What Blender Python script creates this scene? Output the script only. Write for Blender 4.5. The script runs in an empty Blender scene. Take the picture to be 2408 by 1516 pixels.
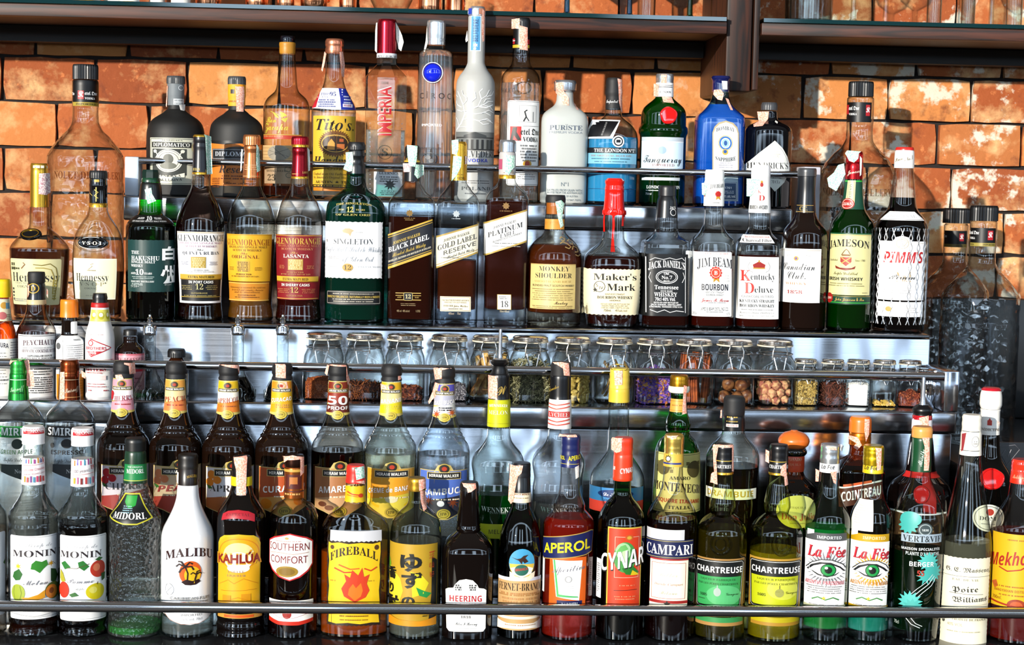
import bpy, bmesh, math, random
from mathutils import Vector
rnd = random.Random(7)
sc = bpy.context.scene
COL = sc.collection
# ------------------------------------------------------------------ camera
F = 4000.0
CZ = 1.75                                  # camera height above the floor (m)
YAW, PIT, ROL = math.radians(3.1), math.radians(4.7), math.radians(1.2)
_f = Vector((math.sin(YAW)*math.cos(PIT), math.cos(YAW)*math.cos(PIT), -math.sin(PIT)))
_r = Vector((math.cos(YAW), -math.sin(YAW), 0)); _u = _r.cross(_f)
_r, _u = math.cos(ROL)*_r+math.sin(ROL)*_u, -math.sin(ROL)*_r+math.cos(ROL)*_u
cam = bpy.data.objects.new('camera', bpy.data.cameras.new('camera')); COL.objects.link(cam)
cam.data.sensor_width = 36; cam.data.lens = 36*F/2408
cam.location = (0, 0, CZ)
from mathutils import Matrix
cam.rotation_euler = Matrix((_r, _u, -_f)).transposed().to_euler()
cam.data.dof.use_dof = True; cam.data.dof.focus_distance = 2.78; cam.data.dof.aperture_fstop = 16
cam.data.clip_start = .05
sc.camera = cam
# ------------------------------------------------------------------ world: open bar front with blue daylight panes and added bright strips
sc.view_settings.view_transform = 'Standard'; sc.view_settings.look = 'None'
sc.view_settings.gamma = 1; sc.view_settings.use_curve_mapping = False
sc.view_settings.exposure = 0.06
cy = sc.cycles
cy.use_denoising = True; cy.max_bounces = 14; cy.diffuse_bounces = 3; cy.glossy_bounces = 4
cy.transmission_bounces = 10; cy.transparent_max_bounces = 28; cy.volume_bounces = 0
cy.caustics_reflective = False; cy.caustics_refractive = False; cy.sample_clamp_indirect = 4
W = bpy.data.worlds.new('daylight'); sc.world = W; W.use_nodes = True
def nd(nt, t, **kw):
    n = nt.nodes.new(t)
    for k, v in kw.items():
        if k.startswith('i_'): n.inputs[k[2:]].default_value = v
        elif k[0] == 'i' and k[1:].isdigit(): n.inputs[int(k[1:])].default_value = v
        else: setattr(n, k, v)
    return n
def math_n(nt, op, a, b=None, c=None, clamp=False):
    n = nt.nodes.new('ShaderNodeMath'); n.operation = op; n.use_clamp = clamp
    for i, v in enumerate((a, b, c)):
        if v is None: continue
        if hasattr(v, 'is_linked'): nt.links.new(v, n.inputs[i])
        else: n.inputs[i].default_value = v
    return n.outputs[0]
def world_nodes():
    nt = W.node_tree; nt.nodes.clear(); L = nt.links.new
    out = nd(nt, 'ShaderNodeOutputWorld'); bg = nd(nt, 'ShaderNodeBackground'); L(bg.outputs[0], out.inputs[0])
    tc = nd(nt, 'ShaderNodeTexCoord'); sp = nd(nt, 'ShaderNodeSeparateXYZ'); L(tc.outputs['Generated'], sp.inputs[0])
    x, y, z = sp.outputs
    iy = math_n(nt, 'MAXIMUM', math_n(nt, 'MULTIPLY', y, -1), 1e-3)
    u = math_n(nt, 'DIVIDE', x, iy); v = math_n(nt, 'DIVIDE', z, iy)
    total = None
    for (u0, u1, v0, v1, s, e) in WINDOWS_STRIPS:
        uc, uw, vc, vw = (u0+u1)/2, (u1-u0)/2, (v0+v1)/2, (v1-v0)/2
        du = math_n(nt, 'SUBTRACT', uw, math_n(nt, 'ABSOLUTE', math_n(nt, 'SUBTRACT', u, uc)))
        dv = math_n(nt, 'SUBTRACT', vw, math_n(nt, 'ABSOLUTE', math_n(nt, 'SUBTRACT', v, vc)))
        m = math_n(nt, 'MULTIPLY', math_n(nt, 'DIVIDE', du, e, clamp=True), math_n(nt, 'DIVIDE', dv, e, clamp=True))
        m = math_n(nt, 'MULTIPLY', m, s)
        total = m if total is None else math_n(nt, 'ADD', total, m)
    total = math_n(nt, 'MULTIPLY', total, math_n(nt, 'LESS_THAN', y, -0.02))
    ceil = math_n(nt, 'MULTIPLY', math_n(nt, 'MAXIMUM', z, 0), CEIL)
    mx = nd(nt, 'ShaderNodeMix', data_type='RGBA', blend_type='ADD'); mx.inputs[0].default_value = 1
    sk = nd(nt, 'ShaderNodeMix', data_type='RGBA', blend_type='MULTIPLY'); sk.inputs[0].default_value = 1
    sk.inputs[6].default_value = (.62, .80, 1, 1)
    cb = nd(nt, 'ShaderNodeCombineColor'); [L(total, cb.inputs[i]) for i in range(3)]; L(cb.outputs[0], sk.inputs[7])
    am = nd(nt, 'ShaderNodeCombineColor')
    for i, k in enumerate((1, .93, .85)): L(math_n(nt, 'MULTIPLY', math_n(nt, 'ADD', ceil, AMB), k), am.inputs[i])
    L(sk.outputs[2], mx.inputs[6]); L(am.outputs[0], mx.inputs[7]); L(mx.outputs[2], bg.inputs[0])
# windows of the bar front; last two are strips added for rail highlights: u0,u1,v0,v1 (tangent of angle), strength, edge softness
AMB, CEIL = .07, .10
WINDOWS_STRIPS = [(-1.5, -.95, -.05, .6, 3.4, .08), (-.75, -.4, 0, .5, 5, .05), (-.16, -.04, .02, .4, 7, .03), (.10, .22, .02, .4, 7, .03),
           (.6, .9, -.05, .6, 4, .06), (1.4, 2.2, -.1, .7, 2, .15), (-3.2, -2.1, -.1, .8, 1.6, .15), (-2.5, 2.5, .52, .62, 5, .03), (-2.5, 2.5, .03, .075, 4.5, .015)]
world_nodes()
sun = bpy.data.objects.new('sun', bpy.data.lights.new('sun', 'SUN')); COL.objects.link(sun)
sun.data.energy = 5.6; sun.data.angle = math.radians(.8); sun.data.color = (1, .93, .82)
SUN_AZ, SUN_EL = math.radians(32), math.radians(9.5)
sun.rotation_euler = Vector((math.sin(SUN_AZ)*math.cos(SUN_EL), math.cos(SUN_AZ)*math.cos(SUN_EL), -math.sin(SUN_EL))).to_track_quat('-Z', 'Y').to_euler()
# ------------------------------------------------------------------ helpers
def at(px, py, Y):
    "point of the plane y = Y met by the line of sight of a photo pixel"
    v = _f+(px-1204)/F*_r-(py-758)/F*_u
    v = v*(Y/v.y); return Vector((v.x, Y, v.z+CZ))
def px_of(P):
    P = Vector(P)-Vector((0, 0, CZ)); d = P.dot(_f)
    return 1204+F*P.dot(_r)/d, 758-F*P.dot(_u)/d
def lin(h):
    h = h.lstrip('#')
    if len(h) == 3: h = ''.join(c*2 for c in h)
    o = []
    for i in (0, 2, 4):
        c = int(h[i:i+2], 16)/255; o.append(c/12.92 if c <= .04045 else ((c+.055)/1.055)**2.4)
    return (*o, 1)
MC = {}
def new_mat(name):
    m = bpy.data.materials.new(name); m.use_nodes = True; m.node_tree.nodes.clear(); MC[name] = m
    return m, m.node_tree, nd(m.node_tree, 'ShaderNodeOutputMaterial')
def principled(name, col, rough=.5, metal=0, bump=0, bscale=200, coat=0, spec=.5, aniso=None, noise=None):
    if name in MC: return MC[name]
    m, nt, out = new_mat(name); L = nt.links.new
    b = nd(nt, 'ShaderNodeBsdfPrincipled'); L(b.outputs[0], out.inputs[0])
    b.inputs['Base Color'].default_value = lin(col) if isinstance(col, str) else col
    b.inputs['Roughness'].default_value = rough; b.inputs['Metallic'].default_value = metal
    b.inputs['Coat Weight'].default_value = coat; b.inputs['Specular IOR Level'].default_value = spec
    if bump or noise:
        tc = nd(nt, 'ShaderNodeTexCoord'); n = nd(nt, 'ShaderNodeTexNoise', i_Scale=bscale, i_Detail=3); L(tc.outputs['Object'], n.inputs['Vector'])
        if bump:
            bp = nd(nt, 'ShaderNodeBump', i_Strength=bump, i_Distance=.002); L(n.outputs[0], bp.inputs['Height']); L(bp.outputs[0], b.inputs['Normal'])
        if noise:
            mx = nd(nt, 'ShaderNodeMix', data_type='RGBA'); rp = nd(nt, 'ShaderNodeMapRange', i1=.42, i2=.58); L(n.outputs[0], rp.inputs[0]); L(rp.outputs[0], mx.inputs[0])
            mx.inputs[6].default_value = b.inputs['Base Color'].default_value; mx.inputs[7].default_value = lin(noise); L(mx.outputs[2], b.inputs['Base Color'])
    return m
def thin_glass(name, tint, edge, rough=0, ior=1.5, bump=0, bscale=60, haze=0):
    "wall of a bottle: see-through with mirror reflection growing towards grazing, greyer where the glass is looked along"
    if name in MC: return MC[name]
    m, nt, out = new_mat(name); L = nt.links.new
    lw = nd(nt, 'ShaderNodeLayerWeight', i_Blend=.5); rp = nd(nt, 'ShaderNodeValToRGB')
    L(lw.outputs['Facing'], rp.inputs[0]); e = rp.color_ramp.elements
    e[0].position = .35; e[0].color = lin(tint); e[1].position = .96; e[1].color = lin(edge)
    tr = nd(nt, 'ShaderNodeBsdfTransparent'); L(rp.outputs[0], tr.inputs[0])
    gl = nd(nt, 'ShaderNodeBsdfGlossy', i_Roughness=rough); gl.inputs[0].default_value = (1, 1, 1, 1)
    mx = nd(nt, 'ShaderNodeMixShader'); fr = math_n(nt, 'MULTIPLY_ADD', math_n(nt, 'POWER', lw.outputs['Facing'], 4.5), .9, .05)
    L(fr, mx.inputs[0]); L(tr.outputs[0], mx.inputs[1]); L(gl.outputs[0], mx.inputs[2])
    if bump:
        tc = nd(nt, 'ShaderNodeTexCoord'); n = nd(nt, 'ShaderNodeTexVoronoi', i_Scale=bscale); L(tc.outputs['Object'], n.inputs['Vector'])
        bp = nd(nt, 'ShaderNodeBump', i_Strength=bump, i_Distance=.003); L(n.outputs[0], bp.inputs['Height'])
        for q in (gl, lw): L(bp.outputs[0], q.inputs['Normal'])
    last = mx
    if haze:
        df = nd(nt, 'ShaderNodeBsdfPrincipled', i_Roughness=.45); df.inputs['Base Color'].default_value = lin(tint)
        m2 = nd(nt, 'ShaderNodeMixShader', i0=haze); L(mx.outputs[0], m2.inputs[1]); L(df.outputs[0], m2.inputs[2]); last = m2
    L(last.outputs[0], out.inputs[0]); return m
def fluid(name, col, dens, ior=1.36, see=0, light_share=0):
    if name in MC: return MC[name]
    m, nt, out = new_mat(name); L = nt.links.new
    g = nd(nt, 'ShaderNodeBsdfRefraction', i_IOR=ior, i_Roughness=0); g.inputs[0].default_value = (1, 1, 1, 1)
    gl = nd(nt, 'ShaderNodeBsdfGlossy', i_Roughness=0.02); fr = nd(nt, 'ShaderNodeFresnel', i_IOR=1.2); mx = nd(nt, 'ShaderNodeMixShader')
    L(fr.outputs[0], mx.inputs[0]); L(g.outputs[0], mx.inputs[1]); L(gl.outputs[0], mx.inputs[2]); 
    if see:
        tr = nd(nt, 'ShaderNodeBsdfTransparent'); tr.inputs[0].default_value = (1, 1, 1, 1); m2 = nd(nt, 'ShaderNodeMixShader', i0=see); L(mx.outputs[0], m2.inputs[1]); L(tr.outputs[0], m2.inputs[2]); mx = m2
    if light_share:  # diffuse share of the liquid's colour, standing in for light passing through
        df = nd(nt, 'ShaderNodeBsdfDiffuse'); df.inputs[0].default_value = lin(col); m3 = nd(nt, 'ShaderNodeMixShader', i0=light_share); L(mx.outputs[0], m3.inputs[1]); L(df.outputs[0], m3.inputs[2]); mx = m3
    L(mx.outputs[0], out.inputs[0])
    if dens:
        v = nd(nt, 'ShaderNodeVolumeAbsorption', i_Density=dens); v.inputs[0].default_value = lin(col); L(v.outputs[0], out.inputs['Volume'])
    return m
def mat(c):
    "materials by short name; anything starting with # is plain printed paper of that colour"
    if c in MC: return MC[c]
    if c[0] == '#':                                    # printing inks: strong colours are a little deeper than paper white
        q = lin(c); sat = (max(q[:3])-min(q[:3]))/max(max(q[:3]), 1e-6); k = .74 if sat > .45 else 1
        return principled(c, tuple(v*k for v in q[:3])+(1,), .42, spec=.4)
    k, _, h = c.partition(':')
    if k == 'foil': return principled(c, h, .25, .85)
    if k == 'plastic': return principled(c, h, .32)
    if k == 'ribbed': return principled(c, h, .38)
    if k == 'gloss': return principled(c, h, .06, coat=.6)
    if k == 'satin': return principled(c, h, .3)
    if k == 'matte': return principled(c, h, .6)
    if k == 'dark': return principled(c, h, .03, spec=.6)
    if k == 'stamp': return principled(c, h, .7, noise=STAMP2.get(h, '#fff0e8'), bscale=420)
    if k == 'glass':
        t, e = h.split(','); return thin_glass(c, t, e)
    if k == 'rough':
        t, e = h.split(','); return thin_glass(c, t, e, bump=.5)
    if k == 'hammer':
        t, e = h.split(','); return thin_glass(c, t, e, bump=1, bscale=150, haze=.015)
    if k == 'frost':
        t, e = h.split(','); return thin_glass(c, t, e, rough=.35, haze=.72)
    if k == 'liq':
        t, d, *q = h.split(','); d = float(d); return fluid(c, t, d*.6, see=.3 if d < 10 else .35 if d < 60 else .15, light_share=float(q[0]) if q else .07 if d < 10 else .12 if d < 100 else .05)
    raise KeyError(c)
STAMP2 = {'#e8957c': '#f6c9b8', '#8fc8b0': '#e4f4ea', '#e9e4da': '#f8f6f0'}
MAT_ALIAS = {'clear': 'glass:#f4f8f6,#3c4442', 'wet': 'rough:#f2f4f4,#3a3d3e', 'gold': 'foil:#d9a83a', 'silver': 'foil:#d8dce0', 'steel': 'foil:#b8bcc2',
             'pink': 'stamp:#e8957c', 'mint': 'stamp:#8fc8b0', 'whisky': 'liq:#c0540e,50,.07', 'dkwhisky': 'liq:#9a3406,80,.05', 'water': 'liq:#f0f6f4,4',
             'brown': 'dark:#140a06', 'black': 'dark:#08080a', 'kwhite': 'gloss:#eceef2'}
def mt(c): return mat(MAT_ALIAS.get(c, c))
def link(name, me, parent=None, loc=None):
    o = bpy.data.objects.new(name, me); COL.objects.link(o)
    if parent is not None: o.parent = parent
    if loc is not None: o.location = loc
    return o
def tag(o, label=None, cat=None, group=None, kind=None):
    if label: o['label'] = label
    if cat: o['category'] = cat
    if group: o['group'] = group
    if kind: o['kind'] = kind
    return o
def mesh_of(verts, faces, mats, midx=None, smooth=False, name='m', sharp=None):
    me = bpy.data.meshes.new(name); me.from_pydata([tuple(v) for v in verts], [], faces)
    for m in mats: me.materials.append(m)
    if midx: me.polygons.foreach_set('material_index', midx)
    if smooth: me.polygons.foreach_set('use_smooth', [True]*len(me.polygons))
    me.update()
    if sharp: me.set_sharp_from_angle(angle=math.radians(sharp))
    return me
def from_bm(name, bm, m, parent=None, loc=None, smooth=False, sharp=40):
    bmesh.ops.recalc_face_normals(bm, faces=bm.faces)
    me = bpy.data.meshes.new(name); bm.to_mesh(me); bm.free()
    for q in (m if isinstance(m, (list, tuple)) else [m]): me.materials.append(q)
    if smooth:
        me.polygons.foreach_set('use_smooth', [True]*len(me.polygons)); me.set_sharp_from_angle(angle=math.radians(sharp))
    return link(name, me, parent, loc)
def add_box(bm, x0, x1, y0, y1, z0, z1, bev=0, mi=0, seg=2):
    r = bmesh.ops.create_cube(bm, size=1); vs = r['verts']
    for v in vs: v.co = Vector(((x0+x1)/2+v.co.x*(x1-x0), (y0+y1)/2+v.co.y*(y1-y0), (z0+z1)/2+v.co.z*(z1-z0)))
    fs = {f for v in vs for f in v.link_faces}
    for f in fs: f.material_index = mi
    if bev:
        es = list({e for v in vs for e in v.link_edges})
        bmesh.ops.bevel(bm, geom=es, offset=bev, segments=seg, affect='EDGES', profile=.5)
def add_tube(bm, pts, rad, seg=10, closed=False, caps=True):
    pts = [Vector(p) for p in pts]; n = len(pts); rings = []
    up = None
    for i, p in enumerate(pts):
        t = ((pts[(i+1) % n] if closed or i < n-1 else p)-(pts[i-1] if closed or i else p)).normalized()
        if up is None: up = Vector((0, 0, 1)) if abs(t.z) < .9 else Vector((1, 0, 0))
        a = t.cross(up).normalized(); b = a.cross(t).normalized(); up = b
        rr = rad[i] if isinstance(rad, (list, tuple)) else rad
        rings.append([bm.verts.new(p+rr*(math.cos(2*math.pi*k/seg)*a+math.sin(2*math.pi*k/seg)*b)) for k in range(seg)])
    for i in range(n if closed else n-1):
        A, B = rings[i], rings[(i+1) % n]
        for k in range(seg): bm.faces.new((A[k], A[(k+1) % seg], B[(k+1) % seg], B[k]))
    if caps and not closed:
        bm.faces.new(rings[0][::-1]); bm.faces.new(rings[-1])
# ------------------------------------------------------------------ profiles
def pchip(pts):
    "monotone curve through (t, v) points"
    n = len(pts); h = [pts[i+1][0]-pts[i][0] for i in range(n-1)]; d = [(pts[i+1][1]-pts[i][1])/(h[i] or 1e-9) for i in range(n-1)]
    if n == 2: return lambda t: pts[0][1]+(t-pts[0][0])*d[0]
    m = [0]*n
    for i in range(1, n-1):
        if d[i-1]*d[i] > 0:
            w1, w2 = 2*h[i]+h[i-1], h[i]+2*h[i-1]; m[i] = (w1+w2)/(w1/d[i-1]+w2/d[i])
    m[0], m[-1] = d[0], d[-1]
    def f(t):
        i = 0
        while i < n-2 and t > pts[i+1][0]: i += 1
        s = (t-pts[i][0])/(h[i] or 1e-9); s = min(1, max(0, s))
        return ((1+2*s)*(1-s)**2*pts[i][1]+s*(1-s)**2*h[i]*m[i]+s*s*(3-2*s)*pts[i+1][1]+s*s*(s-1)*h[i]*m[i+1])
    return f
def sample_profile(spec, step=4.5):
    "[(y, hw, corner)] -> dense [(y, hw)]; a corner ends one smooth run and starts the next"
    out = []; run = []
    def flush():
        if len(run) < 2: return
        f = pchip([(p[0], p[1]) for p in run])
        if len(run) == 2:
            seq = [run[0][:2], run[1][:2]]
        else:
            y0, y1 = run[0][0], run[-1][0]; n = max(2, int((y1-y0)/step)); seq = [(y0+(y1-y0)*i/n, 0) for i in range(n+1)]
            seq = [(y, f(y)) for y, _ in seq]
        out.extend(seq[1:] if out and abs(out[-1][0]-seq[0][0]) < 1e-6 and abs(out[-1][1]-seq[0][1]) < 1e-6 else seq)
    for p in spec:
        run.append(p)
        if p[2] and len(run) > 1: flush(); run = [p]
    flush(); return out
# ------------------------------------------------------------------ lettering
STY = {'S': 0x1D400, 'i': 0x1D434, 'I': 0x1D468, 'c': 0x1D4D0, 'f': 0x1D56C, 'b': 0x1D5D4, 'z': 0x1D608, 'Z': 0x1D63C, 'm': 0x1D670, 'r': 0x1D400, 'C': 0x1D4D0}
DIG = {'S': 0x1D7CE, 'r': 0x1D7CE, 'b': 0x1D7EC, 'I': 0x1D7CE, 'm': 0x1D7F6}
OFS = {'r': -.011, 'B': .022, 'C': -.003, 'h': .04}
def styled(t, s):
    if s not in STY: return t
    o = ''
    for ch in t:
        if 'A' <= ch <= 'Z': o += chr(STY[s]+ord(ch)-65)
        elif 'a' <= ch <= 'z': o += 'ℎ' if s == 'i' and ch == 'h' else chr(STY[s]+26+ord(ch)-97)
        elif '0' <= ch <= '9' and s in DIG: o += chr(DIG[s]+ord(ch)-48)
        else: o += ch
    return o
TXT = {}
_ts = bpy.data.scenes.new('typesetting'); _tc = bpy.data.curves.new('lettering', 'FONT'); _to = bpy.data.objects.new('lettering', _tc); _ts.collection.objects.link(_to)
CAPH = {}
def text_mesh(t, s): return TXT[(t, s)]
def typeset(*texts):
    "set all strings of one style in a single block of lines, then take the lines apart"
    want = {}
    for tx in texts:
        for line in tx.split('\n'):
            tk = line.split()
            if len(tk) > 4 and line[0] == ' ' and tk[0] == 't': want.setdefault(OFS.get(tk[1], 0), {})[(tk[1], tk[2])] = 1
    for ofs, keys in want.items():
        keys = sorted(keys); sty = sorted({k[0] for k in keys}); lines = [('n', 'H'), ('n', 'H')]+[(q, 'H') for q in sty]+keys
        _tc.space_line = 3; _tc.size = 1; _tc.resolution_u = 3; _tc.offset = ofs; _tc.body = '\n'.join(styled(k.replace('_', ' '), q) for q, k in lines)
        vl = _ts.view_layers[0]; vl.update(); oe = _to.evaluated_get(vl.depsgraph); me = oe.to_mesh()
        co = [(v.co.x, v.co.y) for v in me.vertices]; fs = [tuple(p.vertices) for p in me.polygons]; oe.to_mesh_clear(); _tc.space_line = 1
        top = max(y for _, y in co); line1 = [y for _, y in co if y > top-1.2]; base = min(line1)
        pitch = top-max(y for _, y in co if y < top-1.2); groups = {}
        li = [int(math.floor((base-y+pitch*.78)/pitch)) for _, y in co]
        for f in fs: groups.setdefault(li[f[0]], []).append(f)
        def take(i):
            mp, vs, gf = {}, [], groups.get(i, [])
            for f in gf:
                for q in f:
                    if q not in mp: mp[q] = len(vs); vs.append((co[q][0], co[q][1]+i*pitch))
            return vs, [tuple(mp[q] for q in f) for f in gf]
        for i, (q, k) in enumerate(lines):
            if i < 2: continue
            vs, f2 = take(i)
            if i < 2+len(sty):
                CAPH[q] = (max(v[1] for v in vs)-min(v[1] for v in vs), min(v[1] for v in vs)); continue
            h, bl = CAPH[q]
            if not vs: TXT[(k, q)] = ([(0, 0)], [], 1); continue
            x0, x1 = min(v[0] for v in vs), max(v[0] for v in vs)
            TXT[(k, q)] = ([((x-(x0+x1)/2)/h, (y-bl)/h-.5) for x, y in vs], f2, (x1-x0)/h)
def end_lettering(): bpy.data.objects.remove(_to); bpy.data.scenes.remove(_ts)
# ------------------------------------------------------------------ rows: y of the row's axis and the height of what it stands on
ROWS = {'R1': (2.62, at(1204, 1492, 2.62).z), 'R2': (2.715, at(1204, 1345, 2.715).z), 'T2': (2.83, at(1204, 943, 2.83).z),
        'T3': (2.955, at(1204, 763, 2.955).z), 'T4': (3.075, at(1204, 477, 3.075).z), 'BK': (3.08, at(2345, 1030, 3.08).z), 'T3B': (3.19, at(1204, 763, 2.955).z)}
nums = lambda s: [float(v) for v in s.split(',')]
class Bottle:
    def __init__(s, row, cx, ym, name, label, cat, group=None, dy=0, ref=None):
        Y, z = ROWS[row]; Y += dy; p = at(cx, ym, Y)
        s.rx, s.ry, s.sc = ref or (cx, ym, 1); s.cxr, s.ymr = cx, ym
        s.Y, s.X, s.Z0 = Y, p.x, z; s.pieces = []; s.k = (at(cx+1, ym, Y).x-p.x)*s.sc
        s.root = link(name, None, None, (p.x, Y, z)); tag(s.root, label, cat, group)
        s.cx, s.ym = s.rx, s.ry; s.seg = 48; s.E = 2; s.D = 1; s.rn = None; s.objs = {}; s.last = None
    def fx(s, x): return s.cxr+(x-s.rx)*s.sc
    def fy(s, y): return s.ymr+(y-s.ry)*s.sc
    def z(s, y, fwd=0): return at(s.cxr, s.fy(y), s.Y-fwd).z-s.Z0
    def shape(s, zz):
        "radius, squareness, depth ratio of the outermost piece at a height"
        best = (0, 2, 1)
        for (prof, e, d) in s.pieces:
            if prof[0][0] >= zz >= prof[-1][0]:
                for i in range(len(prof)-1):
                    if prof[i][0] >= zz >= prof[i+1][0]:
                        t = (prof[i][0]-zz)/((prof[i][0]-prof[i+1][0]) or 1e-9); r = prof[i][1]+(prof[i+1][1]-prof[i][1])*t
                        if r > best[0]: best = (r, *s.sect(r, e, d))
                        break
        return best
    def sect(s, r, e, d):
        if e == 2 and d == 1 or s.rn is None: return e, d
        t = min(1, max(0, (r-s.rn)/max(1e-6, s.rb*.94-s.rn))); t = t*t*(3-2*t)
        return 2+(e-2)*t, 1+(d-1)*t
    def parse(s, spec):
        out = []
        for tok in spec.split():
            y, h = tok.split(':'); c = h.endswith('c'); h = float(h.rstrip('c'))
            out.append((None if y == 'B' else float(y), h, c))
        return out
    def zprof(s, spec, round_base=True):
        pts = s.parse(spec); base = pts[-1][0] is None
        if base:
            yb = s.ry+(px_of((s.X, s.Y, s.Z0))[1]-s.ymr)/s.sc; pts[-1] = (yb, pts[-1][1], True)
        pr = [(s.z(y), h*s.k) for y, h in sample_profile(pts)]
        if base and round_base:
            zz, r = pr[-1]; b = min(.006, r*.2); pr[-1] = (b, r); pr += [(b*.45, r-b*.15), (b*.12, r-b*.5), (0, r-b*1.2)]
        return pr
    def lathe(s, pr, m, name, parent, e=2, d=1, seg=None, close_top=True, close_bot=True, flat=False, knurl=0, punt=0, flute=0):
        seg = seg or s.seg; vs, fs = [], []
        for (zz, r) in pr:
            ee, dd = s.sect(r, e, d)
            for k in range(seg):
                a = 2*math.pi*(k+(.5 if flat else 0))/seg; sx, cx_ = math.sin(a), math.cos(a)
                kk = 1-knurl*(k % 2)+(flute*math.cos(a*24) if flute else 0)
                q = 2/ee
                vs.append((kk*r*math.copysign(abs(sx)**q, sx), -kk*r*dd*math.copysign(abs(cx_)**q, cx_), zz))
        n = len(pr)
        for i in range(n-1):
            for k in range(seg):
                a, b = i*seg+k, i*seg+(k+1) % seg; fs.append((a, a+seg, b+seg, b))
        if close_top: fs.append(tuple(range(seg)))
        if close_bot:
            if punt:
                vs.append((0, 0, pr[-1][0]+punt)); c = len(vs)-1; o = (n-1)*seg
                for k in range(seg): fs.append((o+(k+1) % seg, o+k, c))
            else: fs.append(tuple(reversed(range((n-1)*seg, n*seg))))
        me = mesh_of(vs, fs, [m], smooth=not flat, name=name, sharp=None if flat else 38)
        return link(name, me, parent)
    # -------- pieces
    def body(s, m, spec, opts):
        s.E = float(opts.get('e', 2)); s.D = float(opts.get('d', 1))
        pr = s.zprof(spec); s.rb = max(r for _, r in pr); s.rn = float(opts['n'])*s.k if 'n' in opts else min(r for _, r in pr)
        s.pieces.append((pr, s.E, s.D)); s.bprof = pr
        s.bseg = int(opts.get('seg', 48)); s.flat = 'flat' in opts
        s.body_o = s.lathe(pr, mt(m), 'bottle_body', s.root, s.E, s.D, s.bseg, flat=s.flat, close_top='open' not in opts, punt=.008, flute=float(opts.get('flute', 0)))
    def liquid(s, m, y, opts):
        zt = s.z(y); w = float(opts.get('w', 1.6))*.001; zb = float(opts.get('b', 6))*.001
        pr = [(zz, max(.002, r-w)) for zz, r in s.bprof if zb < zz < zt]
        rt = s.shape(zt)[0]-w if s.bprof[0][0] >= zt else pr[0][1]
        r0 = s.shape(zb)[0]-w
        pr = [(zt, rt)]+pr+[(zb+.002, r0), (zb, r0-.004)]
        s.lathe(pr, mt(m), opts.get('name', 'liquid'), s.root, s.E, s.D, s.bseg, flat=s.flat)
    def cap(s, name, m, spec, opts):
        pr = s.zprof(spec, False); s.pieces.append((pr, float(opts.get('e', 2)), float(opts.get('d', 1))))
        kn = float(opts.get('k', 0)); par = s.objs.get(opts.get('in'), s.root)
        r0 = pr[0][1]; pr2 = [(pr[0][0]+.0008, r0*.96)]+pr if 'sharp' not in opts else pr
        s.objs[name] = s.lathe(pr2, mt(m), name, par, float(opts.get('e', 2)), float(opts.get('d', 1)), int(opts.get('seg', 72 if kn else 40)), knurl=kn, flat='flat' in opts)
    def front(s, x, y, proj=None):
        "local surface point seen at a photo pixel -> (x offset, z, r, e, d)"
        zz = s.z(y); r, e, d = s.shape(zz)
        for _ in range(2):
            zz = s.z(y, r*d); r, e, d = s.shape(zz)
        return at(s.fx(x), s.fy(y), s.Y-r*d).x-s.X, zz, r, e, d
    def label(s, name, box, base, items, opts):
        x0, y0, x1, y1 = box; ym = (y0+y1)/2; proj = 'proj' in opts
        lift = float(opts.get('o', .5))*.001
        mats, geo = [], []                     # geo: (verts2d, faces, mat index, layer)
        def mi(c):
            q = mt(c)
            if q not in mats: mats.append(q)
            return mats.index(q)
        def poly(pts, c, ly): geo.append((pts, [tuple(range(len(pts)))], mi(c), ly))
        lay = 0
        if base and base != '-':
            sh = opts.get('shape', 'rect')
            if sh == 'rect': poly([(x0, y1), (x1, y1), (x1, y0), (x0, y0)], base, 0)
            elif sh == 'ell': poly([((x0+x1)/2+(x1-x0)/2*math.cos(t*math.pi/16), ym-(y1-y0)/2*math.sin(t*math.pi/16)) for t in range(32)], base, 0)
            elif sh == 'round':
                rr = float(opts.get('rr', 6)); p = []
                for cx_, cy_, a0 in ((x1-rr, y0+rr, 0), (x0+rr, y0+rr, 90), (x0+rr, y1-rr, 180), (x1-rr, y1-rr, 270)):
                    p += [(cx_+rr*math.cos(math.radians(a0+t*22.5)), cy_-rr*math.sin(math.radians(a0+t*22.5))) for t in range(5)]
                poly(p, base, 0)
            elif sh == 'deckle':
                p = []; st = 5; nx = int((x1-x0)/st); ny = int((y1-y0)/st); dd = float(opts.get('dk', 1.6))
                for i in range(nx): p.append((x0+i*st, y1-dd*(i % 2)))
                for i in range(ny): p.append((x1-dd*(i % 2), y1-i*st))
                for i in range(nx): p.append((x1-i*st, y0+dd*(i % 2)))
                for i in range(ny): p.append((x0+dd*(i % 2), y0+i*st))
                poly(p, base, 0)
            lay = 1
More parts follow.
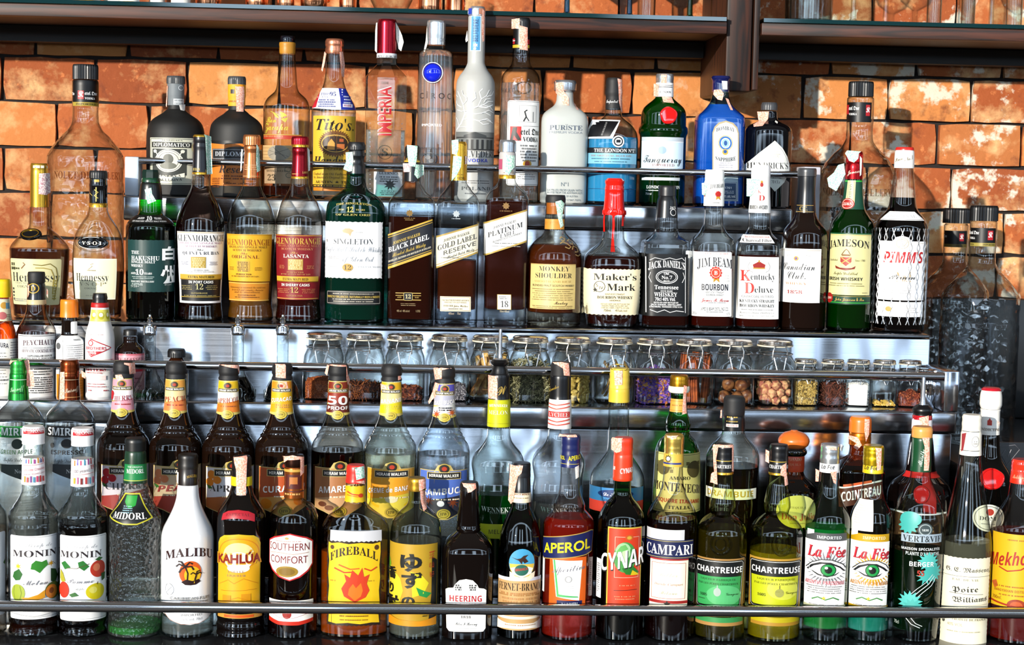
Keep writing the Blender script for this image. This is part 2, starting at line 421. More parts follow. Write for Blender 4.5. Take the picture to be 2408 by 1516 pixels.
        for it in items:
            k, a = it[0], it[1:]; ly = lay; lay += 1
            if k == 'r': q = nums(a[0]); poly([(q[0], q[3]), (q[2], q[3]), (q[2], q[1]), (q[0], q[1])], a[1], ly)
            elif k == 'fr':                                # thin frame
                q = nums(a[0]); t = q[4]
                for bx in ((q[0], q[1], q[2], q[1]+t), (q[0], q[3]-t, q[2], q[3]), (q[0], q[1]+t, q[0]+t, q[3]-t), (q[2]-t, q[1]+t, q[2], q[3]-t)):
                    poly([(bx[0], bx[3]), (bx[2], bx[3]), (bx[2], bx[1]), (bx[0], bx[1])], a[1], ly)
            elif k == 'e':
                q = nums(a[0]); poly([(q[0]+q[2]*math.cos(t*math.pi/14), q[1]-q[3]*math.sin(t*math.pi/14)) for t in range(28)], a[1], ly)
            elif k == 'g':                                 # ring
                q = nums(a[0]); n = 28; w = q[4]; v = []
                for t in range(n):
                    c, sn = math.cos(2*math.pi*t/n), math.sin(2*math.pi*t/n); v += [(q[0]+q[2]*c, q[1]-q[3]*sn), (q[0]+(q[2]-w)*c, q[1]-(q[3]-w)*sn)]
                geo.append((v, [(2*t, (2*t+2) % (2*n), (2*t+3) % (2*n), 2*t+1) for t in range(n)], mi(a[1]), ly))
            elif k == 'p':
                pts = [tuple(nums(v)) for v in a[1:]]
                if sum(pts[i-1][0]*pts[i][1]-pts[i][0]*pts[i-1][1] for i in range(len(pts))) > 0: pts.reverse()
                poly(pts, a[0], ly)
            elif k == 'l':                                 # stroke
                w = float(a[1])/2; pts = [Vector(nums(v)) for v in a[2:]]; v = []; f = []
                for i, p in enumerate(pts):
                    t = (pts[min(i+1, len(pts)-1)]-pts[max(i-1, 0)]).normalized(); nn = Vector((t.y, -t.x))*w
                    v += [tuple(p+nn), tuple(p-nn)]
                for i in range(len(pts)-1): f.append((2*i, 2*i+1, 2*i+3, 2*i+2))
                geo.append((v, f, mi(a[0]), ly))
            elif k == 'star':
                q = nums(a[0]); n = int(q[4]) if len(q) > 4 else 5; r2 = q[3]
                poly([(q[0]+(q[2] if i % 2 == 0 else r2)*math.sin(i*math.pi/n), q[1]-(q[2] if i % 2 == 0 else r2)*math.cos(i*math.pi/n)) for i in range(2*n)][::-1], a[1], ly)
            elif k == 'd':                                 # rows of print too small to read
                q = nums(a[0]); xx, yy, w, h = q[:4]; rows = int(q[4]) if len(q) > 4 else 1; gap = q[5] if len(q) > 5 else h*2; v, f = [], []
                for j in range(rows):
                    px = xx-w/2*(.75+.25*rnd.random()); xe = xx*2-px; y_ = yy+j*gap
                    while px < xe:
                        ww = min(xe-px, h*(.5+rnd.random()*.9)); o = len(v); v += [(px, y_+h/2), (px+ww, y_+h/2), (px+ww, y_-h/2), (px, y_-h/2)]; f.append((o, o+1, o+2, o+3))
                        px += ww+h*(.3 if rnd.random() < .8 else 1)
                geo.append((v, f, mi(a[1]), ly))
            elif k == 't':                                 # t style text x,y,h[,w[,sag[,slope[,rot]]]] colour
                vs, fs, wd = text_mesh(a[1], a[0]); q = nums(a[2]); h = q[2]
                W_ = q[3] if len(q) > 3 and q[3] else wd*h; sag = q[4] if len(q) > 4 else 0; slo = q[5] if len(q) > 5 else 0; rot = math.radians(q[6]) if len(q) > 6 else 0
                sx = W_/max(wd, 1e-6); v = []
                for (x, y) in vs:
                    X_, Y_ = x*sx, y*h; u = X_/(W_/2)
                    Y_ += sag*(1-u*u)+slo*X_
                    if rot: X_, Y_ = X_*math.cos(rot)-Y_*math.sin(rot), X_*math.sin(rot)+Y_*math.cos(rot)
                    v.append((q[0]+X_, q[1]-Y_))
                geo.append((v, fs, mi(a[3]), ly))
            else: raise KeyError(it)
        # one flat mesh, cut so that it can follow the curve of the glass
        bm = bmesh.new(); ll = bm.verts.layers.int.new('ly')
        for v, f, m, ly in geo:
            bv = [bm.verts.new((x, -y, 0)) for x, y in v]
            for q in bv: q[ll] = ly
            for ff in f:
                try:
                    nf = bm.faces.new([bv[i] for i in ff]); nf.material_index = m
                except ValueError: pass
        _, zm, rm, em, dm = s.front(s.cx, ym)
        xs = [v.co.x for v in bm.verts]; ys = [-v.co.y for v in bm.verts]
        zs = sorted(s.front(s.cx, yy)[2] for yy in (min(ys), ym, max(ys))); curved = zs[-1]-zs[0] > .001 or 'hc' in opts
        ax = sum(1 for _ in [0])
        stepx = max(2.5, .13*rm/s.k) if em < 2.6 else max(3, .1*rm/s.k)
        cuts = [(min(xs)+stepx*i, (1, 0, 0)) for i in range(1, int((max(xs)-min(xs))/stepx)+1)]
        if curved: cuts += [(min(ys)+6*i, (0, 1, 0)) for i in range(1, int((max(ys)-min(ys))/6)+1)]
        for c, n in cuts:
            co = (c, 0, 0) if n[0] else (0, -c, 0)
            bmesh.ops.bisect_plane(bm, geom=bm.verts[:]+bm.edges[:]+bm.faces[:], dist=1e-5, plane_co=co, plane_no=n)
        # wrap
        if em < 2.6 and not proj:
            a0 = math.asin(max(-.985, min(.985, s.front(x0, ym)[0]/rm))); a1 = math.asin(max(-.985, min(.985, s.front(x1, ym)[0]/rm)))
        fz = {}
        for v in bm.verts:
            yy = round(-v.co.y, 3); x = v.co.x
            if yy not in fz: fz[yy] = s.front(s.cx, yy)[1:]
            zz, r, e, d = fz[yy]; lf = lift+.00009*v[ll]
            if r == 0: r, e, d = rm, em, dm
            if em < 2.6 and not proj:
                a = a0+(a1-a0)*(x-x0)/(x1-x0); v.co = ((r+lf)*math.sin(a), -(r*d+lf)*math.cos(a), zz)
            else:
                xl = s.front(x, yy)[0]; u = min(1, abs(xl)/(r+lf)); R_ = r+lf
                v.co = (xl, -(r*d+lf)*max(0, 1-u**e)**(1/e), zz)
        me = bpy.data.meshes.new(name); bm.to_mesh(me); bm.free()
        for m in mats: me.materials.append(m)
        me.polygons.foreach_set('use_smooth', [True]*len(me.polygons))
        host = s.objs.get(opts.get('in')) or (s.objs.get(name[:-6]) if name.endswith('_print') else None) or s.root
        o = link(name, me, host); s.last = o
        if host == s.root: s.objs[name] = o
        return o
    def disc(s, name, m, q, opts, prof=None):
        "raised round seal lying on the glass"
        x, y, rx, ry, h = q; xl, zz, r, e, d = s.front(x, y); u = max(-1, min(1, xl/max(r, 1e-6))); a = math.asin(u) if e < 2.6 else 0
        r2 = s.front(x, y-4)[2]; r1 = s.front(x, y+4)[2]; tilt = math.atan2((r1-r2)*d, max(1e-6, s.front(x, y-4)[1]-s.front(x, y+4)[1]))
        yy = -r*d*max(0, 1-abs(u)**e)**(1/e)
        vs, fs = [], []; n = 32; prof = prof or [(1, 0), (1, .6), (.93, .95), (.84, 1), (.78, .72), (.4, .8)]
        if 'dome' in opts: prof = [(math.cos(t*math.pi/16), math.sin(t*math.pi/16)) for t in range(8)]
        if 'ring' in opts: prof = [(1, -.3), (1, .5), (.96, 1), (.9, 1), (.86, .5), (.86, -.3)]
        K = s.k; sa, ca, st, ct = math.sin(a), math.cos(a), math.sin(tilt), math.cos(tilt)
        def place(px, pz, out):
            # tilt about the local x axis, then turn to the surface normal
            z2 = pz*ct+out*st; o2 = out*ct-pz*st
            return (xl+px*ca+o2*sa, yy-o2*ca+px*sa, zz+z2)
        for (pr, ph) in prof:
            for k in range(n):
                t = 2*math.pi*k/n; wob = 1+(.03*math.sin(3*t+1)+.02*math.sin(5*t) if 'wax' in opts else 0)
                vs.append(place(pr*rx*K*math.cos(t)*wob, pr*ry*K*math.sin(t)*wob, ph*h*.001))
        for i in range(len(prof)-1):
            for k in range(n): fs.append((i*n+k, i*n+(k+1) % n, (i+1)*n+(k+1) % n, (i+1)*n+k))
        if 'ring' not in opts: fs.append(tuple((len(prof)-1)*n+k for k in range(n)))
        o = link(name, mesh_of(vs, fs, [mt(m)], smooth=True, name=name, sharp=50), s.objs.get(opts.get('in'), s.root)); s.objs[name] = o
def opts_of(toks): return {t.split('=')[0]: (t.split('=')[1] if '=' in t else 1) for t in toks}
BOTTLES = {}
ROWG = {'R1': 'bottles standing behind the lowest rail', 'R2': 'liqueur bottles of the second row', 'T2': 'small bitters bottles on the jar shelf', 'T3': 'whisky and spirit bottles on the middle shelf', 'T4': 'gin, vodka and rum bottles behind the top rail', 'BK': 'large empty vodka bottles', 'T3B': 'large empty vodka bottles'}
def build(text):
    b = None; pend = None
    def flush():
        nonlocal pend
        if pend: b.label(*pend); pend = None
    for line in text.strip('\n').split('\n'):
        if not line.strip() or line.lstrip().startswith('//'): continue
        tk = line.split()
        if line[0] == ' ': pend[3].append(tk); continue
        flush()
        if tk[0] == '@':                                  # @ row cx ym name [dy] | label | category | group
            h, *rest = [v.strip() for v in line[1:].split('|')]; hh = h.split()
            op = opts_of(hh[4:]); b = Bottle(hh[0], float(hh[1]), float(hh[2]), hh[3], rest[0], rest[1], rest[2] if len(rest) > 2 else ROWG.get(hh[0]), float(op.get('dy', 0)), nums(op['ref']) if 'ref' in op else None)
            BOTTLES.setdefault(hh[3], []).append(b)
        elif tk[0] == 'G': sp, op = line.split('|') if '|' in line else (line, ''); b.body(tk[1], ' '.join(sp.split()[2:]), opts_of(op.split()))
        elif tk[0] == 'Q': b.liquid(tk[1], float(tk[2]), opts_of(tk[3:]))
        elif tk[0] == 'C': sp, op = line.split('|') if '|' in line else (line, ''); b.cap(tk[1], tk[2], ' '.join(sp.split()[3:]), opts_of(op.split()))
        elif tk[0] == 'L': pend = [tk[1], nums(tk[2]), tk[3], [], opts_of(tk[4:])]
        elif tk[0] == 'S':                                # S colour x,y x,y ... paper strip over cap and neck
            pts = [nums(v) for v in tk[2:]]; xs = [p[0] for p in pts]; ys = [p[1] for p in pts]
            b.label('tax_strip', [min(xs), min(ys), max(xs), max(ys)], '-', [['p', tk[1]]+tk[2:]], {'proj': 1, 'hc': 1, 'o': 1.2})
        elif tk[0] == 'D': b.disc(tk[1], tk[2], nums(tk[3]), opts_of(tk[4:]))
        elif tk[0] == 'N': b.last['label'] = ' '.join(tk[1:])
        else: raise KeyError(line)
    flush()

# ------------------------------------------------------------------ setting
YW = 3.40                                              # face of the brick wall
def steel_mat():
    m, nt, out = new_mat('brushed_steel'); L = nt.links.new
    b = nd(nt, 'ShaderNodeBsdfPrincipled', i_Metallic=1, i_Roughness=.2); b.inputs['Base Color'].default_value = (.42, .44, .48, 1)
    tc = nd(nt, 'ShaderNodeTexCoord'); mp = nd(nt, 'ShaderNodeMapping'); mp.inputs['Scale'].default_value = (1.2, 300, 300)
    L(tc.outputs['Object'], mp.inputs[0]); n = nd(nt, 'ShaderNodeTexNoise', i_Scale=2, i_Detail=4); L(mp.outputs[0], n.inputs[0])
    r = nd(nt, 'ShaderNodeMapRange', i3=.1, i4=.24); L(n.outputs[0], r.inputs[0]); L(r.outputs[0], b.inputs['Roughness'])
    m2 = nd(nt, 'ShaderNodeMapping'); m2.inputs['Scale'].default_value = (7, 1, 2.2); L(tc.outputs['Object'], m2.inputs[0])
    n2 = nd(nt, 'ShaderNodeTexNoise', i_Scale=1.4, i_Detail=1); L(m2.outputs[0], n2.inputs[0])
    bp = nd(nt, 'ShaderNodeBump', i_Strength=.4, i_Distance=.02); L(n2.outputs[0], bp.inputs['Height']); L(bp.outputs[0], b.inputs['Normal'])
    L(b.outputs[0], out.inputs[0]); return m
STEEL = steel_mat()
POLISH = principled('polished_steel', (.62, .63, .66, 1), .05, 1)
DARKST = principled('dark_steel', (.035, .036, .04, 1), .12, .6)
def brick_mat():
    m, nt, out = new_mat('brick'); L = nt.links.new
    b = nd(nt, 'ShaderNodeBsdfPrincipled', i_Roughness=.85); L(b.outputs[0], out.inputs[0])
    tc = nd(nt, 'ShaderNodeTexCoord'); ge = nd(nt, 'ShaderNodeNewGeometry'); O = tc.outputs['Object']
    rp = nd(nt, 'ShaderNodeValToRGB'); L(ge.outputs['Random Per Island'], rp.inputs[0]); e = rp.color_ramp.elements
    e[0].color = lin('#8c421a'); e[1].color = lin('#c07238')
    for p, c in ((.3, '#ac5a28'), (.55, '#984a1e'), (.8, '#c88446')):
        q = rp.color_ramp.elements.new(p); q.color = lin(c)
    def noise(s, d, lo, hi, off=0):
        mp = nd(nt, 'ShaderNodeMapping'); mp.inputs['Location'].default_value = (off, off, off); L(O, mp.inputs[0])
        n = nd(nt, 'ShaderNodeTexNoise', i_Scale=s, i_Detail=d, i_Roughness=.62); L(mp.outputs[0], n.inputs[0])
        r = nd(nt, 'ShaderNodeMapRange', i1=lo, i2=hi); L(n.outputs[0], r.inputs[0]); return r.outputs[0], n.outputs[0]
    def mix(fac, a, col, mode='MIX'):
        x = nd(nt, 'ShaderNodeMix', data_type='RGBA', blend_type=mode); L(fac, x.inputs[0]); L(a, x.inputs[6]); x.inputs[7].default_value = lin(col); return x.outputs[2]
    c = rp.outputs[0]
    f, _ = noise(14, 6, .5, .72); c = mix(f, c, '#dcae78')
    f, _ = noise(34, 5, .56, .8, 3); c = mix(f, c, '#6a3018')
    f, _ = noise(70, 3, .6, .8, 7); c = mix(f, c, '#d8824a')
    # flaking whitewash, mostly on the bricks towards the right end
    sp = nd(nt, 'ShaderNodeSeparateXYZ'); L(O, sp.inputs[0])
    gx = nd(nt, 'ShaderNodeMapRange', i1=.42, i2=.75); L(sp.outputs[0], gx.inputs[0])
    f, _ = noise(13, 6, .53, .58, 11); f = math_n(nt, 'MULTIPLY', f, gx.outputs[0])
    c = mix(f, c, '#d6cab6')
    L(c, b.inputs['Base Color'])
    _, h = noise(60, 6, 0, 1, 5)
    bp = nd(nt, 'ShaderNodeBump', i_Strength=.6, i_Distance=.004); L(h, bp.inputs['Height']); L(bp.outputs[0], b.inputs['Normal'])
    return m
def build_wall():
    bm = bmesh.new(); R = random.Random(3); P = .0885; z0 = at(1204, 159, YW).z
    add_box(bm, -1.7, 2.1, YW+.012, YW+.2, 0, 2.75, mi=1)
    n0 = -10
    for j in range(n0, 9):
        zb = z0+j*P
        x = -1.65+R.random()*.17
        if j == -1: x = at(8, 190, YW).x-.1745*5
        if j == -2: x = at(128, 290, YW).x-.1745*5
        if j == 0: x = at(98, 120, YW).x-.1745*5
        while x < 2.05:
            w = .172+R.uniform(-.006, .008); q = len(bm.verts)
            y0 = YW+R.uniform(-.004, .004)
            bm.verts.ensure_lookup_table()
            nx, nz = 5, 3; g = .0026
            x0, x1, za, zc = x+g, x+w-g, zb+g+R.uniform(-.001, .001), zb+P-g+R.uniform(-.001, .001)
            grid = []
            for a in range(nx+1):
                for c in range(nz+1):
                    u, v = a/nx, c/nz; edge = a in (0, nx) or c in (0, nz)
                    corner = a in (0, nx) and c in (0, nz)
                    px = x0+(x1-x0)*u+(R.uniform(-.0014, .0014)); pz = za+(zc-za)*v+R.uniform(-.0013, .0013)
                    if corner: px += .002*(1 if a == 0 else -1); pz += .0018*(1 if c == 0 else -1)
                    grid.append(bm.verts.new((px, y0+(.003 if edge else 0)+R.uniform(-.0008, .0008), pz)))
            for a in range(nx):
                for c in range(nz):
                    i = a*(nz+1)+c; bm.faces.new((grid[i], grid[i+nz+1], grid[i+nz+2], grid[i+1]))
            ring = [grid[a*(nz+1)] for a in range(nx+1)]+[grid[nx*(nz+1)+c] for c in range(1, nz+1)]+[grid[a*(nz+1)+nz] for a in range(nx-1, -1, -1)]+[grid[c] for c in range(nz-1, 0, -1)]
            back = [bm.verts.new((v.co.x, YW+.04, v.co.z)) for v in ring]
            for i in range(len(ring)): bm.faces.new((ring[i-1], ring[i], back[i], back[i-1]))
            x += w
    o = from_bm('wall_back', bm, [brick_mat(), principled('mortar', '#1c1410', .9)], smooth=True, sharp=60); tag(o, 'old orange brick wall with dark recessed joints behind the bottles', kind='structure'); o['kind'] = 'structure'
build_wall()
bm = bmesh.new(); add_box(bm, -3, 3.5, -1.5, 4, -.05, 0)
tag(from_bm('floor', bm, principled('floor_concrete', '#4a4540', .6, bump=.3, bscale=20)), kind='structure')
# ---- stepped steel back bar
XL = -1.35
zR1, zR2, zT2, zT3, zT4, zBK = (ROWS[k][1] for k in ('R1', 'R2', 'T2', 'T3', 'T4', 'BK'))
x2e = at(2254, 920, 2.765).x; x3e = at(2188, 820, 2.885).x; x4a, x4b = at(292, 420, 3.03).x, at(1862, 450, 3.03).x
def tier(name, label, x0, x1, yf, yb, ztop, lip, zbot, inset=.006, bottom=None):
    t = link(name, None, None, ((x0+x1)/2, (yf+yb)/2, zbot)); tag(t, label, 'shelf', 'stepped steel shelf tiers'); off = t.location
    bm = bmesh.new(); add_box(bm, x0-off.x, x1-off.x, yf-off.y, yb-off.y, ztop-lip-off.z, ztop-off.z, bev=.004, seg=3); from_bm('shelf_deck', bm, STEEL, t, smooth=True)
    if ztop-lip-zbot > .004:
        bm = bmesh.new(); add_box(bm, x0+inset-off.x, x1-inset-off.x, yf+inset-off.y, yb-off.y, 0, ztop-lip-off.z-.0015, bev=.002); from_bm('riser', bm, STEEL, t, smooth=True)
    return t
def rail(lab, p0, p1, rad):
    off = (Vector(p0)+Vector(p1))/2; bm = bmesh.new(); add_tube(bm, [Vector(p0)-off, Vector(p1)-off], rad, 20)
    return tag(from_bm('guard_rail', bm, POLISH, None, off, smooth=True), lab, 'rail', 'round steel guard rails')
def plate(lab, x0, x1, y0, y1, z0, z1, m=None):
    off = Vector(((x0+x1)/2, (y0+y1)/2, z0)); bm = bmesh.new(); add_box(bm, x0-off.x, x1-off.x, y0-off.y, y1-off.y, 0, z1-off.z, bev=.0025)
    return tag(from_bm('end_bracket', bm, m or STEEL, None, off, smooth=True), lab, 'bracket', 'steel brackets holding the rails')
x1e = 1.6
t1 = tier('steel_shelf', 'lowest dark steel shelf carrying the front row of bottles, with a rail along its front', XL, x1e, 2.535, 2.663, zR1, .03, .9)
for o in t1.children: o.data.materials[0] = DARKST if o.name.startswith('shelf_deck') else STEEL
pA, pB = at(0, 1424, 2.55), at(2400, 1441, 2.55); zr = (pA.z+pB.z)/2
rail('lowest steel rail running in front of the bottom row of bottles', (XL, 2.55, zr), (x1e, 2.55, zr), .0086)
for x in (XL+.02, x1e-.02): 
    plate('short bracket outside the frame carrying the lowest rail', x-.012, x+.012, 2.54, 2.56, zR1, zr+.012)
t2s = tier('steel_shelf', 'dark steel step hidden behind the front bottles, carrying the second row', XL, x1e, 2.665, 2.765, zR2, .03, .9)
t2 = tier('steel_shelf', 'steel shelf of the spice jars with rounded front lip and a rail with end brackets', XL, x2e, 2.767, 2.884, zT2, .036, .9)
pA, pB = at(0, 852, 2.778), at(2225, 886, 2.778); zr = (pA.z+pB.z)/2
rail('middle steel rail running in front of the spice jars', (XL, 2.778, zr), (at(2218, 886, 2.778).x, 2.778, zr), .0072)
plate('steel end bracket of the middle rail, beside the steel canister', at(2219, 900, 2.775).x, at(2254, 900, 2.775).x, 2.77, 2.88, zT2, at(2240, 872, 2.775).z)
plate('bracket outside the frame carrying the left end of the middle rail', XL, XL+.02, 2.77, 2.80, zT2, zr+.01)
t3 = tier('steel_shelf', 'long plain steel step of the whisky bottles, its tall face behind the spice jars', XL, x3e, 2.886, YW-.01, zT3, .006, .9, inset=.0005)
t4 = tier('steel_shelf', 'top steel tier with gin and vodka bottles, thin rail and upright end plates', x4a, x4b, 3.018, 3.132, zT4, .043, zT3, inset=.012)
pA, pB = at(330, 378, 3.03), at(1885, 410, 3.03); zr = (pA.z+pB.z)/2
rail('top thin steel rail in front of the gin and vodka bottles', (at(322, 378, 3.03).x, 3.03, zr), (at(1900, 410, 3.03).x, 3.03, zr), .0062)
plate('pale steel end plate at the left end of the top rail', at(293, 400, 3.022).x, at(326, 400, 3.022).x, 3.022, 3.125, zT4, at(310, 368, 3.022).z, principled('pale_steel', (.62, .68, .78, 1), .35, .5))
plate('whitish end plate at the right end of the top rail', at(1890, 440, 3.022).x, at(1929, 440, 3.022).x, 3.022, 3.125, zT3, at(1910, 392, 3.022).z, principled('white_plate', '#b8b6c0', .4))
# back counter at the right end
bm = bmesh.new(); add_box(bm, x2e+.012, 2.0, 2.77, YW-.02, .9, zBK-.001, bev=.003)
o = from_bm('back_counter', bm, principled('counter_black', '#0c0c0d', .3), smooth=True); tag(o, 'dark counter at far right under the two large empty bottles', 'counter')
bm = bmesh.new(); add_box(bm, XL-.02, 2.0, 2.53, YW-.01, 0, .895, bev=.004)
o = from_bm('counter_base', bm, principled('counter_wood', '#2a1a10', .5), smooth=True); tag(o, 'dark wooden base that carries the steel back bar', 'counter')
# small black panel with outlined emblem, far right
pA = at(2262, 1190, 2.768); pB = at(2440, 1040, 2.768)
bm = bmesh.new(); add_box(bm, -.5*(pB.x-pA.x), .5*(pB.x-pA.x), -.0018, .0018, 0, pB.z-zR2, bev=.0008)
t = from_bm('black_panel', bm, principled('panel_black', '#101012', .4), None, ((pA.x+pB.x)/2, 2.768, zR2), smooth=True); tag(t, 'black panel with a thin outlined emblem, behind the red-capped bottle at far right', 'panel')
bm = bmesh.new(); cx = at(2372, 1065, 2.766); zz = cx.z-zR2; xx = cx.x-t.location.x; yy = -.0022
add_tube(bm, [(xx-.022, yy, zz+.01), (xx+.010, yy, zz+.014), (xx+.018, yy, zz+.006), (xx-.002, yy, zz-.02)], .0007, 6, closed=True)
add_tube(bm, [(xx-.006, yy, zz+.006), (xx-.012, yy, zz-.004)], .0006, 6); add_tube(bm, [(xx+.004, yy, zz+.006), (xx-.001, yy, zz-.006)], .0006, 6)
from_bm('emblem', bm, principled('emblem_grey', '#6a6a70', .4), t)
pA = at(2192, 700, YW-.03); bm = bmesh.new(); add_box(bm, -.5*(2.0-pA.x), .5*(2.0-pA.x), -.008, .008, 0, pA.z-zBK, bev=.002)  # black sheet added in place of the shade on the bricks
tag(from_bm('wall_shade_panel', bm, principled('wall_shade_black', '#0a0a0c', .35), None, ((2.0+pA.x)/2, YW-.03, zBK), smooth=True), 'black sheet standing in for shade along the foot of the brick wall behind the two large bottles', 'panel')
# ---- wooden shelves, post, glass plates
def wood_mat(name, a, b_, sc_=(2, 30, 30)):
    m, nt, out = new_mat(name); L = nt.links.new
    b = nd(nt, 'ShaderNodeBsdfPrincipled', i_Roughness=.5); L(b.outputs[0], out.inputs[0])
    tc = nd(nt, 'ShaderNodeTexCoord'); mp = nd(nt, 'ShaderNodeMapping'); mp.inputs['Scale'].default_value = sc_; L(tc.outputs['Object'], mp.inputs[0])
    n = nd(nt, 'ShaderNodeTexNoise', i_Scale=3, i_Detail=6, i_Distortion=.8); L(mp.outputs[0], n.inputs[0])
    rp = nd(nt, 'ShaderNodeValToRGB'); L(n.outputs[0], rp.inputs[0]); e = rp.color_ramp.elements
    e[0].position, e[0].color = .38, lin(a); e[1].position, e[1].color = .64, lin(b_); L(rp.outputs[0], b.inputs['Base Color'])
    return m
WOOD = wood_mat('shelf_wood', '#180b05', '#4a220e'); POSTW = wood_mat('post_wood', '#180b06', '#3e1d0c', (30, 30, 2))
TEAL = thin_glass('teal_glass', '#a8d0cc', '#0a3038')
YS = 3.10
zsb, zst = at(1204, 67, YS).z, at(1204, 38, YS).z; xpL, xpR = at(1708, 120, 3.11).x, at(1785, 120, 3.11).x
def shelf(x0, x1, lab):
    c = Vector(((x0+x1)/2, (YS+YW)/2, zsb)); t = link('wooden_shelf', None, None, c); tag(t, lab, 'shelf', 'wooden wall shelves')
    bm = bmesh.new(); add_box(bm, x0-c.x, x1-c.x, YS-c.y, YS+.022-c.y, 0, zst-zsb, bev=.0015); from_bm('front_board', bm, WOOD, t, smooth=True)
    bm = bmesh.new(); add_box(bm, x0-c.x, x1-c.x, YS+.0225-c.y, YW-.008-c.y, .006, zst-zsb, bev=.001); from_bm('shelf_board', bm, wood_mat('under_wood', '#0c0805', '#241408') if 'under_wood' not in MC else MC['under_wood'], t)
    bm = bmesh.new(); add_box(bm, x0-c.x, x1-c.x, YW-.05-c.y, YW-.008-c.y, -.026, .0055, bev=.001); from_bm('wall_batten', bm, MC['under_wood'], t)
    g = link('glass_shelf_plate', None, None, (c.x, c.y, zst+.0006)); tag(g, 'teal-edged glass plate lying on the '+('long' if x0 < 0 else 'right')+' wooden shelf', 'glass plate', 'glass plates on the wooden shelves')
    bm = bmesh.new(); add_box(bm, x0+.002-c.x, x1-.002-c.x, YS-.004-c.y, YW-.02-c.y, 0, .0075, bev=.0008); from_bm('glass_pane', bm, TEAL, g)
    bm = bmesh.new(); add_box(bm, x0+.002-c.x, x1-.002-c.x, YS-.0055-c.y, YS-.0042-c.y, .0002, .0073); from_bm('glass_edge', bm, principled('glass_edge_teal', '#0b2c30', .05, coat=.5), g)
shelf(-1.5, xpL-.002, 'long wooden shelf above the bottles, left of the post')
shelf(xpR+.002, 1.75, 'shorter wooden shelf at upper right, beyond the post')
ZG = zst+.0006+.0075
zpb = at(1745, 215, 3.11).z
c = Vector(((xpL+xpR)/2, 3.25, zpb)); t = link('wooden_post', None, None, c); tag(t, 'dark brown wooden hanging post between the two wall shelves', 'post')
bm = bmesh.new(); add_box(bm, xpL-c.x, xpR-.013-c.x, 3.115-c.y, YW-.002-c.y, 0, 2.74-c.z, bev=.004); from_bm('post_body', bm, POSTW, t, smooth=True)
bm = bmesh.new(); add_box(bm, xpR-.0105-c.x, xpR-c.x, 3.11-c.y, YW-.002-c.y, .003, 2.74-c.z, bev=.002); from_bm('edge_strip', bm, POSTW, t, smooth=True)
# ------------------------------------------------------------------ things on the glass shelf (only their feet are in the frame)
COPPER = principled('copper', (.85, .36, .18, 1), .18, 1)
def lathe_obj(name, prof, m, parent=None, loc=None, seg=32, bottom=True, top=False):
    vs, fs = [], []
    for (r, z) in prof:
        for k in range(seg): a = 2*math.pi*k/seg; vs.append((r*math.sin(a), -r*math.cos(a), z))
    for i in range(len(prof)-1):
        for k in range(seg): a, b = i*seg+k, i*seg+(k+1) % seg; fs.append((a, b, b+seg, a+seg))
    if bottom: fs.append(tuple(reversed(range(seg))))
    if top: fs.append(tuple(range((len(prof)-1)*seg, len(prof)*seg)))
    return link(name, mesh_of(vs, fs, [m], smooth=True, name=name, sharp=45), parent, loc)
def up_at(px, Y=3.18): return Vector((at(px, 20, Y).x, Y, ZG))
mugs = [(490, 30, 3.2, 'copper mug standing leftmost of the mugs on the glass shelf'), (603, 26, 3.2, 'copper mug second from the left, right of a narrower gap'), (672, 20, 3.17, 'narrow copper mug, third of the row on the glass shelf'), (738, 31, 3.17, 'widest copper mug on the glass shelf with two bright streaks'),
        (817, 19, 3.18, 'slim copper mug left of the clear glass bowl'), (1010, 27, 3.2, 'copper mug right of the clear glass bowl'), (1070, 20, 3.22, 'small copper mug farthest right in the row')]
m0 = None
for px, hw, Y, lab in mugs:
    p = up_at(px, Y); R_ = hw*Y/F
    if m0 is None:
        m0 = link('copper_mug', None); tag(m0, lab, 'mug', 'copper mugs on the glass shelf')
        lathe_obj('mug_body', [(.024, 0), (.026, .002), (.027, .02), (.0275, .075), (.028, .078), (.0265, .078), (.0255, .004), (.001, .004)], COPPER, m0)
        bm = bmesh.new(); add_tube(bm, [(.026, 0, .066), (.044, 0, .064), (.05, 0, .045), (.044, 0, .022), (.026, 0, .018)], .003, 8); from_bm('handle', bm, COPPER, m0, smooth=True)
        r = m0
    else:
        r = m0.copy(); COL.objects.link(r); r['label'] = lab
        for ch in list(m0.children): d = ch.copy(); COL.objects.link(d); d.parent = r
    r.location = p; r.scale = (R_/.027,)*3; r.rotation_euler.z = rnd.uniform(.8, 2.2)
cans = [(200, 34, '#d8942c', 'orange and white printed tin at the left end of the glass shelf'), (272, 27, '#2030a0', 'dark blue printed tin on the glass shelf'), (305, 22, '#d89a28', 'yellow printed tin beside the dark blue tin'),
        (370, 18, '#2a78c8', 'bright blue printed tin on the glass shelf'), (425, 22, '#c8c4cc', 'white tin with coloured dots left of the copper mugs')]
for i, (px, hw, c_, lab) in enumerate(cans):
    Y = 3.17+.03*(i % 2); r = link('printed_tin', None, None, up_at(px, Y)); tag(r, lab, 'tin', 'printed tins on the glass shelf'); k = hw*Y/F
    lathe_obj('tin_body', [(k*.94, 0), (k, .003), (k, .11), (k*.96, .112)], principled('tin'+c_, c_, .3), r, top=True)
    lathe_obj('tin_band', [(k*1.01, .006), (k*1.01, .016)], principled('tinb', '#e8e4dc', .4), r, bottom=False)
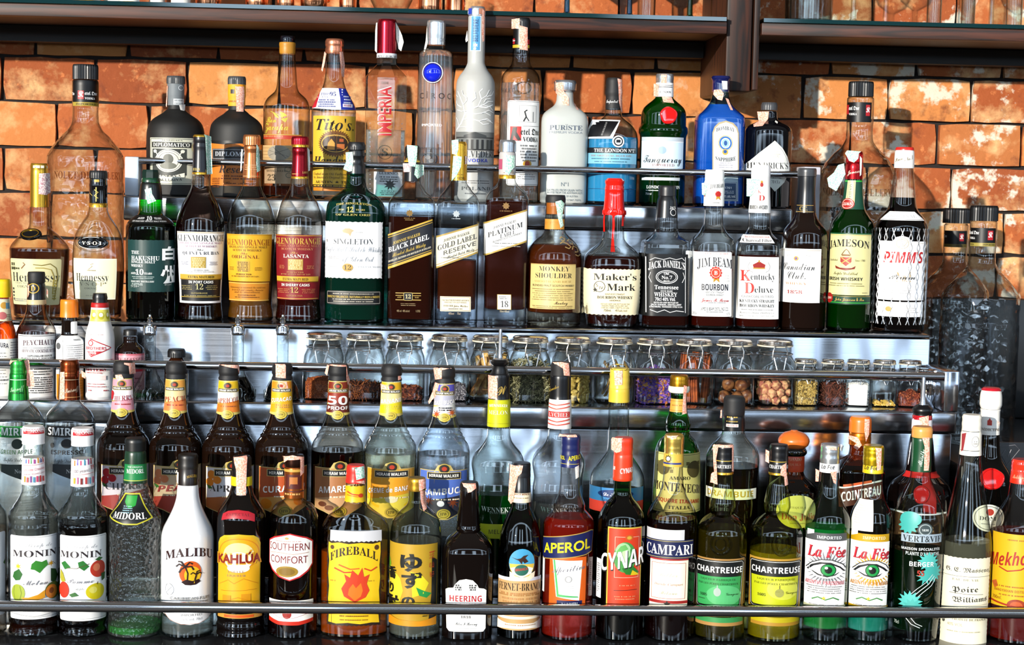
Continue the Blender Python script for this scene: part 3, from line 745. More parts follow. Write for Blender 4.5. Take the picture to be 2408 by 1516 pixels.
def stem_glass(name, px, Y, m, lab, grp, s=1, bowl=True):
    r = link(name, None, None, up_at(px, Y)); tag(r, lab, 'glass', grp)
    lathe_obj('foot', [(.03*s, 0), (.031*s, .0015), (.012*s, .005), (.005*s, .012)], m, r)
    lathe_obj('stem', [(.005*s, .012), (.0042*s, .05), (.005*s, .085)], m, r, bottom=False)
    lathe_obj('bowl', [(.005*s, .085), (.025*s, .1), (.036*s, .13), (.034*s, .18)], m, r, bottom=False)
CG = mt('clear'); BG = thin_glass('blue_goblet', '#4a9ad0', '#0a3050'); GG = thin_glass('green_goblet', '#5ab04a', '#0a3008')
r = link('glass_bowl', None, None, up_at(920, 3.18)); tag(r, 'clear glass bowl between the slim copper mug and the next one', 'bowl')
lathe_obj('bowl_wall', [(.018, 0), (.03, .004), (.04, .025), (.05, .06), (.052, .085)], CG, r); lathe_obj('bowl_rim', [(.052, .085), (.0535, .087), (.052, .089)], CG, r, bottom=False)
stem_glass('blue_goblet', 1333, 3.2, BG, 'blue stemmed goblet, left one of the two on the glass shelf', 'coloured goblets on the glass shelf', 1.1)
stem_glass('blue_goblet', 1480, 3.2, BG, 'blue stemmed goblet left of the green goblet', 'coloured goblets on the glass shelf', 1.1)
stem_glass('green_goblet', 1622, 3.2, GG, 'green stemmed goblet nearest the wooden post', 'coloured goblets on the glass shelf', 1.1)
for i, (px, hw, lab) in enumerate([(1520, 22, 'clear tumbler standing between the second blue goblet and the green one'), (1902, 58, 'wide clear tumbler with bluish reflections, first right of the post'), (2197, 18, 'narrow tall clear glass right of the two stemmed glasses'), (2277, 17, 'narrow tall clear glass, second from the right edge'), (2385, 20, 'narrow clear glass at the right edge of the upper shelf')]):
    Y = 3.2+.06*(px == 1520); k = hw*Y/F; r = link('tumbler', None, None, up_at(px, Y)); tag(r, lab, 'glass', 'clear tumblers on the glass shelf')
    lathe_obj('tumbler_wall', [(k*.92, 0), (k*.95, .002), (k, .12), (k*.96, .12), (k*.9, .008)], CG, r); lathe_obj('tumbler_base', [(k*.86, .002), (k*.88, .009)], CG, r, top=True)
stem_glass('wine_glass', 2007, 3.19, CG, 'clear stemmed glass beside the wide tumbler', 'clear stemmed glasses on the glass shelf')
stem_glass('wine_glass', 2083, 3.23, CG, 'clear stemmed glass, second right of the wide tumbler', 'clear stemmed glasses on the glass shelf')
stem_glass('wine_glass', 2332, 3.22, CG, 'clear stemmed glass near the right edge of the frame', 'clear stemmed glasses on the glass shelf')

TOP_TIER = '''
// ---- tall empty vodka bottles
@ T3B 201 320 vodka_bottle | large empty clear vodka bottle with black ribbed cap, before the sunlit bricks at left | bottle
G wet 187:27c 192:31 240:31 249:31c 251:30 285:31 303:39 321:56 335:68 349:79 371:89 394:90c 397:88.5 428:88.5c 431:90 B:89c
C cap ribbed:#1a1b1d 153:29c 156:30 187:30c | k=.05 seg=64
L neck_label 170,188,231,249 #060608 o=.9
 r 170,240,231,249 #b8a040
 r 184,213,196,233 #c02028
 t f K 190,223,17,10 #f4f0f0
 t f etel_One 211,220,11,26 #f4f4f4
 t S VODKA 208,231,5,20 #f0f0f0
 t S IMPORTED 200,244.5,4,40 #3a3008
 t f One 173,221,9,6 #f4f4f4
L embossed_print 118,400,287,424 - o=.6
 t S NOLET_DISTILLERY 203,412,17,158 glass:#b09080,#403028
@ T3B 2020 340 vodka_bottle ref=201,300,1 | large empty clear vodka bottle with black cap, rising behind the green whiskey bottle | bottle
G wet 187:27c 192:31 240:31 249:31c 251:30 285:31 303:39 321:56 335:68 349:79 371:89 394:90c 397:88.5 428:88.5c 431:90 B:89c
C cap ribbed:#101113 153:28c 156:29 187:29c | k=.05 seg=64
L neck_label 170,200,231,247 #060608 o=.9
 r 166,206,176,228 #c02028
 t f etel_One 189,215,12,25 #f0f0f0
 t S VODKA 187,228,5,20 #e8e8e8
 r 216,206,226,232 #c02028
 t f K 221,219,15,9 #f0f0f0
L embossed_print 118,400,287,424 - o=.6
 t S NOLET_DISTILLERY 203,412,17,158 glass:#b0a8a0,#403028
@ BK 2246 600 vodka_bottle dy=.09 ref=201,270,.9 | large empty clear vodka bottle with black cap, half hidden at right by a twin bottle | bottle
G wet 187:27c 192:31 240:31 249:31c 251:30 285:31 303:39 321:56 335:68 349:79 371:89 394:90c 397:88.5 428:88.5c 431:90 B:89c
C cap ribbed:#08090b 148:33c 151:35 186:35c | k=.05 seg=64
L neck_label 168,206,233,249 #050507 o=.9
 r 168,241,233,249 #6a5c28
 t f One 172,221,10,12 #d0d0d0
 r 210,213,222,233 #a02028
 t f K 216,223,15,9 #e0e0e0
 t S IMPORTED 216,245,4,26 #2a2408
@ BK 2310 600 vodka_bottle dy=-.045 ref=201,270,1 | large empty clear vodka bottle standing nearest the right edge, beyond the steel shelves | bottle
G wet 187:27c 192:31 240:31 249:31c 251:30 285:31 303:39 321:56 335:68 349:79 371:89 394:90c 397:88.5 428:88.5c 431:90 B:89c
C cap ribbed:#08090b 154:30c 157:32 189:32c | k=.05 seg=64
L neck_label 169,206,233,249 #050507 o=.9
 r 169,241,233,249 #a89848
 t f Ketel_One 178,218,11,30 #f0f0f0
 t S VODKA 176,230,5,16 #e8e8e8
 r 212,212,225,234 #c02028
 t f K 218,223,16,10 #f0f0f0
 t S IMPORTED 216,245,4,28 #2a2408
 t S TED 176,245,4,12 #2a2408
// ---- top tier
@ T4 413 330 rum_bottle | matt black round rum bottle with cream engraved label and grey neck band | bottle
G matte:#0d0d0c 248:18c 256:19 262:26 266:30c 272:40 280:52 294:63 313:67.5 330:68 B:67c
C cap ribbed:#3a3c3e 180:21c 183:22 197:22c | k=.04 seg=64
C neck_label matte:#6c7276 197:20c 225:20 230:19 248:19c | sharp
L neck_print 396,201,432,247 - o=.5
 g 422,206,6,6,1.2 #c8ccd0
 r 407,232,433,246 #d0d4d6
 t S RESERVA 420,236,4,22 #303438
 t S EXCLUSIVA 420,243,4,22 #303438
L front_label 350,324,477,434 #c9c8b4 o=.6
 fr 352,326,475,432,1.2 #2a2a28
 t S VENEZUELA 400,330,2.5,40 #333
 r 356,334,438,347 #20211f
 t S DIPLOMATICO 397,340.5,8.5,74 #f2f0e4
 r 358,350,428,412 #3a3c38
 g 393,378,27,27,2 #e8e6d8
 e 393,378,24,24 #d8d6c6
 g 393,378,20,20,1 #444
 e 393,374,10,12 #55564e
 e 393,390,16,8 #6a6b60
 l #e8e6d8 2 362,354 368,358 372,366 366,372
 l #e8e6d8 2 424,354 418,358 414,366 420,372
 e 366,356,4,4 #dddbcc
 e 420,356,4,4 #dddbcc
 p #e4e2d2 364,408 393,416 424,406 424,416 393,426 364,418
 t S RESERVA 394,412,5,46,-2 #333
 t S EXCLUSIVA 394,421,6,50,-2 #333
 l #777 1 440,330 440,430
 l #777 1 446,330 446,430
 e 454,346,17,17 #d8c890
 e 452,344,11,11 #e8c84c
 d 460,380,24,2,8,6 #777
S pink 391,202 394,202 392,230 389,252 387,248
S stamp:#e9e4da 421,247 433,244 432,260 424,258
@ T4 556 330 rum_bottle | matt black round rum bottle with orange label and orange neck band, on the top tier | bottle
G matte:#0d0d0c 250:18c 258:19 264:26 268:30c 274:39 282:50 296:60 315:63 330:63.5 B:63c
C cap ribbed:#3a3c3e 181:20c 184:21.5 199:21.5c | k=.04 seg=64
C neck_label matte:#f09c1c 199:21c 227:21 232:20 250:20c | sharp
L neck_print 537,205,577,248 - o=.5
 r 543,210,551,220 #2a2a2a
 t S ANEJO 546,238,4,16 #7a4a10
L front_label 492,331,620,437 #e8842a o=.6
 p #0d0d0c 492,331 620,331 620,337 590,340 560,337 530,340 492,337
 e 560,356,34,12 #2a2622
 r 500,350,614,375 #1c1d20
 fr 501,351,613,374,1.2 #9a9ea2
 t S DIPLOMATICO 557,362,10,96 #c8ccd4
 t S RON_ANTIGUO 557,383,6,60 #5a2c10
 t I Reserva 555,398,17,74 #3a2010
 d 557,414,80,3,2,6 #7a3c14
 d 510,420,22,2,6,4 #7a3c14
 t c Ron_Anejo 560,430,6,60 #5a2c10
S pink 553,203 573,203 574,222 572,262 556,262 555,225
@ T4 674 300 rum_bottle | clear round rum bottle with dark stopper, gold script and a woven straw band, nearly empty | bottle
G glass:#f2f0e6,#4c4a3c 126:19c 128:19 150:20 185:23 205:25 216:29 224:38 234:48 248:54 262:55 B:55c
Q dkwhisky 437
C cork #c88a28 101:19c 104:19.5 112:18.5 116:19 128:18c
C stopper dark:#0c0c14 86:16c 88:17 101:17c
L front_print 622,258,712,314 - o=.4
 t c Ron 640,282,13,26 #d2c83c
 t c Zacapa 650,298,17,56 #d2c83c
 p #d2c83c 645,264 652,276 660,278 654,270
 p #d2c83c 660,262 664,276 676,272 670,266
 p #c8bc38 662,280 672,288 678,276
 l #c8bc38 1.5 640,262 655,268 668,278
L red_band 617,316,708,327 #c03a20 o=.5
 r 617,316,708,318 #c8a040
 t S SOLERA_GRAN_RESERVA 645,321,3.5,50 #e0b070
L straw_band 616,342,728,381 #d8b27a o=1.4
 l #a8824e 1 616,348 728,348
 l #a8824e 1 616,356 728,356
 l #a8824e 1 616,364 728,364
 l #a8824e 1 616,372 728,372
 e 658,360,22,18 #8c8474
 l #5c564c 1 640,354 676,368
 l #5c564c 1 640,366 676,350
 l #5c564c 1 648,346 672,372
L lower_label 620,386,726,432 #b89a76 o=.5
 t S SISTEMA_SOLERA 650,402,5,44 #4a3a20
 t S 23 640,418,14,18 #4a3a20
 g 674,412,6,6,1 #3c4a3c
 g 672,398,6,6,1 #3c4a3c
@ T4 784 330 vodka_bottle | clear vodka bottle with big yellow label, copper cap and a blue and white paper collar | bottle
G clear 122:20c 126:20.5 165:20.5 185:22 205:27 230:40 252:51 264:52.5 B:52c
Q water 264
C cap foil:#d88a68 93:20c 96:22 108:22 110:20.5 116:22 125:21.5c
L paper_collar 731,207,837,256 #f2f2f6 shape=none o=1 proj hc
 p #f2f2f8 757,207 812,207 836,256 784,258 731,254
 p #2838b0 796,207 812,207 836,256 802,257 800,230
 p #d02838 752,215 742,252 731,254 746,224
 t S TITO'S 765,221,6,22 #2a3a8a
 t S 95 783,221,9,14 #2a3a8a
 t S U.S.A 764,228,4,14 #2a3a8a
 d 768,235,44,3,4,5 #5560a0
 d 816,226,18,3,4,7 #d8dcf4
 r 806,243,828,251 #e4e4f4
 t S MADE 817,247,5,18 #c02838
L front_label 735,272,834,440 #f6c23c o=.5
 t I Tito's. 784,293,26,78 #201812
 star 783,337,33,28,40 #7a4a14
 e 783,337,28,23 #3a2410
 g 783,337,26,21,2 #e8b048
 p #e8a040 768,352 770,336 776,326 782,336 782,352
 r 786,338,800,350 #d87838
 r 790,326,798,333 #c86030
 t S AWARD_WINNING 783,321,4,40,3 #e8b860
 t I Handmade 786,378,20,92 #201812
 t S VODKA 784,396,7,48 #b08820
 t i Crafted_in_an_Old_Fashioned_Pot_Still 784,409,5.5,88 #3a2a10
 t i by_America's_Original_Microdistillery 784,417,5.5,88 #3a2a10
 t S AUSTIN_★_TEXAS 784,428,6,78 #4a3410
 r 735,434,834,440 #403010
 d 784,437,90,2.5 #e8b838
L foot_band 736,441,834,449 #e88a20 o=.5
S pink 762,120 767,126 762,150 757,168 754,164
S pink 798,122 806,120 810,150 808,180 803,178
@ T4 907 300 vodka_bottle | clear octagonal vodka bottle with tall crimson metal cap and red upright lettering | bottle
G clear 137:24c 154:24.5 158:30c 180:51c 184:52 B:51c | seg=8 flat
Q water 306 w=2.4
C cap foil:#8e1020 47:21c 50:22.5 127:23c
C collar_band #e4e6ea 127:23.5c 137:24c
L collar_print 884,128,932,137 - o=.5
 t S ST_PETERSBURG_1894 908,132.5,5,46 #444
L front_print 877,180,938,376 - o=1.6 proj
 t S 1894 905,195,5.5,17 #555
 t S ST.PETERSBURG 906,186,3.5,34,2 #666
 t B IMPERIA 904,260,32,116,0,0,90 #f0f0f0
 t B IMPERIA 905,261,31,115,0,0,90 #c01822
 g 905,358,17,17,1.5 glass:#9ab0b8,#444
 t S S 905,358,18,14 glass:#8aa0a8,#444
 d 870,290,3,2,18,11 #889
 d 945,290,3,2,18,11 #889
L lower_label 880,404,944,462 #e6e8ea o=1.6
 t S GUERNICA 912,407,6,42 #333
 d 912,416,44,2.5,3,5 #555
 star 914,434,14,7,9 #444
 d 912,449,40,2,3,4 #666
S stamp:#e9e4da 884,52 887,52 886,124 881,118 882,70
S stamp:#e9e4da 930,50 936,60 945,80 949,96 943,118 937,112 932,90
@ T4 1022 300 vodka_bottle | clear slab-shouldered vodka bottle with silver cap and round blue glass seal | bottle
G clear 104:20c 107:21 113:21 117:27 121:36 126:39.5c 130:40.5 250:42 B:44c
Q liq:#dfe6f4,7 118
C cap silver 50:21c 52:22 72:22c 73:21.4 76:22 84:22c 85:21.5 106:21.5c
L cap_print 1003,86,1046,100 - o=.4
 t n CÎROC 1008,93,8,14 #8a9098
 t n CÎROC 1040,93,8,14 #8a9098
D seal gloss:#1020c0 1018,171,21,21,7 dome
D seal_ring steel 1018,171,25,25,4 ring
L front_print 984,215,1062,390 - o=.4
 t n C_Î_R_O_C 1022,225,13,70 #23252c
 t n IMPORTED 1015,294,5.5,40 #e8ecf0
 t n SNAP_FROST 1012,262,4,40 #40444c
 t n FIVE_DISTILLED 1014,349,5,40 #30343c
 g 1012,374,16,16,2 #3a3e44
 e 1010,370,5,5 #4a4e54
 e 1016,378,5,5 #4a4e54
S stamp:#e9e4da 1004,60 1006,100 999,122 996,120 1001,96
@ T4 1117 280 vodka_bottle | tall frosted vodka bottle with long neck, pale blue neck strip and white bare-branch drawing | bottle
G frost:#c4c5c2,#6c6e6c 36:18c 38:20 60:20 146:20 158:24 168:30 180:39 196:45 212:46 B:46c
C cap foil:#cfd2d8 17:18.5c 19:20 37:20.5c
L cap_print 1100,19,1140,36 - o=.5
 r 1100,19,1112,36 #2848c0
 r 1126,19,1140,36 #c8886c
L neck_strip 1107,37,1131,120 #f2f6f8 o=.6
 r 1109,38,1129,118 #5aa8dc
 t S BELVEDERE 1119,71,11,54,0,0,90 #123a78
 star 1119,106,6,3,6 #e8f4fc
 star 1118,114,4,2,5 #e8f4fc
L branch_print 1074,205,1161,312 - o=.4
 l #f4f6f6 2.4 1078,306 1092,290 1100,268 1112,256 1124,250 1140,252 1158,244
 l #f4f6f6 1.8 1100,268 1096,246 1088,228 1080,214
 l #f4f6f6 1.8 1092,252 1080,246 1074,236
 l #f4f6f6 1.6 1112,256 1112,236 1104,218 1106,208
 l #f4f6f6 1.6 1124,250 1130,232 1126,216 1132,208
 l #f4f6f6 1.4 1130,232 1140,224 1146,210
 l #f4f6f6 1.4 1128,250 1144,238 1158,236
 l #f4f6f6 1.4 1104,262 1120,268 1138,264 1150,270
 l #f4f6f6 1.4 1094,282 1110,278 1126,284 1142,278 1152,284
 l #f4f6f6 1.3 1126,284 1134,292 1146,290
 l #f4f6f6 1.3 1088,296 1084,284 1078,276
 l #f4f6f6 1.2 1096,246 1104,236 1102,228
 l #f4f6f6 1.2 1112,240 1120,230 1118,216
 l #f4f6f6 1.2 1140,226 1152,222 1158,212
 l #f4f6f6 1.2 1084,228 1076,222
 l #f4f6f6 1.1 1118,254 1132,246 1148,250 1156,258
 l #f4f6f6 1.1 1108,260 1094,262 1082,258
 l #f4f6f6 1.1 1086,300 1100,298 1112,302
 l #f4f6f6 1 1134,240 1138,232 1148,230
 l #f4f6f6 1 1104,230 1096,222 1094,212
 l #f4f6f6 1 1126,284 1138,280 1156,288
 l #f4f6f6 1 1130,266 1144,258 1158,264
L palace 1073,310,1162,353 #6a6c6a o=.5
 p #3a3c3c 1096,318 1117,310 1138,318 1138,322 1096,322
 r 1076,322,1160,325 #333
 r 1080,328,1086,350 #2c2e2e
 r 1090,328,1095,350 #2c2e2e
 r 1101,328,1105,352 #222
 r 1110,328,1114,352 #222
 r 1119,328,1123,352 #222
 r 1128,328,1132,352 #222
 r 1138,328,1143,350 #2c2e2e
 r 1147,328,1153,350 #2c2e2e
 r 1074,350,1162,353 #222
L front_print 1074,354,1161,460 - o=.4
 t r BELVEDERE 1120,362,15,80 #2a2c2e
 t b VODKA 1120,377,8,38 #3848c8
 d 1117,425,66,2,2,5 #666
 t r POLAND 1118,443,8,58 #55585a
 d 1117,455,50,3 #66686a
S stamp:#e9e4da 1099,70 1101,95 1096,98 1095,92
S pink 1134,20 1140,24 1139,95 1135,98 1133,80
@ T4 1222 300 vodka_bottle | clear embossed vodka bottle with white label, pink tax strip over its small black cap | bottle
G wet 110:19c 114:20 140:20.5 152:23 164:33 176:42 190:46 204:47 232:47.5c 234:47 B:47c
Q water 196
C capsule plastic:#0a0a0c 64:19c 66:19.5 112:20c
C cap ribbed:#101012 43:18c 45:20 65:20c | k=.03 seg=60
L neck_label 1205,86,1245,112 - o=.6
 r 1205,90,1213,103 #b82028
 t f One 1209,95,6,9 #eee
 r 1205,105,1245,112 #d8b830
 r 1238,92,1245,103 #b82028
L embossed_print 1178,205,1266,228 - o=.6
 g 1234,206,15,15,3 glass:#b0b4b4,#333
 t S NOLET 1200,212,10,32 glass:#a0a4a4,#333
L front_label 1193,236,1268,436 #f4f4f2 shape=round rr=6 o=.5
 fr 1195,238,1266,434,1 #555
 r 1217,247,1255,287 #e0e0de
 fr 1217,247,1255,287,1 #999
 l #333 3 1226,285 1231,274 1228,262 1233,258
 l #333 2 1231,274 1237,284
 l #888 2 1246,285 1246,262
 r 1200,297,1222,331 #cc2a28
 p #181818 1206,299 1214,299 1213,310 1222,328 1216,331 1208,318 1206,331 1200,331
 t f etel_One 1243,311,20,44 #181818
 l #777 .8 1224,296 1264,296
 t S VODKA 1243,327,11,36 #222
 d 1240,342,40,4,6,7 #777
 e 1235,385,9,9 #d8a838
 e 1235,385,5,7 #c04828
 d 1235,410,40,2,3,5 #888
S pink 1204,44 1222,43 1222,60 1241,64 1241,118 1222,116 1221,68 1204,66
@ T4 1326 340 vodka_bottle | wide frosted white vodka bottle with square steel stopper and thin grey lettering | bottle
G frost:#ccd0cc,#8c908c 216:18c 220:19 236:20 248:25 258:38 268:49 280:54 292:55 B:54c | e=3.2 d=.8 n=22
C stopper steel 190:24c 192:26.5 212:26 217:20c | e=3 seg=48
L front_print 1280,285,1376,480 - o=.5
 t S PURÏSTE 1331,300,11,78 #5a6678
 t n PREMIUM_VODKA 1331,311,5.5,78 #78828e
 t n Nº1 1328,433,9,17 #5a6a74
 t n DISTILLED_FROM_GRAIN_WITH 1328,447,5,82 #6a7880
 t n WATER_FROM_THE_AUSTRIAN_ALPS 1328,453,5,84 #6a7880
 t n PRODUCT_OF_AUSTRIA 1332,461,4.5,54 #6a7880
 t n NET_CONT.750ML 1344,470,4.5,46 #6a7880
S pink 1307,190 1324,189 1326,214 1338,230 1338,248 1322,246 1320,228 1308,218
S pink 1350,240 1356,244 1362,258 1356,256
@ T4 1440 340 gin_bottle | round clear gin bottle full of bright blue gin with black cap and black hang tag | bottle
G glass:#eaf6fa,#30505c 256:19c 262:19.5 272:20 280:28 290:42 302:52 318:58 334:60 B:59c
Q liq:#3fb4ee,20,.5 323 w=1
C cap matte:#141416 184:16c 187:18.5 207:18.5 214:20 222:20 225:18.5 258:19c
L cap_print 1423,230,1458,246 - o=.4
 t c Imported 1440,238,7,26 #e8e8e8
L hang_tag 1383,283,1460,325 - o=2.5 proj hc
 p #e8ecee 1396,281 1459,282 1440,326 1383,326 1388,302
 p #0c0c10 1400,284 1455,285 1434,321 1386,322 1391,302
 t S THE_ORIGINAL_BLUE_GIN 1421,303,3.5,34,0,0,70 #9a9a9a
L round_print 1440,318,1468,346 - o=.6
 e 1454,332,14,14 #eef2f4
 e 1454,332,11,11 #1c2228
 e 1454,332,8,8 #eef2f4
 r 1449,328,1459,335 #1c2228
L front_label 1382,347,1500,385 #8ed2f0 o=.5
 r 1382,347,1500,360 #14161c
 t S THE_LONDON_Nº1° 1450,353.5,8,86 #f4f4f4
 t S THE_ORIGINAL_BLUE_GIN 1440,366,4,84 #b08878
 d 1440,373,104,2.5 #4a7a94
 d 1440,380,80,2 #4a7a94
L foot_print 1382,442,1500,446 - o=.5
 l #1a5a8a 1 1384,444 1498,444
S pink 1452,184 1464,186 1466,262 1462,262 1456,240 1454,200
@ T4 1559 340 gin_bottle | emerald green gin bottle with white capped neck, round red wax seal and pale blue label | bottle
G glass:#28a03c,#033810 226:20c 230:21 238:29 246:39 256:48 268:52 296:53c 300:57 314:57.5 318:55c 324:54 B:54c
Q liq:#18a030,30,.25 262 w=1
C cap foil:#d8dadc 175:20c 177:21 183:20.4 185:21 190:20.4 195:20.6c
C neck_band #f2f2f2 195:20.5c 228:21.5c
L neck_print 1542,196,1582,226 - o=.4
 l #444 1 1542,200 1582,200
 l #444 1.6 1542,204 1582,204
 t S LONDON 1566,216,5,22 #444
D wax_seal gloss:#d01818 1572,271,20,20,5 wax
L front_label 1514,322,1609,401 #cfe6f4 o=.6
 r 1514,322,1609,332 #b8c2ca
 r 1514,332,1609,334 #fafafa
 e 1562,353,8,9 #a8c4dc
 t c Tanqueray 1563,374,17,80 #16181c
 t r IMPORTED 1565,388,6,42 #9a5a5a
L foot_label 1514,417,1600,424 #c2cad0 o=.6
L foot_print 1518,430,1604,462 - o=.5
 t S LONDON_DRY_GIN 1562,440,7,74 #e4ecec
 d 1540,448,40,2 #d0d8d8
 t n 750ml 1530,456,5,14 #dfe8e8
S pink 1555,175 1568,175 1568,195 1555,195
S pink 1540,196 1550,196 1548,226 1540,226
S pink 1556,226 1580,228 1586,242 1560,240
@ T4 1691 340 gin_bottle | square-shouldered sapphire blue gin bottle with navy top and arched cream label | bottle
G glass:#9cd0f4,#1450a0 212:19c 216:19 240:24 252:32 264:44 274:54 286:56.5 B:56c | e=4 d=.85 n=22
Q liq:#2a98f0,12,.42 246 w=1
C capsule gloss:#10184e 180:21c 183:23 187:22 190:20 216:20c
L front_label 1675,284,1738,402 - o=.8 proj
 p #c8b890 1675,402 1675,312 1680,298 1690,288 1707,283 1724,288 1734,298 1738,312 1738,402
 p #f4f4ee 1678,402 1678,313 1683,301 1692,292 1707,287 1722,292 1731,301 1735,313 1735,402
 t S BOMBAY 1706,306,9,44,5 #2a3a4a
 g 1706,336,15,16,4 #3a78c8
 e 1706,336,9,10 #a8d4ec
 g 1706,336,17,18,1.4 #d8b848
 e 1706,336,4,6 #3060a8
 e 1705,357,7,7 #d8b848
 e 1705,356,4,4 #2a60b0
 t S SAPPHIRE 1706,371,9,48,-4 #1c2a3a
 d 1706,383,34,2,3,5 #99a
L lower_label 1689,410,1736,472 #9ab0bc o=.8 proj
 r 1691,428,1733,470 #2c5078
 fr 1692,429,1732,469,1 #c8d4dc
 t b 1761 1712,441,5,16 #d8e4ec
 d 1712,449,34,2,2,4 #c0ccd8
 t b 40%_alc./vol. 1714,461,6,32 #e4ecf4
S pink 1680,211 1695,210 1702,220 1698,236 1688,234 1679,222
S stamp:#e9e4da 1697,190 1711,190 1711,210 1699,210
S pink 1706,230 1714,232 1724,258 1718,258
@ T4 1805 370 gin_bottle | squat black apothecary gin bottle with pointed white label and short grey cap | bottle
G dark:#06070c 262:18c 266:19 278:20 286:25 292:40 299:50 306:54 314:54.5 B:54c
C cap ribbed:#3c3d40 242:17c 244:19 259:19c | k=.04 seg=56
L front_label 1749,330,1861,450 - o=.7 proj
 p #eef0ea 1748,402 1756,390 1786,360 1822,330 1842,348 1855,368 1861,385 1861,402
 p #cfd4cc 1822,450 1802,428 1788,408 1858,408 1846,428
 p #1a1c20 1749,402 1861,402 1860,408 1786,408
 l #888 .8 1760,394 1788,366 1822,336 1840,352 1852,370 1857,386
 t r HENDRICK'S 1809,389,14,94 #1c1c1c
 t i Gin 1822,366,10,22 #cfcabc
 d 1824,356,26,2,2,6 #d4d2c4
 t r 44%_Vol. 1826,417,6,26 #555
 t r 70_CLe 1824,427,7,22 #555
S pink 1784,262 1808,262 1806,280 1794,296 1776,298 1776,292 1788,284
S stamp:#e9e4da 1824,282 1830,286 1828,290 1822,286
'''
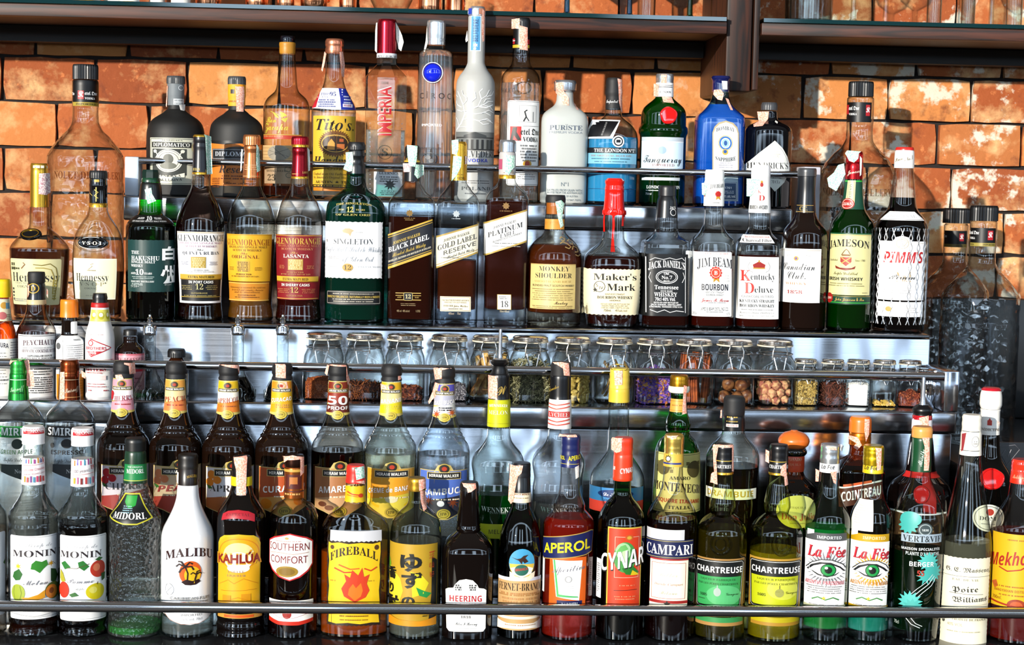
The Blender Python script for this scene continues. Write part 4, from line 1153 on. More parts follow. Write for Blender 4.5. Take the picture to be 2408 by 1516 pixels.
MIDDLE_SHELF = '''
@ T3 93 580 cognac_bottle | cognac bottle with gold foil neck, dark round seal and scrolled cream label | bottle
G glass:#f0ece0,#483c2c 486:22c 490:22.5 528:23.5 537:27 548:40 557:50 566:58 576:66 586:70 B:60c | d=.8 n=24
Q liq:#5a1008,60 584 w=1
C capsule gold 385:20c 388:21.5 398:21.5 401:19 404:21.5 487:22c
L capsule_print 74,386,112,400 - o=.5
 d 93,392,36,6 #f0e8d8
D seal black 73,553,27,17,5
D seal_rim gold 73,553,22,13.5,5.4 ring
L front_label 22,609,137,717 #ece4ae shape=round rr=4 o=.6
 t r Hennessy 82,652,21,104 #222
 t r VERY_SPECIAL 62,666,4,48 #777
 t r COGNAC 62,674,6,36 #555
 d 34,622,16,7,2,10 #4a4a30
 d 42,632,30,4 #4a4a30
 l #8a7a30 2 80,622 96,624 112,620 124,630 128,650 126,680 122,706
 l #b09a40 2 84,630 100,630 114,634 120,650 118,690
 d 122,660,10,4,8,6 #b8a850
 l #8a5a30 2 56,632 64,622 60,618
 d 30,680,6,5,4,8 #333
 d 60,704,60,2,2,4 #888
S stamp:#c8949c 92,408 113,406 114,452 108,458 91,456
@ T3 231 590 cognac_bottle | flared clear cognac bottle with black capped neck, oval dark plaque and cream label | bottle
G glass:#f2efe6,#4a443a 486:22c 490:22 505:26 520:36 536:46 556:55 580:59 620:61 B:53c | d=.6 n=23
Q liq:#3a0a06,90 637 w=1
C capsule gloss:#0a0a0c 419:21c 424:21 430:21c 431:22 436:22 442:21 478:21.5c
C cap ribbed:#101114 402:20c 404:21.5 419:21.5c | k=.04 seg=60
C neck_ring gold 478:22c 487:22.3c
L capsule_print 212,420,244,478 - o=.5
 r 222,422,232,428 #d8b850
 l #e0c860 2 226,440 226,474
 l #e0c860 1.5 222,446 230,452 222,460 230,466
 l #e0c860 1 210,454 218,460
D plaque_ring glass:#f0f0ea,#444 219,571,42,22,3 ring
D plaque black 219,571,35,15,3
L plaque_print 186,552,252,590 - o=4.2
 g 219,571,33,14,1 #d8d8d0
 t S V·S·O·P 219,571.5,8,44 #d8d4c8
L embossed_print 200,522,240,548 - o=.5
 l glass:#b8a890,#555 2.5 208,544 218,534 212,530 224,526 232,524
L front_label 171,608,271,704 #eae3bd o=.6
 fr 172.5,609.5,269.5,702.5,1 #fbf8e8
 l #9a8a60 1.5 212,634 220,626 216,622 222,620
 d 218,636,18,2 #8a7a50
 t r Hennessy 217,652,18,70 #2a2a2a
 t r V·S·O·P 217,668,9,52 #b4ab88
 t r COGNAC 216,678,4,25 #8a8468
 d 226,695,50,2 #c4bc98
@ T3 354 600 whisky_bottle | dark green bottle with a large two-character Japanese label and green lettering band | bottle
G glass:#22b034,#044010 428:22c 432:22.5 436:24 445:25 470:27 490:28 502:29 508:36 515:46 524:54 534:58 B:57c
Q liq:#04140a,120 508 w=1
C cap plastic:#0c2620 400:19c 402:20.5 419:20.5c | seg=8 flat
C collar plastic:#0e3a24 419:20c 422:22 428:22c
C capsule satin:#101413 430:22.8c 437:24.6 446:25.6 469:27.5c
L shoulder_label 304,506,410,526 #070a09 o=.9 hc
 t S AGED 337,513,4.5,16 #e8e8e8
 t S 10 356,513,9,12 #e8e8e8
 t S YEARS 375,513,4.5,17 #e8e8e8
 t S THE_HAKUSHU_SINGLE_MALT_WHISKY 356,520,3.5,72 #c8c8c8
L front_label 297,564,411,687 #153f3d shape=deckle dk=.8 o=.6
 t S THE 319,594,7.5,18 #f0f2f0
 t S HAKUSHU 339,607,9.5,58 #f0f2f0
 t S SINGLE_MALT 335,616,6,50 #e8eae8
 t S WHISKY 323,625,6,27 #e8eae8
 t S AGED 315,643,4.5,12 #e8eae8
 t S 10 329,640,12.5,17 #f0f2f0
 t S YEARS 346,643,4.5,15 #e8eae8
 d 335,651,50,1.4,2,4 #b8c4c0
 t S HAKUSHU_DISTILLERY 334,662,4,48 #dfe4e0
 d 324,667,26,1.6,2,3 #b8c4c0
 t n ウイスキー 319,674,4.5,19 #d8dcd8
 t h 白 391,597,25,36 #f4f6f4
 t h 州 390,646,32,40 #f4f6f4
 t n はくしゅう 388,669,4,18 #d8dcd8
S mint 340,446 356,441 358,456 367,472 348,480 344,462
@ T3 471 600 whisky_bottle | dark port-coloured whisky bottle with black capsule and white label above a black panel | bottle
G glass:#efe8dc,#3c2c20 414:20c 418:21 436:22 446:24.5 460:31 475:40 496:49 518:56 545:58 570:57 640:53.5 690:51 714:50.5 735:53 B:54c
Q liq:#4a0a04,110 437 w=1
C capsule satin:#15151a 320:18c 324:18.5 333:18.5c 334:17.5 338:17.5c 339:18.7 346:18.7c 347:18 405:20c
C cap_top gold 318:17c 320:18.6 322:18.7c
C neck_ring gold 405:20.3c 410:20.5c
L capsule_print 455,394,488,404 - o=.5
 t S RUBAN 461,398,6,16 #d8c070
 t S LTD 484,401,5,8 #d8c070
L front_label 417,545,519,713 #f2f2f2 o=.6
 p #141416 424,652 512,652 512,708 424,708
 l #c8a84a 1.4 418,547 518,547
 t r GLENMORANGIE 467,560,15,95 #26262a
 t S HIGHLAND_SINGLE_MALT 467,571.5,4.5,84 #b08aa0
 t S SCOTCH_WHISKY 467,579,4.5,58 #a07a90
 t c The 464,587,5,13 #555
 t r QUINTA_RUBAN 467,595,7.5,70 #3a3a44
 r 449,604,475,630 #c8a84a
 d 462,608,24,3,6,4 #e8d8a0
 d 436,616,16,1.5,3,3 #889
 d 490,616,18,1.5,3,3 #889
 t S PERFECTED 467,635,3,26 #777
 t S BY_THE_SIXTEEN_MEN_OF_TAIN 466,639,2.6,50 #777
 r 424,645,512,658 #d8b040
 r 424,656,512,658 #8a6414
 t S EXTRA_MATURED 467,651,5.5,48 #2a2008
 t b IN_PORT_CASKS 467,663,6,46 #f4f4f0
 t r 12 464,674,12,14 #e8dca0
 d 440,672,26,1.5,3,4 #b8a868
 d 488,672,26,1.5,3,4 #b8a868
 t S GLENMORANGIE 464,689,3.5,30 #b8a868
 d 466,695,70,1.6 #b8a868
 l #c8a84a 1.4 424,698 512,698
S mint 482,316 494,320 495,350 497,408 486,410 484,360
@ T3 590 600 whisky_bottle | golden whisky bottle with copper capsule and bright yellow label | bottle
G glass:#f4f2ea,#4a4030 416:20c 420:21 432:21 445:25 460:33 475:42 496:51 516:56 540:57 570:56 640:53 690:50.5 714:50 735:53 B:54c
Q liq:#d89018,26 562 w=1
C capsule foil:#c87a48 341:17c 343:18.5 352:18.5c 353:17 400:20 418:21c
C cap foil:#d88a54 318:19c 321:20.5 341:20.5c | k=.03 seg=64
L capsule_print 572,380,608,416 - o=.5
 d 590,388,30,2,3,5 #e8b080
 l #f0c890 1 572,414 608,414
L front_label 532,551,634,662 #f0b726 o=.6
 l #c88a14 1.4 533,553 633,553
 t r GLENMORANGIE 582,570,14,92 #a04a14
 t S HIGHLAND_SINGLE_MALT 582,581,5,78 #8a5a1a
 t S SCOTCH_WHISKY 582,588.5,5,56 #8a5a1a
 t c The 577,596,5,13 #a05a1a
 t r ORIGINAL 578,604,7.5,54 #8a3a14
 r 563,614,588,638 #d8a83a
 d 575.5,617,23,3,6,4 #8a6a1a
 d 549,629,14,1.6,3,3 #a87a1a
 d 604,629,16,1.6,3,3 #a87a1a
 t S PERFECTED 576,645,3.5,30 #7a4a14
 t S BY_THE_SIXTEEN_MEN_OF_TAIN 577,650,3,56 #7a4a14
L lower_label 536,664,629,708 #d88c24 o=.6
 l #e8c860 1.6 536,666 629,666
 t i Glenmorangie_is_renowned_the_world_over 582,676,4,74 #6a3208
 t i for_its_rich_and_complex_character 582,682,4,66 #6a3208
 t i and_its_smoothness 582,687,4,50 #6a3208
 t S GLENMORANGIE 582,694,3.5,34 #6a3208
 d 582,699,54,1.8 #6a3208
 l #f0d070 1.6 536,706 629,706
S mint 603,338 608,346 611,400 604,405 602,380
S stamp:#e9e4da 566,350 569,352 566,400 563,404 564,376
@ T3 703 600 whisky_bottle | whisky bottle with dark red capsule and maroon label, left of the teal flask | bottle
G glass:#f4f0ea,#4a3a30 418:20c 422:21 432:21.5 445:25 460:33 475:42 496:50 516:55 540:56 570:55.5 640:53.5 690:51 714:50.5 735:53 B:54c
Q liq:#6a1408,80 552 w=1
C capsule foil:#8a1420 346:17.5c 348:19 358:19c 359:18 415:20.3c
C cap foil:#a81828 322:19c 325:20.5 340:20.5c | k=.03 seg=64
C cap_ring gold 340:20c 346:20c
C neck_ring gold 415:20.6c 420:20.8c
L capsule_print 686,402,724,414 - o=.5
 t S LASANTA 716,405,5,16 #e0b060
 d 694,409,14,2 #d09a50
L front_label 648,552,751,705 #8e1a22 o=.6
 l #d0a040 1.6 649,554 750,554
 t r GLENMORANGIE 698,567,14,95 #e8c050
 t S HIGHLAND_SINGLE_MALT 699,578,5,84 #c87a50
 t S SCOTCH_WHISKY 697,585.5,5,60 #d89060
 t c The 692,594,5,13 #e0a860
 t S LASANTA 695,602,8,47 #f0e4d0
 r 681,609,708,635 #c8a050
 d 694.5,612,25,3,6,4 #e8d490
 d 668,625,14,1.6,3,3 #c87a50
 d 722,625,16,1.6,3,3 #c87a50
 t S PERFECTED 694,640,3.5,30 #d89a60
 t S BY_THE_SIXTEEN_MEN_OF_TAIN 694,645,3,56 #d89a60
 r 652,650,742,663 #e8b838
 r 652,661,742,663 #9a6a14
 t S EXTRA_MATURED 694,656.5,6,48 #4a2008
 t b IN_SHERRY_CASKS 694,670,6,54 #f4ece0
 t r 12 693,682,12,14 #e8c070
 d 670,680,30,1.6,3,4 #c88050
 d 720,680,30,1.6,3,4 #c88050
 t S GLENMORANGIE 693,695,3.5,30 #c88a50
 l #e0b050 1.6 652,702 742,702
S stamp:#e9e4da 722,346 727,352 728,400 724,402
@ T3 835 590 whisky_bottle | broad teal glass flask with black capsule and large white pinked-edge label | bottle
G glass:#4ab8aa,#06403a 408:23c 414:22.5 432:24 445:29 455:43 466:57 482:67 500:70.5 B:70c | d=.55 n=24
Q liq:#0e8c80,30,.2 474 w=1
C capsule satin:#141416 352:18c 356:19.5 360:19.5 366:21 372:18.5 380:18 390:21 410:22.5c
C cap ribbed:#17181b 335:19c 337:21 352:21c | k=.03 seg=60
L front_print 775,474,895,510 - o=.6 hc
 t S THE_SINGLETON 831,482,4.5,78,4 #d8c060
 t S 12 825,493,12,13 #e8d060
 t S AGED 807,493,3.5,12 #c8b860
 t S YEARS 845,493,3.5,18 #c8b860
 t S OF_GLEN_ORD 830,505,4.5,70 #c8b860
L front_label 764,521,898,655 #f4f4f6 shape=deckle dk=1.6 o=.7
 p #c8b48a 814,542 820,537 828,537 836,542 832,546 829,556 826,550 816,547
 t S TRADE 806,546,3.5,14 #999
 t S MARK 845,546,3.5,14 #999
 t r THE 776,567,6,9 #444
 t r SINGLETON 834,568,13,74 #3a3f46
 t C Single_Malt_Scotch_Whisky 831,586,13,124 #9aa0a8
 t C of_Glen_Ord 844,609,12,58 #8a9098
 d 795,604,30,2,2,4 #aaa
 l #bbb .8 780,600 808,600
 l #bbb .8 780,612 808,612
 t S MATURED_FOR 792,627,3.5,44 #b8bcc0
 t S TWELVE_YEARS 866,627,3.5,48 #b8bcc0
 e 825,629,9.5,9.5 #c8a24a
 t r 12 825,629,10,13 #2a2418
L lower_label 767,684,895,717 #121214 shape=round rr=9 o=.7
 fr 772,686,890,714,1 #a8a49a
 d 831,691,96,2 #b8b0a0
 t b PERFECTLY_BALANCED,_NATURALLY_RICH_&_SMOOTH 831,698,5,116 #d8b850
 d 831,704,84,2,2,5 #b8b0a0
S mint 812,358 829,357 831,376 828,402 820,404 806,398 813,380
@ T3 967 590 whisky_bottle | square dark whisky bottle with slanted black and gold label, black capsule with mint tax strip | bottle
G glass:#eef2f4,#3a4448 424:19c 430:20 440:27 450:34 462:46 474:53 486:55 B:55c | e=5 d=.95 n=20
Q dkwhisky 508 w=1.5 b=9
C capsule satin:#15161a 343:16c 346:19 356:19 362:18 375:18c 376:19.5 380:19.5c 381:19 426:20c
L capsule_print 949,368,986,392 - o=.5
 t c Johnnie 968,374,6,30 #d8b040
 r 948,377,988,381 #d8b040
 r 948,384,964,404 #c84868
L crest_print 930,490,1000,520 - o=.4
 star 963,501,9,6,8 #8a6a30
 d 963,513,26,2,2,4 #8a6a30
L front_label 912,513,1018,635 - o=.8
 p #15161e 912,552 1017,514 1015,596 912,634
 p #d8b040 912,552 1017,514 1017,518 912,556
 p #d8b040 912,559 1017,521 1017,522.5 912,560.5
 p #d8b040 912,628 1015,590 1015,596 912,634
 p #d8b040 912,624 1015,586 1015,587.5 912,625.5
 t S JOHNNIE_WALKER 956,561,6.5,64,0,.36 #d8b850
 t S BLACK_LABEL 961,572,12,96,0,.36 #f4f4f4
 t c Blended_Scotch_Whisky 962,587,8.5,78,0,.36 #d8b850
 t S DISTILLED,_BLENDED_AND_BOTTLED_IN_SCOTLAND 963,598,4,100,0,.36 #e0d8c0
L age_label 930,686,990,708 - o=.5
 r 930,688,990,690 #c0a050
 r 930,694,990,695.5 #c0a050
 r 930,704,990,706 #c0a050
 p #1a1a1e 951,688 968,688 970,691 970,703 968,706 951,706 949,703 949,691
 t S 12 959.5,697,9,13 #e8d8a0
 t S AGED 939,699,3,10 #c0a050
 t S YEARS 980,699,3,10 #c0a050
 l #d8c070 1 951,688 968,688 970,691 970,703 968,706 951,706 949,703 949,691 951,688
L foot_print 930,712,990,736 - o=.5
 d 960,714,44,1.6,2,4 #a08860
 t n 40%_vol_·_40%_alc/vol 948,731,5,30 #b09870
 t n 1_LITRE 983,731,5,10 #b09870
S mint 957,341 982,343 980,376 976,392 962,390 958,366
S mint 978,386 997,387 996,410 982,420 974,410
S stamp:#c8949c 947,384 964,384 964,404 949,405
@ T3 1075 590 whisky_bottle | square whisky bottle with gold capsule and slanted cream and gold label, one third full | bottle
G glass:#f0f4f6,#46525a 424:19c 430:20 440:27 450:34 462:44 474:49 486:50.5 B:50c | e=5 d=.95 n=20
Q whisky 610 w=4 b=26
C capsule gold 334:17c 337:19 362:19.5c 363:18.5 367:19.5 424:20.5c
L capsule_print 1058,395,1096,424 - o=.5
 t S EST.1820 1077,419,6,28 #7a5a14
 d 1077,410,24,2 #a07a24
L crest_print 1045,486,1105,520 - o=.4
 star 1073,503,9,6,8 #a8b0b4
 d 1073,514,26,2 #a8b0b4
L front_label 1025,524,1126,635 - o=.8
 p #d8d2bc 1025,556 1125,525 1124,594 1026,632
 p #b89a4a 1025,556 1125,525 1125,529 1025,560
 p #b89a4a 1026,628 1124,590 1124,594 1026,632
 p #b89a4a 1026,623 1124,585 1124,586.5 1026,624.5
 t S JOHNNIE_WALKER. 1074,556,6.5,62,0,.33 #4a4a4a
 t S GOLD_LABEL 1075,569,12,92,0,.33 #3a3a3c
 t n RESERVE 1081,583,10,76,0,.33 #3a3a3c
 t c Blended_Scotch_Whisky 1083,595,6.5,64,0,.33 #4a4a4a
 d 1074,606,84,2 #777
L lower_label 1035,697,1107,732 #e6dcc0 o=.5
 fr 1036.5,698.5,1105.5,730.5,1 #a88a4a
 t S THE_MASTER_BLENDER'S_RESERVE 1071,706,4,64 #4a4030
 t S FINEST_MALT_AND_GRAIN_WHISKIES 1071,711,3,52 #6a6050
 t S ESTD_1820 1054,719,4,22 #4a4030
 t c John_Walker 1083,719,5,34 #5a5040
 d 1071,726,36,2 #8a8068
L foot_print 1050,734,1096,742 - o=.5
 t n 40%vol 1061,737,5,13 #c8b090
 t n 75cl 1079,737,5,8 #c8b090
S mint 1062,330 1078,328 1078,350 1074,364 1063,362
S mint 1066,366 1086,368 1084,392 1074,412 1062,426 1064,396
S stamp:#c8949c 1094,366 1100,368 1099,384 1094,386
@ T3 1189 590 whisky_bottle | square brown whisky bottle with silver cap and slanted white label, thick clear base | bottle
G glass:#f2f4f4,#46505a 418:19.5c 424:20 432:24 442:33 452:43 460:48 470:50.5 B:50c | e=5 d=.95 n=20
Q liq:#8a3008,56,.07 470 w=2 b=28
C capsule satin:#b4b0ae 357:18c 360:19.5 412:20c
C capsule_foot gold 411:20.2c 420:20.4c
C cap steel 330:18c 332:20 357:20.3c | k=.015 seg=60
L capsule_print 1174,362,1212,408 - o=.5
 r 1173,374,1185,398 #c05a78
 d 1198,402,20,2,2,4 #8a7a50
L crest_print 1160,474,1220,502 - o=.4
 star 1190,484,9,6,8 #9a7440
 d 1190,496,34,2 #9a7440
L front_label 1138,490,1240,604 - o=.8
 p #ecebe8 1138,524 1240,491 1239,568 1138,603
 p #c8a850 1138,524 1240,491 1240,495 1138,528
 p #c8a850 1138,599 1239,564 1239,568 1138,603
 t S JOHNNIE_WALKER® 1187,527,6.5,54,0,.33 #4a4a4c
 t S PLATINUM 1188,540,12,82,0,.33 #2a2a2c
 t r LABEL 1194,550,9,36,0,.33 #3a3a3c
 t n BLENDED_SCOTCH_WHISKY 1193,558,4.5,68,0,.33 #3a3a3c
 d 1190,572,70,2 #777
 d 1190,579,84,1.6 #999
L age_label 1169,692,1202,728 #ecebe6 o=.5
 fr 1169,692,1202,728,1.2 #c8a850
 d 1185,698,24,2,2,4 #555
 t r 18 1186,715,14,18 #1c1c1c
L foot_print 1174,730,1200,738 - o=.5
 t n 750ml_40%vol 1186,732,4.5,22 #d8c8a0
S mint 1190,364 1212,366 1211,392 1203,400 1196,412 1188,408
@ T3 1303 620 whisky_bottle | stout amber whisky bottle with black stopper, pale yellow label and bronze scroll ornament | bottle
G glass:#f4f0e6,#5a4428 476:23.5c 482:24 520:23.5 540:24 548:27 554:33 564:44 576:54 592:63 608:65 B:65c
Q liq:#b4540c,40,.1 574 w=1.6 b=24
C cork #c8742a 476:21c 478:21 503:21c
C stopper matte:#151517 459:22c 461:23.5 476:23.5c | k=.02 seg=60
L neck_label 1279,515,1327,539 #e8a040 o=.7
 t S BATCH 1297,525,8,30 #c87a20
L scroll_ornament 1310,556,1366,605 - o=1 hc
 l #b89a60 2.4 1318,560 1324,556 1330,560 1326,566 1320,564
 l #b89a60 2.4 1316,572 1322,568 1330,572 1336,580 1330,584 1324,580
 l #b89a60 2.4 1334,566 1342,562 1348,568 1344,574 1338,572
 l #b89a60 2.4 1336,586 1342,578 1350,582 1348,592 1340,592
 l #b89a60 2.4 1350,574 1358,580 1358,590 1352,588
 l #b89a60 2 1340,598 1346,602 1354,598
L front_label 1250,621,1354,727 #f0d58a o=.6
 l #b88a3a 1 1250,622 1354,622
 t r MONKEY 1305,632,11,64 #2a2420
 t r SHOULDER 1304,648,11,78 #2a2420
 t r SMOOTH_AND_RICH 1302,662,4.5,78 #d0ac60
 t n BLENDED_MALT_SCOTCH_WHISKY 1304,671.5,4.5,92 #3a342c
 d 1302,680,92,2,6,5 #a8905a
 t c Monkey 1320,712,7,28 #6a5a3a
 d 1302,720,92,2,2,4 #a8905a
S mint 1306,474 1320,470 1328,478 1322,510 1326,530 1318,536 1312,512
@ T3 1440 640 whisky_bottle | square-shouldered bourbon bottle with dripping red sealing wax and cream torn-edge label | bottle
G glass:#f4f4f0,#4c4a42 498:24c 520:24.5 545:25 560:26 572:34 582:46 592:57 604:65 616:67 630:67.5 700:65 B:57c | e=3 d=.9 n=25
Q liq:#6a1c06,60,.08 600 w=1.2
C wax_seal gloss:#d81c12 420:18c 424:23 430:23 434:21.5 444:23 450:22.5 490:25 498:27 505:27.5c
L wax_drips 1410,496,1470,600 - o=1.8 hc
 l gloss:#d81c12 5 1417,498 1416,520 1418,545
 l gloss:#d81c12 4 1437,500 1438,530 1437,560 1438,592
 l gloss:#d81c12 6 1458,498 1458,515 1457,531
 l gloss:#d81c12 5 1465,498 1466,520
 p gloss:#d81c12 1412,494 1468,494 1466,504 1461,512 1455,504 1445,503 1438,510 1430,503 1420,502 1416,510
D glass_seal glass:#e8e8e4,#444 1438,590,20,14,3
L front_label 1373,632,1509,741 #f2e4bc shape=deckle dk=1.8 o=.7
 t S Maker's 1447,651,15,102 #1c1a18
 t S Mark 1461,675,16,68 #1c1a18
 g 1410,674,13,13,1.4 #2a2622
 t n S 1404,671,7,5 #2a2622
 t n IV 1414,677,7,9 #2a2622
 star 1400,682,6,2.6,5 #2a2622
 t n KENTUCKY_STRAIGHT 1446,691.5,4,46 #5a5244
 t S BOURBON_WHISKY 1446,699,6.5,84 #2a2622
 t n HANDMADE 1446,706,4,26 #5a5244
 t n DISTILLED,_AGED_AND_BOTTLED_BY_THE 1446,714.5,3.4,68 #7a7058
 t n MAKER'S_MARK_DISTILLERY,_INC. 1446,719,3.4,62 #7a7058
 t n STAR_HILL_FARM,_LORETTO,_KY_USA 1446,723.5,3.4,66 #7a7058
 t n 750ml. 1428,729.5,5,18 #4a4438
 t n 45%alc./vol 1460,729.5,5,28 #4a4438
@ T3 1564 630 whiskey_bottle | square bottle with black label lettered in white, fluted clear shoulders and black cap | bottle
G glass:#f0f2f2,#444a4e 510:26c 516:27 540:27.5 548:30 556:36 563:46 570:53.5 580:55 B:55c | e=4.5 d=1 n=27 flute=.012
Q liq:#5a1604,70 660 w=1.2
C capsule satin:#0e0f12 460:20c 464:20.5 470:23 490:24.5 512:26.5c
C cap ribbed:#1b1c1f 437:19.5c 439:20.5 460:21c | k=.02 seg=60
L capsule_print 1570,480,1592,510 - o=.5
 t S JACK 1582,488,6,15 #e8e8e8
 g 1582,499,7,8,1.4 #d8d8d8
L front_label 1509,597,1619,743 #0d0e10 o=.7
 l #d8d8d8 2 1520,604 1520,735
 l #d8d8d8 1.6 1612,604 1612,735
 l #d0d0d0 1.4 1528,612 1540,606 1560,610 1575,606 1590,610 1604,606 1610,612
 t S JACK_DANIEL'S 1568,626,16,86,6 #f4f4f4
 g 1568,651,26,16,1.6 #e8e8e8
 e 1568,651,22,12.5 #f0f0f0
 e 1568,651,21,11.6 #0d0e10
 t S Old 1567,643,5,12 #f4f4f4
 t S No.7 1568,652,8,25 #f4f4f4
 t S BRAND 1567,660,3,14 #e8e8e8
 l #d0d0d0 1.4 1530,640 1526,652 1532,664
 l #d0d0d0 1.4 1606,640 1610,652 1604,664
 t S Tennessee 1567,675,9.5,56 #f4f4f4
 t S SOUR_MASH 1567,684,3.5,28 #e8e8e8
 t S WHISKEY 1565,692,9.5,54 #f4f4f4
 t b 70cl_40%_Vol. 1564,703,8,48 #f4f4f4
 t b DISTILLED_AND_BOTTLED_BY 1566,711,3.4,58 #e8e8e8
 t b JACK_DANIEL_DISTILLERY 1566,716,4,72 #e8e8e8
 t b LYNCHBURG,_TENNESSEE_37352_U.S.A. 1566,721,3.4,78 #e8e8e8
 l #d0d0d0 1.6 1528,728 1545,734 1562,728 1575,734 1590,730 1608,732
@ T3 1674 630 bourbon_bottle | clear bourbon bottle with tall white capsule and white label with round red seal | bottle
G glass:#f2f2ee,#4a463e 482:22c 488:22 527:24 542:30 552:38 562:47 575:50.5 590:52 B:51.5c | e=3 d=1 n=24
Q liq:#7a1c06,70 588 w=1.2
C capsule #f3f3f1 423:22c 426:23.5 484:24c
C cap satin:#f4f4f4 400:21c 403:22.5 423:22.5c
L capsule_print 1650,428,1698,482 - o=.5
 t S JIM_BEAM 1686,437,9,34,0,.1 #333
 e 1688,456,5,7 #c82820
 star 1688,456,8,6,10 #c82820
 p #d8a030 1684,462 1692,462 1694,470 1688,466 1683,470
 t S B 1652,436,6,5 #b02820
 r 1651,445,1656,462 #b02820
 d 1684,476,20,2 #999
L front_label 1621,592,1722,744 #f6f6f6 shape=round rr=3 o=.7
 t S THE_WORLD'S_No_1_BOURBON 1683,596,3.5,60 #b83a30
 t S JIM_BEAM 1682,621,21,82,6 #28282e
 d 1660,648,20,4,3,6 #c8c8c8
 d 1706,648,20,4,3,6 #c8c8c8
 p #c89a30 1678,650 1690,650 1692,664 1684,658 1677,664
 star 1683,641,16,13,12 #d03020
 e 1683,641,11,11 #e04a30
 g 1683,641,11,11,1 #f4d8c8
 t S B 1683,641,9,8 #f8f0e8
 t b BOURBON 1681,675,15,62 #2c2c34
 t n KENTUCKY_STRAIGHT 1681,687,4.5,44 #555
 t n BOURBON_WHISKEY 1681,693,4.5,42 #555
 t c James_B._Beam 1681,705,8,66 #c03a38
 d 1681,711,54,1.4 #666
 t n JAMES_B._BEAM_DISTILLING_CO. 1680,726,8,66 #444
 d 1680,733,40,1.6 #777
 t n 70cl 1636,737,7,12 #aaa
 t n 40% 1712,737,7,10 #aaa
 l #ccc 1 1622,602 1636,601
S mint 1654,431 1668,428 1666,440 1660,460 1655,458
@ T3 1782 630 bourbon_bottle | clear bourbon bottle with tapering white capsule and white label with big red initials and crown | bottle
G glass:#f2f2ee,#4a463e 500:25.5c 506:26 535:26.5 546:30 556:38 566:47 576:50.5 590:51.5 B:51c | e=3.4 d=1 n=26
Q liq:#7a1c06,70 598 w=1.2
C capsule #f3f3f1 415:22c 418:22 440:22.5 500:26c
C cap satin:#f4f4f4 389:20.5c 392:22 415:22.5c | k=.01 seg=60
L capsule_print 1757,418,1806,502 - o=.5
 t S K 1784,450,8,8 #c83028
 t S D 1790,465,13,14 #c83028
 t b BOURBON_WHISKEY 1782,487,9,44 #3a3a3c
 e 1789,428,3,4 #d8a030
 e 1789,434,4,5 #b83028
L collar_label 1744,550,1820,572 - o=.9 hc
 p #f4f4f2 1754,552 1810,552 1822,571 1744,571
 t b OLD_FASHIONED_SIGN 1782,557,4,54 #b83a30
 t S Charcoal_Filter 1782,565,7,66 #1c1c1e
L front_label 1729,604,1833,750 #f5f5f4 o=.7
 l #666 1.2 1764,616 1759,626 1762,636 1770,640
 l #666 1.2 1806,616 1811,626 1808,636 1800,640
 p #a82a24 1772,630 1798,630 1800,622 1792,618 1785,614 1778,618 1770,622
 r 1771,629,1799,632 #c89a38
 e 1785,614,2,3 #c89a38
 t S K 1754,648,25,22 #d03a30
 t r entucky 1794,650,15,58 #2a2a2c
 t S D 1762,677,25,22 #d03a30
 t r eluxe 1796,680,15,44 #2a2a2c
 t n CHARCOAL_FILTERED 1782,697,5.5,74 #6a6a6a
 t S KENTUCKY_STRAIGHT 1781,707.5,7,80 #3a3a3c
 t S BOURBON_WHISKEY 1781,718.5,7,80 #3a3a3c
 d 1781,728,80,1.8 #888
 t i Kentucky_Deluxe_Distilling_Co. 1781,735,4,80 #555
 t n BARDSTOWN,_NELSON_COUNTY,_KENTUCKY 1781,742.5,3.4,80 #777
S mint 1760,420 1786,420 1784,440 1768,462 1760,462
@ T3 1890 630 whisky_bottle | brown whisky bottle with long black neck and plain white script label | bottle
G dark:#120805 498:23c 508:26 518:31 530:41 542:49 556:52 575:53 B:53c
C capsule satin:#111216 415:21c 418:21 445:20.5 480:22 500:23.5c
C cap satin:#3a3b3e 396:21c 398:22 414:22c | k=.015 seg=60
L capsule_print 1868,478,1914,502 - o=.5
 r 1868,482,1914,483.2 #c8a050
 r 1868,497,1914,498.2 #c8a050
 t S C.C. 1889,490,9,18 #d8b860
L front_label 1834,585,1931,712 #f5f5f3 o=.6
 l #c8b48a 1 1835,589 1930,589
 t S BARREL_BLENDED 1878,602,4,52,4 #999
 e 1875,608,5.5,5.5 #d8a848
 e 1875,608,2.5,3 #7a5aa0
 t C Canadian 1879,627,17,72 #26262a
 t C Club. 1876,648,17,40 #26262a
 t S WHISKY 1875,667,5.5,48 #c89a70
 t S IMPORTED 1873,679,3.5,30 #aaa
 t S 1858 1873,687,8,34 #a83a38
 d 1874,702,40,2 #ccc
@ T3 2000 630 whiskey_bottle | green whiskey bottle with red cap and pale yellow crest label | bottle
G glass:#28a03c,#033810 421:20c 424:20.5 445:22 470:24.5 487:27.5 497:31 508:39 520:46 534:50 550:52 B:52c
Q liq:#10a02c,40,.22 486 w=1
C capsule foil:#a8141c 382:19c 385:21 388:19.5 392:21 421:20.7c
C cap foil:#c01820 357:18c 360:20 364:19 368:20.5 372:19.2 376:20.5 382:20c
L capsule_print 1984,398,2026,418 - o=.5
 t c Jameson 2008,403,9,32,0,.2 #f0d0c0
L neck_label 1979,424,2030,492 #0e4a34 o=.7
 r 1979,424,2030,427 #3ac040
 p #e8e0b0 1990,424 2010,424 2008,480 1988,480
 fr 1992,427,2007,478,.8 #a89a50
 t r JAMESON 1999,450,7,36,0,0,90 #3a6a4a
L round_seal 1984,464,2012,494 - o=1.2
 e 1997,479,13,13 #b82820
 g 1997,479,11,11,1 #f0dcc8
 t S JJ&S 1997,479,6,17 #f4e8d8
L front_label 1947,548,2050,694 #f4ecaa o=.6
 r 1947,548,2050,551 #1a5a34
 l #c8a850 1 1948,553 2049,553
